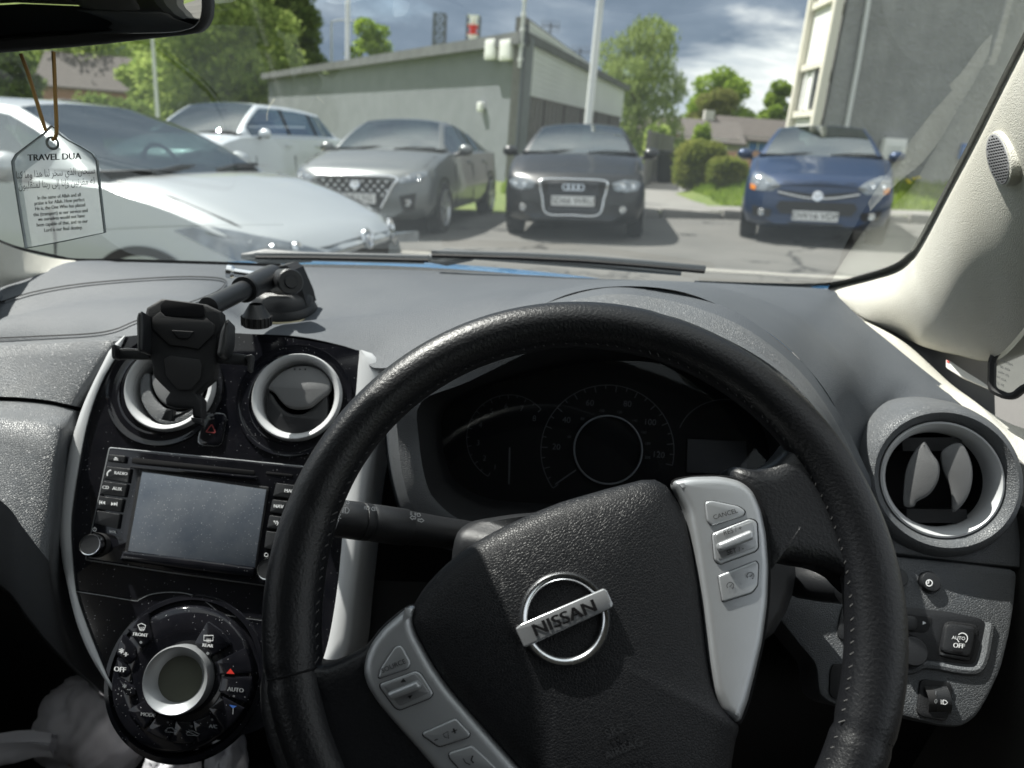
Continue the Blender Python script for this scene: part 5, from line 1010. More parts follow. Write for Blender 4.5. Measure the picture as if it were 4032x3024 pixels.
button(zz_(z4, [(617, 1232), (756, 1246), (742, 1330), (600, 1308)]), [T_('RADIO', z4(702, 1274), 17), RB(cr(zz_(z4, [(645, 1254), (630, 1262), (622, 1278), (624, 1288)]), 3, False), 5)])
button(zz_(z4, [(597, 1318), (738, 1336), (722, 1412), (581, 1394)]), [T_('CD', z4(613, 1356), 18), T_('AUX', z4(680, 1364), 18)])
button(zz_(z4, [(577, 1404), (714, 1422), (698, 1500), (561, 1480)]), [TRI(zz_(z4, [(594, 1432), (594, 1454), (580, 1442)])), TRI(zz_(z4, [(610, 1434), (610, 1456), (596, 1444)])), RB(zz_(z4, [(580, 1431), (578, 1454)]), 3), TRI(zz_(z4, [(646, 1440), (662, 1452), (645, 1462)])), TRI(zz_(z4, [(662, 1440), (678, 1453), (661, 1462)])), RB(zz_(z4, [(680, 1440), (678, 1464)]), 3)])
button(zz_(z4, [(563, 1489), (696, 1509), (680, 1597), (545, 1562)]), [])
button(zz_(z4, [(1602, 1328), (1735, 1345), (1715, 1424), (1584, 1406)]), [T_('MAP', z4(1678, 1377), 19)])
button(zz_(z4, [(1582, 1424), (1715, 1442), (1697, 1516), (1566, 1498)]), [T_('NAV', z4(1617, 1466), 19)])
button(zz_(z4, [(1564, 1516), (1695, 1534), (1678, 1608), (1549, 1590)]), [T_('*/)', z4(1602, 1560), 20)])
button(zz_(z5, [(1545, 280), (1680, 300), (1662, 400), (1533, 380)]), [])
def knob(c, rb, rt, off, par, name='knob'):
    m = MB(); p, u, v_, n = SC_.frame(c); q = (p - O).dot(FW) / F / 1.4747
    m.lathe(p, n, [(rb * q, .003), (rb * q, .010), (rb * .97 * q, .012)], MT['rubber'], 40); m.lathe(p, n, [(rt * 1.03 * q, .010), (rt * 1.03 * q, .0185), (rt * q, .020), (rt * .93 * q, .0198)], MT['chrome'], 40); m.lathe(p, n, [(rt * .94 * q, .0196), (rt * .5 * q, .0192), (0, .019)], MT['black_plastic'], 40)
    return m.build(name, par, smooth=35)
k1 = knob(z5(588, 366), 70, 58, 0, st); k2 = knob(z5(1590, 505), 70, 58, 0, st)
m = MB(); text(m, 'VOL', SC_, z5(655, 287), (1, .1), 15, MT['white_ink'], .0055, fat=True); ribbon(m, circ(z5(549, 272), 7, 12, a0=-60, a1=240), SC_, 2.4, MT['white_ink'], .0055); ribbon(m, [z5(549, 258), z5(549, 272)], SC_, 2.4, MT['white_ink'], .0055); ribbon(m, circ(z5(1546, 420), 7, 12), SC_, 2.4, MT['white_ink'], .0055, True); m.build('symbol_print', st)
# =====================================================================  climate control dial
ac = empty('climate_control', (-.27, .55, .73), 'round black climate control cluster with a silver ringed display', 'climate control')
pd, u, v_, n = SC_.frame(z5(1075, 1128)); q = (pd - O).dot(FW) / F / 1.4747; SDl = Plane(pd, n)
m = MB(); m.lathe(pd, n, [(470 * q, -.003), (455 * q, .002), (430 * q, .0025), (414 * q, -.001), (410 * q, -.012)], MT['piano_black'], 72); m.lathe(pd - n * .0, n, [(400 * q, -.012), (398 * q, .004), (392 * q, .0075), (380 * q, .009), (240 * q, .008), (180 * q, .006), (0, .006)], MT['piano_black'], 72); m.build('turret', ac, smooth=50)
hD = .0093
def sect(a0, a1, r0, r1, n=7, c=(1075, 1128)):
    o = [(c[0] + r1 * cos(RAD(a0 + (a1 - a0) * k / n)), c[1] + r1 * sin(RAD(a0 + (a1 - a0) * k / n))) for k in range(n + 1)] + [(c[0] + r0 * cos(RAD(a1 + (a0 - a1) * k / n)), c[1] + r0 * sin(RAD(a1 + (a0 - a1) * k / n))) for k in range(n + 1)]
    return zz_(z5, o)
def dbtn(px, marks, h=.0105):
    m = MB(); plate(m, px, SDl, MT['piano_black'], h, .004, .0012)
    for k in marks: k(m)
    return m.build('button', ac)
TD = lambda s, c, sz, mk='white_ink', d=(1, .1), fat=True: (lambda m: text(m, s, SDl, z5(*c), d, sz, MT[mk], .0111, fat=fat))
RD = lambda pts, w_=3, mk='white_ink', cl_=False: (lambda m: ribbon(m, zz_(z5, pts), SDl, w_, MT[mk], .0111, closed=cl_))
def dot(c, r=5, mk='grey_ink'): return lambda m: m.fill([SDl.hit(z5(*p), .0111) for p in circ(c, r, 12)], MT[mk], SDl.n)
wav = lambda x, y: [RD([(x + k * 9, y + 14), (x + k * 9 + 3, y + 6), (x + k * 9 - 1, y), (x + k * 9 + 2, y - 9)], 2) for k in (-1, 0, 1)]
dbtn(rpoly(zz_(z5, [(735, 850), (800, 788), (862, 748), (868, 830), (888, 905), (818, 965)]), 10), [TD('FRONT', (815, 884), 18), RD([(800, 826), (822, 818), (846, 830), (836, 856), (812, 856)], 3, cl_=True), dot((818, 928), 8)] + wav(822, 848))
dbtn(rpoly(zz_(z5, [(1205, 802), (1290, 862), (1345, 938), (1205, 1025), (1125, 935)]), 10), [TD('REAR', (1206, 947), 18), RD([(1184, 888), (1238, 888), (1236, 918), (1184, 918)], 3.5, cl_=True), dot((1206, 992), 9)] + wav(1210, 915))
dbtn(rpoly(zz_(z5, [(712, 875), (785, 960), (790, 1020), (745, 1060), (672, 1000), (690, 920)]), 10), [TD('+', (731, 1000), 34), TD('*', (704, 990), 44)])
dbtn(rpoly(zz_(z5, [(672, 1010), (745, 1065), (755, 1110), (720, 1140), (676, 1110)]), 14), [TD('OFF', (696, 1086), 27)])
dbtn(rpoly(zz_(z5, [(680, 1125), (722, 1150), (780, 1190), (790, 1240), (735, 1240), (700, 1190)]), 12), [TD('*', (722, 1192), 36, 'grey_ink'), TD('-', (748, 1198), 40, 'grey_ink')])
dbtn(sect(128, 150, 262, 388), [TD('MODE', (860, 1349), 21, 'grey_ink')])
dbtn(sect(104, 126, 262, 388), [RD([(958, 1440), (975, 1425), (1000, 1424), (1010, 1436), (1030, 1444), (1024, 1452), (960, 1448)], 2, 'grey_ink', True), dot((975, 1392), 7, 'dim_ink')])
dbtn(sect(82, 102, 262, 388), [RD([(1082, 1456), (1098, 1443), (1120, 1442), (1136, 1452), (1158, 1460), (1150, 1470), (1086, 1466)], 2, 'grey_ink', True), RD([(1080, 1442), (1135, 1465)], 2, 'grey_ink'), dot((1112, 1416), 7, 'dim_ink')])
dbtn(sect(58, 80, 262, 388), [TD('A/C', (1238, 1417), 20, 'grey_ink'), dot((1232, 1377), 7, 'dim_ink')])
dbtn(sect(-26, -3, 190, 388), [lambda m: m.fill([SDl.hit(z5(*p), .0111) for p in [(1338, 1080), (1362, 1112), (1314, 1108)]], MT['red_ink'], SDl.n)])
dbtn(sect(0, 24, 210, 388), [TD('AUTO', (1368, 1204), 23, 'grey_ink'), dot((1358, 1240), 7, 'dim_ink')])
dbtn(sect(28, 54, 230, 388), [lambda m: m.fill([SDl.hit(z5(*p), .0111) for p in [(1330, 1290), (1374, 1298), (1352, 1312)]], MT['blue_ink'], SDl.n), RD([(1354, 1310), (1352, 1345)], 3, 'grey_ink')])
pc2 = SDl.hit(z5(1020, 1148), .018)
m = MB(); m.lathe(pc2, n, [(190 * q, -.012), (188 * q, -.001), (180 * q, .0015), (168 * q, .0005), (126 * q, -.010)], MT['silver'], 64); m.build('silver_ring', ac, smooth=50)
m = MB(); m.lathe(pc2 - n * .0102, n, [(128 * q, 0), (0, .0002)], MT['lcd'], 48); m.build('display', ac)
# =====================================================================  steering wheel
CW = Wp[0]; RW = 0.172
wh = empty('steering_wheel', CW, 'black leather steering wheel with two silver spokes and a chrome badge, turned slightly', 'steering wheel')
def wang(px): p = SW.hit(px) - CW; return atan2(p.dot(bW), p.dot(aW))
def wpt(t, r, h): return CW + (aW * cos(t) + bW * sin(t)) * r + nW * h
def gsb(t, t0, s): d = (t - t0 + pi) % (2 * pi) - pi; return math.exp(-(d / s) ** 2)
tseam = [wang(f_(1418, 730)), wang(f_(672, 1095)), wang(zE(890, 1375)), wang(f_(640, 1640)) - .25]
tL, tR = wang(z5(1730, 650)), wang(zE(960, 700))
m = MB(); N = 220; K = 20; rows = []
for i in range(N):
    t = 2 * pi * i / N; d = min(abs((t - s + pi) % (2 * pi) - pi) for s in tseam); g = 1 - .10 * math.exp(-(d / .012) ** 2)
    fat = .0042 * (gsb(t, tL, .42) + gsb(t, tR, .5)); r = []
    for k in range(K):
        a = 2 * pi * k / K; e = cos(a); rad = (.0148 + (fat if e < 0 else 0)) * g
        r.append(wpt(t, RW + e * rad, sin(a) * .0172 * g))
    rows.append(r)
m.grid(rows + rows[:1], MT['leather'], closed=True); m.build('rim', wh, smooth=70)
m = MB()
for i in range(150):                              # hand stitching round the inside of the rim
    t = 2 * pi * (i + random.uniform(-.2, .2)) / 150; fat = .0042 * (gsb(t, tL, .42) + gsb(t, tR, .5)); r = RW - .0137 - fat
    a, b = wpt(t - .010, r - .0006, .0050), wpt(t + .008, r + .0016, .0072); m.tube([a, (a + b) / 2 - (wpt(t, 1, 0) - CW) * .0007 * 0 , b], .00042, MT['thread'], 5)
m.build('stitching', wh)
for t in tseam:                                    # where the leather panels of the rim meet
    fat = .0042 * (gsb(t, tL, .42) + gsb(t, tR, .5)); m = MB(); loop_ = []
    for k in range(25): a = 2 * pi * k / 24; e = cos(a); loop_.append(wpt(t, RW + e * (.0148 + (fat if e < 0 else 0)) * .915, sin(a) * .0172 * .915))
    m.tube(loop_, .0007, MT['seam'], 6, cap=False); m.build('rim_seam', wh)
# leather spokes
m = MB(); lo = zz_(z7, [(-140, 700), (-40, 900), (60, 990), (160, 1000), (280, 950), (400, 880), (520, 740), (700, 640), (760, 900), (900, 1300), (1150, 1750), (800, 1950), (300, 1900), (-60, 1850), (-260, 1300), (-220, 900)])
dome(m, cr(lo, 3), SW, MT['leather'], [(1.0, -.004), (.985, .0015), (.95, .005), (.85, .0075), (.6, .008), (.3, .007)], .016, center=z7(250, 1350)); m.build('leather_spoke', wh, smooth=70)
m = MB(); ro = zz_(z8, [(330, 470), (420, 462), (480, 446), (535, 408), (600, 330), (650, 300), (760, 430), (870, 640), (920, 860), (860, 960), (805, 925), (770, 890), (700, 858), (610, 842), (515, 832), (440, 900), (380, 700)])
dome(m, cr(ro, 3), SW, MT['leather'], [(1.0, -.010), (.985, -.004), (.95, .0), (.85, .004), (.6, .005), (.3, .0045)], .016, center=z8(650, 620)); m.build('leather_spoke', wh, smooth=70)
m = MB(); plate(m, zz_(z7, [(700, 600), (1000, 330), (1600, 60), (2100, 60), (2400, 500), (2450, 1800), (1300, 2000), (900, 1500)]), SW, MT['deep_black'], -.012, .03, .004); m.build('hub', wh)
# airbag cushion
ab = zz_(z7, [(728, 560), (800, 472), (880, 392), (980, 312), (1100, 232), (1250, 152), (1400, 82), (1550, 22), (1650, -12)]) + zz_(f_, [(1385, 1037), (1428, 1043), (1448, 1062), (1480, 1122), (1508, 1250), (1526, 1400), (1540, 1480), (1562, 1530)]) + zz_(z8, [(382, 1486), (372, 1540), (355, 1640), (340, 1760), (300, 1900), (150, 2010), (-100, 2050), (-350, 1980)]) + zz_(z7, [(1480, 1830), (1330, 1660), (1100, 1402), (900, 1172), (800, 1032), (690, 832), (657, 745), (662, 680)])
m = MB(); dome(m, cr(ab, 2), SW, MT['grain_leather'], [(1.0, .002), (.992, .0055), (.975, .009), (.94, .0125), (.88, .0155), (.78, .018), (.6, .0205), (.4, .022), (.2, .0225)], .02, center=z7(1560, 800))
SWe = Plane(CW + nW * .0222, nW)
text(m, 'SRS', SWe, z7(1925, 1430), (140, -65), 50, MT['black_plastic'], .0006); text(m, 'AIRBAG', SWe, z7(1985, 1540), (285, -115), 46, MT['black_plastic'], .0006); ribbon(m, [z7(1812, 1538), z7(2100, 1412)], SWe, 3, MT['seam'], .0006)
m.build('airbag_cover', wh, smooth=70)
# silver spoke trims and their buttons
m = MB(); lt = zz_(z7, [(688, 655), (650, 648), (590, 695), (480, 790), (410, 878), (370, 965), (355, 1060), (378, 1150), (450, 1265), (600, 1440), (700, 1550), (800, 1670), (960, 1860), (1500, 1850), (1330, 1660), (1100, 1402), (900, 1172), (800, 1032), (690, 832), (664, 745)])
plate(m, rpoly(lt, 28, 4), SW, MT['silver'], .0125, .012, .0055, 5); tr = m.build('silver_trim', wh, smooth=70)
m2 = MB(); plate(m2, cr([(x, y) for x, y in lt], 3), SW, MT['seam'], .0068, .004, .0005); m2.build('trim_shadow_gap', wh)
def wb(px, par, marks=(), h=.0140, mt='silver', bev=.0010, gap=True, r=6):
    m = MB()
    if gap: plate(m, [(sum(p[0] for p in px) / len(px) + (x - sum(p[0] for p in px) / len(px)) * 1.035, sum(p[1] for p in px) / len(px) + (y - sum(p[1] for p in px) / len(px)) * 1.035) for x, y in rpoly(px, r)], SW, MT['seam'], .0128, .002, .0002)
    plate(m, rpoly(px, r), SW, MT[mt], h, .004, bev, 3)
    for k in marks: k(m)
    return m.build('button', par, smooth=50)
TW = lambda s, z, c, sz, d, h=.0146, mk='ink', fat=False: (lambda m: text(m, s, SW, z(*c), d, sz, MT[mk], h, fat=fat))
RWb = lambda z, pts, w_=4, h=.0146, mk='ink', cl_=False: (lambda m: ribbon(m, zz_(z, pts), SW, w_, MT[mk], h, closed=cl_))
up = (148, -62)
wb(zz_(z7, [(455, 1105), (470, 1040), (560, 905), (595, 895), (615, 920), (660, 1005), (645, 1040)]), tr, [TW('SOURCE', z7, (552, 1025), 27, up)], r=12)
wb(zz_(z7, [(470, 1135), (690, 1055), (725, 1075), (800, 1195), (780, 1225), (590, 1300), (560, 1285), (468, 1160)]), tr, [], h=.0138, r=14)
m = MB(); plate(m, rpoly(zz_(z7, [(485, 1145), (685, 1070), (775, 1190), (590, 1275)]), 12), SW, MT['dark_silver'], .0142, .002, .0003); m.fill([SW.hit(z7(*p), .0148) for p in [(612, 1100), (632, 1122), (595, 1128)]], MT['ink'], nW); m.fill([SW.hit(z7(*p), .0148) for p in [(640, 1212), (670, 1204), (655, 1230)]], MT['ink'], nW)
plate(m, rpoly(zz_(z7, [(510, 1195), (695, 1118), (722, 1150), (712, 1170), (535, 1240), (515, 1225)]), 8), SW, MT['silver'], .0195, .006, .002, 3); m.build('rocker_switch', tr, smooth=50)
wb(zz_(z7, [(735, 1440), (940, 1350), (1030, 1445), (1020, 1470), (835, 1530), (735, 1460)]), tr, [TW('-', z7, (815, 1478), 44, up, fat=True), TW('+', z7, (932, 1432), 44, up, fat=True), RWb(z7, [(860, 1450), (890, 1430), (895, 1475), (868, 1465)], 3, cl_=True)], r=10)
wb(zz_(z7, [(895, 1565), (1040, 1520), (1120, 1590), (1230, 1700), (1010, 1720), (900, 1600)]), tr, [RWb(z7, [(1045, 1582), (1035, 1610), (1050, 1628)], 6), RWb(z7, [(985, 1600), (1000, 1625), (1030, 1640)], 4)], r=10)
m = MB(); rt = zz_(z8, [(118, 502), (200, 483), (320, 481), (400, 500), (450, 540), (485, 620), (505, 720), (515, 850), (510, 1000), (490, 1150), (460, 1280), (430, 1400), (402, 1472), (380, 1482), (330, 1440), (292, 1360), (272, 1250), (242, 1000), (212, 800), (182, 625), (150, 560)])
plate(m, rpoly(rt, 28, 4), SW, MT['silver'], .0125, .012, .0055, 5); tr2 = m.build('silver_trim', wh, smooth=70)
m2 = MB(); plate(m2, cr([(x - (5 if i > 13 else 0), y) for i, (x, y) in enumerate(rt)], 3), SW, MT['seam'], .0068, .004, .0005); m2.build('trim_shadow_gap', wh)
d8 = (95, -28)
wb(zz_(z8, [(250, 590), (275, 582), (385, 605), (413, 625), (405, 645), (275, 685), (258, 665)]), tr2, [TW('CANCEL', z8, (331, 638), 26, d8)], r=10)
wb(zz_(z8, [(278, 715), (430, 655), (460, 668), (465, 775), (450, 790), (310, 840), (288, 825)]), tr2, [], h=.0138, r=14)
m = MB(); plate(m, rpoly(zz_(z8, [(290, 718), (440, 666), (455, 770), (305, 825)]), 12), SW, MT['dark_silver'], .0142, .002, .0003); text(m, 'RES / +', SW, z8(361, 704), d8, 26, MT['ink'], .0148); text(m, 'SET / -', SW, z8(371, 784), d8, 26, MT['ink'], .0148)
plate(m, rpoly(zz_(z8, [(305, 755), (435, 700), (448, 712), (448, 738), (318, 788), (306, 778)]), 8), SW, MT['silver'], .0195, .006, .002, 3); m.build('rocker_switch', tr2, smooth=50)
wb(zz_(z8, [(303, 885), (455, 825), (466, 840), (462, 925), (440, 955), (320, 992)]), tr2, [RWb(z8, circ((351, 926), 14, 14, a0=-220, a1=60)[:], 2.5), RWb(z8, circ((432, 886), 14, 14, a0=-220, a1=60), 2.5), RWb(z8, [(348, 930), (358, 920)], 2.5), RWb(z8, [(430, 890), (440, 880)], 2.5)], r=10)
# chrome badge
bc, u, v_, n = SWe.frame(z7(1615, 728)); q = (bc - O).dot(FW) / F / 1.58
bd = MB(); bd.lathe(bc, n, [(283 * q, -.0005), (281 * q, .0025), (268 * q, .0042), (250 * q, .0042), (232 * q, .003), (226 * q, .0008)], MT['chrome'], 72)
SB = Plane(bc + n * .0045, n); plate(bd, rpoly(zz_(z7, [(1312, 792), (1345, 764), (1862, 542), (1882, 556), (1920, 640), (1912, 662), (1378, 908), (1362, 906)]), 5), SB, MT['badge_bar'], .001, .006, .0008)
bar_d = (470, -198)
text(bd, 'NISSAN', SB, z7(1617, 728), bar_d, 70, MT['deep_black'], .0015, asp=1.14, fat=True); bd.build('badge', wh, smooth=50)
# =====================================================================  steering column and stalks
sc_ = empty('steering_column', (.05, .5, .9), 'black textured steering column shroud behind the wheel', 'steering column')
m = MB(); cL = [P3(f_, x, y, d) for x, y, d in [(985, 1170, .53), (1012, 1135, .545), (1065, 1122, .55), (1150, 1112, .55), (1300, 1108, .55), (1480, 1108, .55), (1600, 1125, .55), (1680, 1170, .54), (1690, 1280, .53), (1600, 1400, .50), (1300, 1450, .48), (1060, 1400, .49), (985, 1260, .52)]]
cl0 = cr([tuple(p) for p in cL], 3); ax = V((0, cos(.5728), -sin(.5728))) * 1
cen = sum((V(p) for p in cl0), V()) / len(cl0)
m.grid([[tuple(cen + (V(p) - cen) * .1 - ax * .03) for p in cl0], [tuple(cen + (V(p) - cen) * .93 - ax * .03) for p in cl0], [tuple(V(p) - ax * .022) for p in cl0], cl0, [tuple(cen + (V(p) - cen) * 1.02 + ax * .10) for p in cl0], [tuple(cen + (V(p) - cen) * 1.0 + ax * .30) for p in cl0]], MT['black_plastic'], closed=True)
m.build('shroud', sc_, smooth=50)
def stalk(name, label, pts, secs, z, d0, d1, marks):
    e = empty(name, at(z(*pts[1]), d1), label, 'stalk'); a, b = at(z(*pts[0]), d0), at(z(*pts[1]), d1); ax = (b - a).normalized()
    m = MB(); m.lathe(a, ax, secs[0], MT['black_plastic'], 36); kb = m.build('knob', e, smooth=40)
    m = MB(); m.lathe(a, ax, secs[1], MT['black_plastic'], 36); arm = m.build('arm', e, smooth=40)
    return e, a, b, ax, kb, arm
e, a, b, ax, kb, arm = stalk('indicator_stalk', 'black indicator stalk with white lamp symbols, left of the steering column', [(170, 100), (1000, 212)], [
    [(0, 0), (.0128, 0), (.0142, .002), (.0146, .022), (.0140, .0235)], [(.0138, .0235), (.0146, .024), (.0146, .030), (.0138, .031), (.0142, .032), (.0146, .0335), (.0146, .063), (.0138, .0645), (.0136, .066), (.0128, .09), (.0124, .135), (.0150, .137), (.0150, .142), (.012, .143)]], z7, .500, .560, None)
L_ = (b - a).length
nS = (O - (a + ax * .05)); nS = (nS - ax * nS.dot(ax)).normalized(); SS = Plane(a + ax * .05 + nS * .0152, nS)
m = MB(); st_ = lambda pts, w_=3, cl_=False: ribbon(m, zz_(z7, pts), SS, w_, MT['white_ink'], .0, closed=cl_)
for p in circ((197, 96), 17, 14): pass
st_(circ((197, 97), 17, 14), 3, True)
for k in range(8):
    t = pi / 4 * k + .3; st_([(197 + 24 * cos(t), 97 + 24 * sin(t)), (197 + 31 * cos(t), 97 + 31 * sin(t))], 2.5)
st_([(252, 38), (252, 72), (268, 72), (277, 55), (268, 40)], 3, True)
for k in range(5): st_([(232, 41 + 7 * k), (246, 42 + 7 * k)], 2.2)
st_(circ((240, 4), 8, 10), 2.5, True); st_(circ((268, 8), 8, 10), 2.5, True)
st_([(385, 28), (385, 52), (397, 50), (405, 40), (397, 29)], 3, True)
for k in range(3): st_([(368, 31 + 8 * k), (380, 31 + 8 * k)], 2.2)
st_([(432, 34), (432, 60), (422, 57), (414, 47), (422, 36)], 3, True)
for k in range(3): st_([(437, 38 + 8 * k), (450, 39 + 8 * k)], 2.2)
st_([(655, 100), (672, 88), (672, 95), (690, 97), (690, 110), (672, 108), (672, 116)], 3, True); st_([(742, 120), (724, 106), (724, 112), (704, 110), (704, 122), (722, 124), (722, 131)], 3, True)
st_([(700, 75), (700, 92), (714, 94), (722, 86), (714, 77)], 3, True)
for k in range(3): st_([(655, 66 + 8 * k), (668, 68 + 8 * k)], 2.2); st_([(682, 72 + 6 * k), (694, 74 + 6 * k)], 2.2)
m.build('symbol_print', e)
m = MB(); m.lathe(a + ax * .138, ax, [(.0155, 0), (.0165, .003), (.0165, .008), (.012, .009)], MT['rubber'], 32); m.build('boot', e)
e2, a2, b2, ax2, _, _ = stalk('wiper_stalk', 'black wiper stalk with grip ridges, right of the steering column', [(740, 120), (60, 40)], [
    [(0, 0), (.010, .0005), (.0145, .004), (.0152, .02), (.0150, .045), (.0142, .046)], [(.0140, .046), (.0140, .048), (.0136, .05), (.0120, .10), (.0115, .16)]], zE, .505, .56, None)
nS = (O - (a2 + ax2 * .05)); nS = (nS - ax2 * nS.dot(ax2)).normalized(); SS = Plane(a2 + ax2 * .05 + nS * .0158, nS)
m = MB(); ribbon(m, zz_(zD, [(170, 1535), (185, 1560), (205, 1540), (220, 1552)]), SS, 3, MT['white_ink'], 0); ribbon(m, zz_(zD, [(165, 1550), (200, 1562)]), SS, 3, MT['white_ink'], 0); m.build('symbol_print', e2)
# =====================================================================  windscreen, pillars, own body
def gy0(x): return 1.03 - .10 * ((x + .27) / .72) ** 2
def gz_(x, y): return 1.2 - .185 + .055 * (x + .27) + (gy0(x) - y) * .53   # the whole car leans with the slope
G2 = []
for i in range(21):
    t = i / 20; r = []
    for j in range(33):
        x = -1.02 + 1.50 * j / 32; y = gy0(x) + .05 - t * (gy0(x) + .05 - (.16 - .10 * ((x + .27) / .72) ** 2)); r.append((x, y, gz_(x, y)))
    G2.append(r)
ws = MB(); ws.grid(G2, MT['windscreen_glass']); o = ws.build('windscreen', None, smooth=60); tag(o, 'clear raked windscreen filmed with dust above the dashboard', 'windscreen')
SG = surf_of(G2)
SGc = SG
def trim_loft(rows, name, par, mt, n=4, k=4, bow=0.0, z=f_):
    R = [cr([tuple(P3(z, *q)) for q in r], n, False) for r in rows]
    Cs = [cr([R[i][j] for i in range(len(R))], k + 2, False) for j in range(len(R[0]))]; o = [[c[i] for c in Cs] for i in range(len(Cs[0]))]
    mm = MB(); mm.grid(o, MT[mt]); return mm.build(name, par, smooth=70), o
rp = empty('windscreen_pillar', (.5, .8, 1.1), 'cream plastic pillar trim with a round speaker grille beside the windscreen', 'pillar trim')
Sr = [(1787, 623, .93), (1881, 601, .90), (1938, 583, .87), (1967, 561, .85), (1987, 535, .835), (2052, 411, .78), (2117, 285, .73), (2178, 163, .68), (2260, 0, .62), (2330, -150, .56)]
Rg = [(1800, 634, .925), (1900, 660, .85), (1968, 668, .82), (2015, 640, .80), (2050, 600, .78), (2105, 520, .73), (2152, 440, .69), (2202, 350, .64), (2280, 200, .57), (2370, 0, .50)]
Bt = [(1830, 662, .90), (1868, 691, .855), (1925, 715, .82), (1968, 737, .79), (2001, 750, .765), (2056, 762, .72), (2142, 773, .66), (2214, 706, .59), (2320, 560, .49), (2430, 300, .38)]
# the lit front face and the shaded flank meet in a soft ridge
import numpy as np
def evn(r): i = np.arange(len(r)); c = np.polyfit(i, [q[2] for q in r], 3); return [(q[0], q[1], float(np.polyval(c, k))) for k, q in enumerate(r)]
Sr = [(x, y, SG.hit(f_(x, y)).y + .004) for x, y, _ in Sr]; Bt = evn(Bt); sS, sB = cr(Sr, 5, False), cr(Bt, 5, False)
# one smooth swelling surface from the windscreen seal round to the flank
prow = [[tuple(P3(f_, a[0] + (b[0] - a[0]) * t, a[1] + (b[1] - a[1]) * t, a[2] + (b[2] - a[2]) * t - .050 * min(1, .12 + k / 18) * sin(pi * t ** .75) ** .9)) for k, (a, b) in enumerate(zip(sS, sB))] for t in [q / 16 for q in range(17)]]
bkr = [[tuple(V(p) + V((.05, .07, -.02))) for p in prow[-1]], [tuple(V(p) + V((.05, .05, .0))) for p in prow[0]], prow[0]]
m = MB(); m.grid(prow, MT['cream']); m.grid([prow[-1]] + bkr, MT['cream']); m.build('pillar_cover', rp, smooth=60)
SPil = surf_of(prow)
m = MB(); sq = [(1500, 612), (1650, 618)] + [(x, y) for x, y, _ in Sr]; si = [(1500, 606), (1650, 611), (1782, 611), (1876, 590), (1930, 571), (1956, 551), (1976, 528), (2041, 405), (2106, 279), (2167, 157), (2249, -6), (2319, -156)]
m.grid([[SG.hit(f_(*p), -.004) for p in cr(sq, 5, False)], [SG.hit(f_(*p), -.002) for p in cr(si, 5, False)]], MT['rubber']); m.build('rubber_seal', rp)
tw, u, v_, n = SPil.frame(z3(2060, 905)); 
def prj(px, h=0.0): return SPil.hit(px, h)
SPl = Plane(tw, SPil.base(z3(2060, 905))[1])
m = MB(); plate(m, [z3(*p) for p in circ((2060, 905), 160, 36, 68, 78)], SPl, MT['cream'], .0035, .012, .002); plate(m, [z3(*p) for p in circ((2058, 905), 146, 36, 58, 78)], SPl, MT['grey_trim'], .0028 + .0012, .004, .0006)
for r_ in range(-8, 9):
    for c_i in range(-4, 5):
        x, y = r_ * 16.5, c_i * 14 + (7 if r_ % 2 else 0)
        if (x / 134) ** 2 + (y / 50) ** 2 < 1:
            cs, sn = cos(RAD(78)), sin(RAD(78)); m.fill([SPl.hit(z3(*p), .0046) for p in circ((2058 + x * cs - y * sn, 905 + x * sn + y * cs), 5.6, 8, 4.8)], MT['deep_black'], SPl.n)
m.build('speaker_grille', rp)
sill, _ = trim_loft([[(1862, 690, .845), (1925, 722, .80), (1968, 751, .78), (2022, 800, .745), (2055, 830, .72), (2099, 862, .695), (2142, 893, .67), (2190, 918, .645), (2260, 940, .615)],
    [(1864, 694, .842), (1920, 735, .79), (1970, 778, .75), (2030, 822, .71), (2075, 850, .685), (2125, 885, .655), (2165, 925, .635), (2205, 965, .615), (2260, 1010, .59)],
    [(1859, 690, .83), (1908, 733, .78), (1960, 778, .74), (2022, 830, .70), (2062, 862, .68), (2110, 905, .65), (2150, 945, .63), (2185, 975, .61), (2240, 1030, .585)]], 'sill_trim', rp, 'cream', 4, 3, .002)
gt, _ = trim_loft([[(1866, 688, .865), (1925, 712, .84), (1968, 734, .82), (2001, 746, .80), (2056, 758, .77), (2146, 769, .72)], [(1866, 700, .86), (1930, 738, .83), (1975, 768, .80), (2025, 812, .775), (2060, 845, .745), (2150, 905, .70)]], 'pillar_base', rp, 'grey_trim', 3, 2)
SQ = Plane(at(f_(2190, 800), .64), V((-.93, -.35, .1)))
m = MB(); plate(m, rpoly(zz_(zB, [(1440, 1290), (1470, 1300), (1620, 1400), (1780, 1500), (1920, 1600), (1880, 1590), (1600, 1470), (1440, 1370)]), 6), Plane(at(zB(1650, 1420), .70), V((-.7, -.5, .5))), MT['card'], 0, .002, .0004)
m.fill([Plane(at(zB(1650, 1420), .70), V((-.7, -.5, .5))).hit(zB(*p), .0008) for p in [(1448, 1296), (1475, 1308), (1470, 1325), (1446, 1318)]], MT['red_ink'], V((-.7, -.5, .5))); m.build('airbag_tag', rp)
qw = empty('quarter_window', at(f_(2190, 800), .64), 'small fixed quarter window with an etched corner, behind the pillar', 'window')
qpx = rpoly(zz_(zB, [(1898, 1265), (2240, 945), (2700, 500), (2700, 1500), (2220, 1560), (2120, 1650), (2040, 1656), (1890, 1590)]), 25)
m = MB(); m.fill([SQ.hit(p) for p in qpx], MT['quarter_glass'], SQ.n)
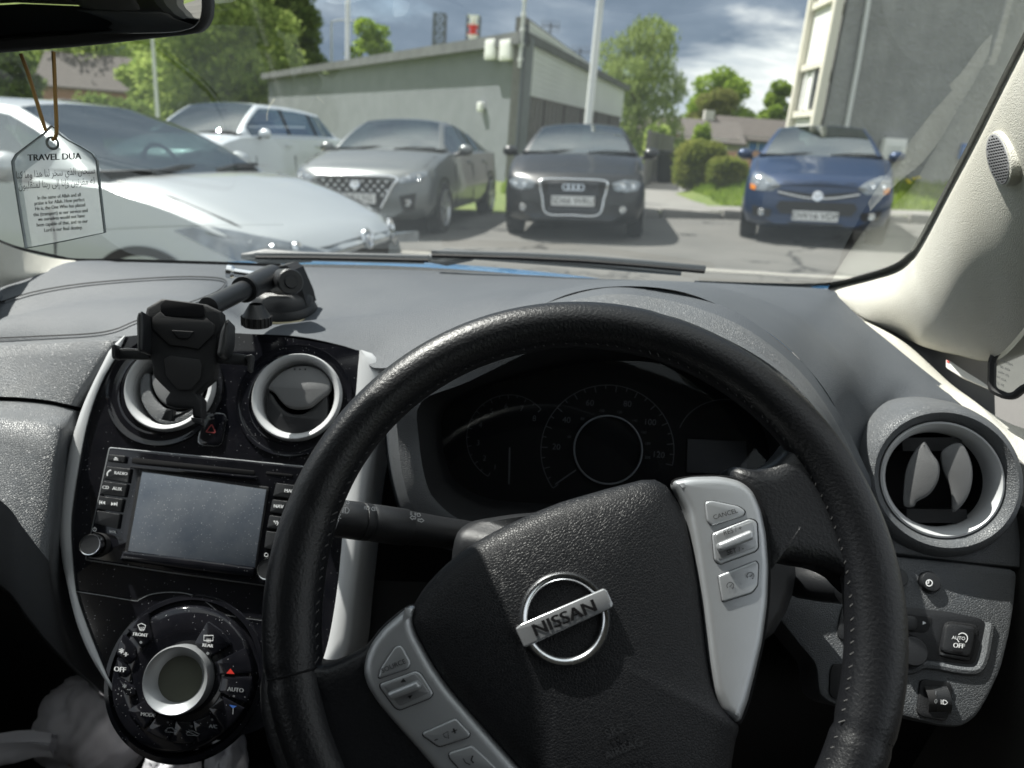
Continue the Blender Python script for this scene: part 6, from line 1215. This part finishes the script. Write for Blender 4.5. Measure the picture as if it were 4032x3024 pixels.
for i, s in enumerate(['NISSAN', '43R-00', 'E4 M56', 'AS2 M', '30 27']): 
    # the maker's marks are etched on the outer face and read mirrored from inside
    vs, fs = glyphs(s); c0 = zB(2040 - 16 * i, 1330 + 52 * i if i else 1325)
    m.add([SQ.hit((c0[0] - (x * 1.0) * 14, c0[1] + (-y) * 14 - x * 6), .0008) for x, y in vs], fs, MT['grey_ink'])
m.build('pane', qw)
m = MB(); cord(m, qpx, SQ, .0035, MT['rubber'], .001, 6, True); m.build('seal', qw)
# far side pillar foot
lp = empty('passenger_pillar', (-.95, .85, 1.05), 'pale pillar trim at the far end of the dashboard beyond the passenger seat', 'pillar trim')
po2, _ = trim_loft([[(-120, 470, .80), (-40, 505, .83), (8, 527, .85), (60, 545, .89), (110, 557, .92), (164, 563, .95)], [(-120, 540, .78), (-50, 575, .80), (0, 590, .825), (60, 590, .86), (110, 580, .90), (164, 566, .94)],
    [(-120, 640, .765), (-60, 650, .775), (0, 622, .825), (55, 604, .855), (110, 584, .895), (166, 568, .938)]], 'pillar_cover', lp, 'cream', 4, 3, .0)
m = MB(); ribbon(m, cr(zz_(zC, [(-300, -140), (-120, -60), (0, 0), (110, 42), (220, 72), (350, 100), (480, 128), (600, 147), (1000, 152), (1660, 170), (2210, 190)]), 4, False), Plane(at(zC(600, 150), .955), V((0, -1, .3))), 12, MT['rubber'], .0); m.build('rubber_seal', lp)
# own bonnet and wipers seen through the glass
m = MB(); bl = []
for k in range(5):
    r = []
    for j in range(31):
        x = -1.0 + 1.5 * j / 30; t = k / 4
        r.append((x, gy0(x) + .06 + .16 * t + .5 * max(0, t - .5), 1.2 - .192 + .03 * x - .12 * (x + .12) ** 2 - .02 * t + .010 * (1 - abs(2 * t - .5)) - .55 * max(0, t - .5) ** 2))
    bl.append(r)
mat('own_paint', (.05, .20, .42), .25, spec=.5, coat=.8)
m.grid(bl, MT['own_paint']); o = m.build('bonnet', None, smooth=60); tag(o, 'blue bonnet edge glimpsed below the wipers', 'car bonnet')
def wiper(label, arm, blade, z):
    e = empty('wiper', SG.hit(z(*arm[0]), 0) + V((0, .02, .0)), label, 'wiper')
    off = -.012
    m = MB(); m.tube([SG.hit(z(*p), off) for p in arm[1:]], .0055, MT['wiper'], 8, squash=V((0, 0, 1))); ar = m.build('arm', e)
    m = MB(); c = SG.hit(z(*arm[0]), off); t = (SG.hit(z(*arm[1]), off) - c); L = t.length; t.normalize(); m.tube([c - t * .035, c, c + t * L], [.004, .012, .007], MT['wiper'], 10); m.build('pivot', e)
    m = MB(); m.tube([SG.hit(z(*p), off * .5) for p in blade], .0042, MT['wiper'], 8); m.tube([SG.hit(z(*p), -.003) + V((0, .002, -.004)) for p in blade], .003, MT['rubber'], 6); m.build('blade', e)
wiper('grey wiper arm with a wide pivot at the middle of the windscreen base', [(1040, 1600), (1200, 1590), (1700, 1628), (2212, 1668), (2500, 1690)], [(950, 1572), (1500, 1588), (1900, 1608), (2300, 1640), (2650, 1672)], z2)
wiper('long dark wiper lying along the windscreen base ahead of the phone mount', [(-80, 1596), (200, 1600), (900, 1618)], [(-150, 1585), (200, 1588), (560, 1595), (930, 1604)], z2)
# cabin shell (roof, doors, floor, rear) that keeps the daylight to the windows
cs = empty('cabin', (-.27, -.4, .3), 'dim car cabin shell of pale roof lining, dark doors and rear seats behind the viewer', 'car cabin')
m = MB(); ro_ = []
for k in range(9):
    y = .20 - 2.0 * k / 8; ro_.append([(x, y - (.10 * ((x + .27) / .72) ** 2 if k == 0 else 0), 1.2 + .255 + .045 * sin(min(1, k / 3) * pi / 2) - .10 * ((x + .27) / .75) ** 2 - (.10 if k == 8 else 0)) for x in [-1.02 + 1.5 * j / 16 for j in range(17)]])
m.grid(ro_, MT['headliner']); m.grid([[tuple(V(p) + V((0, 0, .035))) for p in r] for r in ro_], MT['headliner']); m.build('roof_lining', cs, smooth=60)
m = MB(); m.box((-.27, .0, .02), (1.6, 2.6, .04), MT['carpet']); m.build('floor', cs); m = MB(); m.box((-.27, 1.12, .45), (1.7, .04, .9), MT['carpet']); m.build('bulkhead', cs)
for x, nm in ((-1.02, 'a'), (.485, 'b')):
    m = MB(); m.rbox((x, -.35, .48), (.07, 3.0, .98 if nm == 'a' else .90), MT['fabric'], r=.02); m.rbox((x + (.05 if nm == 'a' else -.05), .0, .72), (.05, .7, .08), MT['matte_black'], r=.01); m.build('door_panel', cs)
    m = MB(); m.tube([(x, -.62, .9), (x + (.1 if nm == 'a' else -.1), -.62, 1.42)], .06, MT['headliner'], 8); m.build('side_pillar', cs)
    m = MB(); m.box((x + (.03 if nm == 'a' else -.03), -1.25, 1.22), (.05, 1.25, .52), MT['headliner']); m.build('rear_side_blocker', cs)  # unseen solid panel added over the rear side windows to darken the mirror
m = MB(); m.tube([(-1.03, .86, 1.02), (-.98, .50, 1.22), (-.93, .10, 1.42)], .045, MT['headliner'], 10); m.build('windscreen_post', cs)
m = MB(); m.tube([(.575, .90, 1.0), (.575, .50, 1.26), (.50, .06, 1.44)], .03, MT['headliner'], 10); m.build('windscreen_post', cs)
_ = loft([[(f_, 700, 1250, .66), (f_, 1000, 1260, .66), (f_, 1300, 1270, .66), (f_, 1600, 1280, .655), (f_, 1900, 1300, .65), (f_, 2200, 1320, .64)], [(f_, 700, 1450, .60), (f_, 1000, 1460, .60), (f_, 1300, 1470, .60), (f_, 1600, 1480, .60), (f_, 1900, 1500, .60), (f_, 2220, 1520, .60)],
    [(f_, 600, 1900, .68), (f_, 1000, 1900, .68), (f_, 1300, 1900, .68), (f_, 1600, 1900, .68), (f_, 1900, 1900, .68), (f_, 2250, 1900, .68)]], name='knee_panel', par=dash, mt='matte_black', k=3)
for x in (-.68, .12):
    m = MB(); m.rbox((x, -.55, .70), (.46, .16, .75), MT['fabric'], r=.06); m.rbox((x, -.56, 1.18), (.26, .10, .18), MT['fabric'], r=.04); m.rbox((x, -.25, .36), (.48, .52, .16), MT['fabric'], r=.06); m.build('front_seat', cs)
m = MB(); m.rbox((-.27, -1.30, .75), (1.3, .16, .7), MT['fabric'], r=.06); m.build('rear_seat', cs); m = MB(); m.box((-.27, -1.83, .5), (1.6, .05, 1.0), MT['fabric']); m.box((-.27, -1.83, 1.30), (1.6, .05, .40), MT['headliner']); m.build('tailgate', cs)
# =====================================================================  rear-view mirror and hanging tag
mr = empty('rear_view_mirror', at(z1(500, 0), .45), 'black framed rear-view mirror reflecting the dim cabin', 'mirror')
SM = Plane(at(z1(600, 100), .45), V((.30, -.93, -.10)))
mo = zz_(z1, [(-900, 420), (-500, 385), (0, 330), (500, 290), (900, 245), (1190, 212), (1262, 180), (1300, 120), (1312, 40), (1300, -150), (1260, -330), (1200, -400), (800, -380), (0, -300), (-900, -180), (-1000, 100)])
m = MB(); plate(m, cr(mo, 3), SM, MT['matte_black'], 0, .03, .006, 4); m.build('housing', mr, smooth=60)
mi = zz_(z1, [(-850, 330), (-400, 300), (60, 248), (500, 215), (1000, 205), (1160, 185), (1225, 150), (1250, 90), (1255, 0), (1240, -200), (1180, -340), (800, -330), (0, -250), (-850, -120)])
m = MB(); plate(m, cr(mi, 3), SM, MT['mirror_glass'], .0012, .001, .0004); m.build('glass', mr)
m = MB(); m.tube([SM.hit(z1(-250, 0), -.02), SM.hit(z1(-250, -100), -.06), V((-.29, .36, 1.42))], .012, MT['matte_black'], 8); m.build('stem', mr)
tg = empty('hanging_tag', at(z1(320, 785), .47), 'clear acrylic prayer tag with dark lettering hanging from the mirror on a brown cord', 'hanging tag')
ST = Plane(at(z1(340, 1150), .47), V((.05, -1, .05)))
to = zz_(z1, [(318, 782), (345, 800), (362, 832), (420, 872), (500, 912), (570, 955), (598, 1000), (604, 1060), (648, 1448), (400, 1500), (156, 1545), (120, 1330), (78, 1060), (72, 1005), (95, 962), (190, 890), (268, 832), (295, 800)])
m = MB(); th = .003
fr, bk = [ST.hit(p, 0) for p in to], [ST.hit(p, 0) - ST.n * th for p in to]
m.fill(fr, MT['acrylic'], ST.n); mat('acrylic_edge', (.20, .23, .24), .2)
m.grid([fr, bk], MT['acrylic_edge'], closed=True); ribbon(m, to, ST, 5, MT['acrylic_edge'], .0003, closed=True)  # ribbon on the front border paints in the edge highlight
dg = (300, -22)
text(m, 'TRAVEL DUA', ST, z1(338, 978), (300, -10), 36, MT['ink'], .0005, fat=True)
for i, s in enumerate(['In the name of Allah and all', 'praise is for Allah. How perfect', 'He is, the One Who has placed', 'this (transport) at our service and', 'we ourselves would not have', 'been capable of that, and to our', 'Lord is our final destiny.']):
    text(m, s, ST, z1([368, 370, 374, 377, 382, 387, 394][i], [1222, 1254, 1287, 1323, 1354, 1388, 1424][i]), (300, -24), 20.5, MT['ink'], .0005, asp=.76, fat=True)
ARB = {'ا': 'ﺍﺎﺍﺎ', 'ب': 'ﺏﺐﺑﺒ', 'ح': 'ﺡﺢﺣﺤ', 'ن': 'ﻥﻦﻧﻨ', 'ل': 'ﻝﻞﻟﻠ', 'ذ': 'ﺫﺬﺫﺬ', 'ي': 'ﻱﻲﻳﻴ', 'س': 'ﺱﺲﺳﺴ', 'خ': 'ﺥﺦﺧﺨ', 'ر': 'ﺭﺮﺭﺮ', 'ه': 'ﻩﻪﻫﻬ', 'و': 'ﻭﻮﻭﻮ', 'م': 'ﻡﻢﻣﻤ', 'ك': 'ﻙﻚﻛﻜ', 'ق': 'ﻕﻖﻗﻘ', 'إ': 'ﺇﺈﺇﺈ', 'ى': 'ﻯﻰﻯﻰ', 'ت': 'ﺕﺖﺗﺘ', 'ٰ': ''}
def arabic(s):
    o = []; nj = 'اذروإى'
    for wd in s.split(' '):
        w2 = []
        for i, ch in enumerate(wd):
            pj = i > 0 and wd[i - 1] not in nj; nx = i < len(wd) - 1
            w2.append(ARB[ch][(3 if nx else 1) if pj else (2 if nx else 0)] if ARB.get(ch) else '')
        o.append(''.join(w2)[::-1])
    return ' '.join(o[::-1])
text(m, arabic('سبحان الذي سخر لنا هذا وما كنا'), ST, z1(345, 1076), (300, -20), 40, MT['ink'], .0005, asp=.62)
text(m, arabic('له مقرنين وإنا إلى ربنا لمنقلبون'), ST, z1(352, 1142), (300, -20), 40, MT['ink'], .0005, asp=.62)
m.build('plate', tg)
m = MB(); gc = [(130, 335), (180, 470), (225, 620), (262, 740), (285, 815)]; m.tube([at(z1(x, y), .462) for x, y in cr(gc, 3, False)], .0011, MT['gold_cord'], 6); gc = [(333, 320), (340, 480), (346, 640), (352, 790), (346, 850), (325, 872)]; m.tube([at(z1(x, y), .460) for x, y in cr(gc, 3, False)], .0011, MT['gold_cord'], 6); m.build('cord', tg)
m = MB(); c_, u, v_, n = ST.frame(z1(330, 890)); m.lathe(c_, n, [(.0026, .0006), (.0034, .0012), (.0042, .0006)], MT['acrylic_edge'], 20); m.build('eyelet', tg)
# =====================================================================  phone holder on a suction mount
ph = empty('phone_holder', SD.hit(zA(240, 470)), 'black telescopic phone holder, empty, on a suction cup on the dashboard', 'phone holder')
nP = V((.22, -.90, .38)); SP = Plane(at(zC(1430, 820), .605), nP); nP = SP.n
bo = zz_(zC, [(1268, 448), (1450, 470), (1622, 492), (1745, 552), (1755, 640), (1712, 740), (1712, 800), (1700, 940), (1682, 1080), (1600, 1150), (1545, 1198), (1592, 1252), (1588, 1400), (1515, 1385), (1510, 1318), (1390, 1314), (1303, 1290), (1300, 1240), (1332, 1190), (1270, 1130), (1207, 1062), (1180, 900), (1150, 760), (1158, 680), (1135, 600), (1150, 522)])
m = MB(); plate(m, bo, SP, MT['matte_black'], 0, .022, .003, 3); body_ = m.build('cradle', ph, smooth=35)
m = MB(); plate(m, zz_(zC, [(1200, 600), (1262, 552), (1300, 590), (1600, 620), (1625, 600), (1690, 660), (1690, 725), (1565, 850), (1440, 828), (1335, 820), (1200, 690)]), SP, MT['rubber'], .0022, .003, .0008); plate(m, zz_(zC, [(1290, 930), (1335, 900), (1570, 930), (1592, 972), (1580, 1080), (1500, 1172), (1400, 1170), (1308, 1062)]), SP, MT['rubber'], .0022, .003, .0008)
for k in range(26):                                # diamond grip pattern of the pads
    t = k / 25; ribbon(m, [zC(1210 + 480 * t, 690 - 20 * t), zC(1210 + 480 * t + 60 * (1 - 2 * abs(t - .5)), 690 + 130 * (1 - 2 * abs(t - .5)))], SP, 1.2, MT['black_plastic'], .0028)
plate(m, rpoly(zz_(zC, [(1345, 698), (1530, 708), (1480, 770), (1400, 765)]), 8), SP, MT['matte_black'], .0042, .003, .0012); plate(m, zz_(zC, [(1262, 500), (1300, 460), (1600, 500), (1612, 585), (1590, 600), (1300, 590), (1265, 560)]), SP, MT['deep_black'], .0012, .001, .0004); m.build('grip_pad', ph)
for s, pad, bar, tip in ((0, [(1070, 600), (1085, 555), (1110, 545), (1122, 560), (1128, 700), (1120, 860), (1090, 872), (1075, 840)], [(890, 845), (1000, 838), (1180, 852), (1180, 932), (1000, 925), (905, 930), (885, 915)], [(873, 815), (900, 805), (912, 830), (905, 925), (885, 925), (875, 900)]),
                         (1, [(1735, 700), (1775, 618), (1795, 608), (1802, 640), (1795, 800), (1760, 890), (1720, 915), (1705, 880)], [(1690, 870), (1900, 885), (1985, 905), (1975, 990), (1900, 970), (1690, 955)], [(1915, 905), (1985, 885), (1992, 905), (1975, 1022), (1950, 1025), (1945, 925)])):
    m = MB(); plate(m, rpoly(zz_(zC, pad), 14), SP, MT['black_plastic'], .028, .040, .003, 3); ob = m.build('clamp_arm', ph, smooth=40)
    m = MB(); plate(m, rpoly(zz_(zC, bar), 8), SP, MT['black_plastic'], -.006, .008, .0015); plate(m, rpoly(zz_(zC, tip), 8), SP, MT['black_plastic'], .004, .016, .0015); m.build('side_hook', ob, smooth=40)
m = MB(); plate(m, rpoly(zz_(zC, [(1305, 1318), (1362, 1322), (1350, 1420), (1266, 1402)]), 6), SP, MT['black_plastic'], .010, .014, .0012); plate(m, zz_(zC, [(1362, 1378), (1502, 1318), (1506, 1330), (1362, 1402)]), SP, MT['black_plastic'], .002, .004, .0006); plate(m, rpoly(zz_(zC, [(1498, 1385), (1590, 1395), (1585, 1440), (1515, 1425)]), 6), SP, MT['black_plastic'], .006, .012, .0012); m.build('foot', ph, smooth=40)
pj = SD.hit(zA(235, 465)); up_ = V((0, 0, 1))
A0 = at(zA(150, 170), .775); A1 = at(zC(1640, 520), .632)
a_dir = (A1 - A0).normalized()
m = MB(); mid_ = A0.lerp(A1, .47); m.tube([A0, mid_], .0118, MT['black_plastic'], 24); m.tube([mid_, mid_ + a_dir * .004], [.0128, .0128], MT['matte_black'], 24); m.tube([mid_ - a_dir * .004, A1], .0090, MT['black_plastic'], 24); m.build('telescopic_arm', ph, smooth=40)
m = MB(); kp = A0.lerp(A1, .55) + V((.016, -.004, -.020)); m.lathe(kp, V((0, 0, -1)), [(.006, -.01), (.012, 0), (.0135, .002), (.0135, .010), (.012, .012), (0, .0125)], MT['black_plastic'], 20)
for k in range(20): t = 2 * pi * k / 20; m.box(kp + V((cos(t) * .0135, sin(t) * .0135, -.006)), (.0015, .0015, .009), MT['rubber'])
m.build('locking_knob', ph, smooth=30)
m = MB(); J = at(zA(215, 190), .765); m.lathe(J + V((.012, -.016, 0)), V((.55, -.8, .2)), [(0, .012), (.006, .012), (.007, .010), (.012, .010), (.0135, .008), (.0135, -.004), (.0135, -.03), (0, -.03)], MT['black_plastic'], 24)
m.lathe(at(zC(1850, 245), .80), V((-1, -.1, .1)), [(.005, -.06), (.005, .0), (.0075, .003), (.0075, .008), (0, .009)], MT['chrome'], 20); m.build('pivot_bolt', ph, smooth=35)
m = MB(); s0 = pj
bk_ = [(-.040, -.030, .010), (.036, -.030, .010), (.030, -.026, .034), (.010, -.016, .066), (-.012, -.016, .066), (-.036, -.026, .030)]
front = [s0 + V((x * .72 + .004, y * .5 - .002, z * .94)) for x, y, z in [(-.036, -.03, .016), (.038, -.03, .016), (.033, -.028, .030), (.016, -.02, .056), (.004, -.018, .061), (-.010, -.018, .058), (-.014, -.02, .045), (-.036, -.028, .040)]]
bkk = [p + V((.003, .028, 0)) for p in front]
m.grid([[p + V((0, .002, 0)) for p in front], bkk], MT['matte_black'], closed=True); m.fill(front, MT['matte_black'], V((0, -1, 0))); m.grid([front, [p + V((0, .002, 0)) for p in front]], MT['matte_black'], closed=True); m.fill(bkk, MT['matte_black'], V((0, 1, 0))); m.build('bracket', ph, smooth=25)
m = MB(); nrm = V((0, -.16, 1)).normalized(); m.lathe(s0 + nrm * .004, nrm, [(.0375, 0), (.0375, .003), (.035, .008), (.0335, .010), (.0335, .015), (.030, .021), (.024, .025), (0, .026)], MT['black_plastic'], 40); m.build('suction_cup', ph, smooth=35)
m = MB(); m.lathe(s0 + nrm * .0005, nrm, [(.037, -.001), (.0395, .001), (.0395, .0035), (.036, .0045)], MT['gel'], 40); m.build('gel_pad', ph)
# =====================================================================  knotted carrier bags in the passenger footwell
mb = bpy.data.materials.new('thin_plastic'); mb.use_nodes = True; b_ = mb.node_tree.nodes['Principled BSDF']; b_.inputs['Base Color'].default_value = (.64, .64, .68, 1); b_.inputs['Roughness'].default_value = .42; b_.inputs['Alpha'].default_value = .80; b_.inputs['Subsurface Weight'].default_value = 0.0
MT['thin_plastic'] = mb
mat('bread', (.40, .20, .09), .8)
from mathutils import noise as NZ
def bag(label, c, r, knot, tail, seed, fill=True):
    e = empty('carrier_bag', c - V((0, 0, r[2])), label, 'carrier bag'); m = MB(); rows = []
    for i in range(41):
        p_ = pi * i / 40; row = []
        for j in range(72):
            t = 2 * pi * j / 72; d = V((sin(p_) * cos(t), sin(p_) * sin(t), cos(p_)))
            k = (d - knot).length; fold = .10 * sin(22 * atan2(d.z - knot.z, d.x - knot.x) + 3 * NZ.noise(d * 3 + V((seed, 0, 0)))) * math.exp(-k * 1.1)
            q = 1 + .13 * NZ.noise(d * 2.2 + V((seed, 1, 2))) + .06 * (1 - abs(NZ.noise(d * 6 + V((seed, 5, 2)))) * 2) * .8 + fold * .5 - .32 * math.exp(-(k / .28) ** 2)
            row.append(c + V((d.x * r[0], d.y * r[1], d.z * r[2])) * q)
        rows.append(row)
    m.grid(rows, MT['thin_plastic'], closed=True, flip=True); m.build('body', e, smooth=70)
    if tail:
        m = MB(); T = [V(p) for p in tail]; rr = []
        for i, p in enumerate(T):
            wv = .014 + .010 * i / len(T); rr.append([p + V((0, cos(a) * wv * .6 * (1 + .35 * sin(3 * a + i)), sin(a) * wv * (1 + .4 * sin(5 * a + i * .7)))) for a in [2 * pi * k / 24 for k in range(24)]])
        m.grid(rr, MT['thin_plastic'], closed=True); m.build('twisted_handle', e, smooth=70)
    if fill:
        m = MB(); m.lathe(c, V((.2, 0, 1)), [(0, -r[2] * .8), (r[0] * .5, -r[2] * .6), (r[0] * .72, 0), (r[0] * .5, r[2] * .45), (0, r[2] * .6)], MT['bread'], 20); m.build('contents', e, smooth=70)
cb = at(zG(980, 1260), .85)
k_ = cb + V((.02, -.115, -.03))
bag('large knotted pale carrier bag in the passenger footwell', cb, (.076, .065, .080), V((-.15, -.85, -.25)).normalized(), [tuple(at(zG(*p), .76)) for p in [(560, 1420), (380, 1400), (180, 1440), (-20, 1480), (-250, 1520)]], 3.0)
bag('small crumpled carrier bag below the climate dial', at(zG(1800, 1660), .78), (.034, .035, .045), V((0, -.6, .8)).normalized(), None, 8.0, False)
bag('white carrier bag corner lit between the climate dial and wheel', at(z5(1320, 1630), .70), (.022, .03, .045), V((0, -.5, .85)).normalized(), None, 5.0, False)
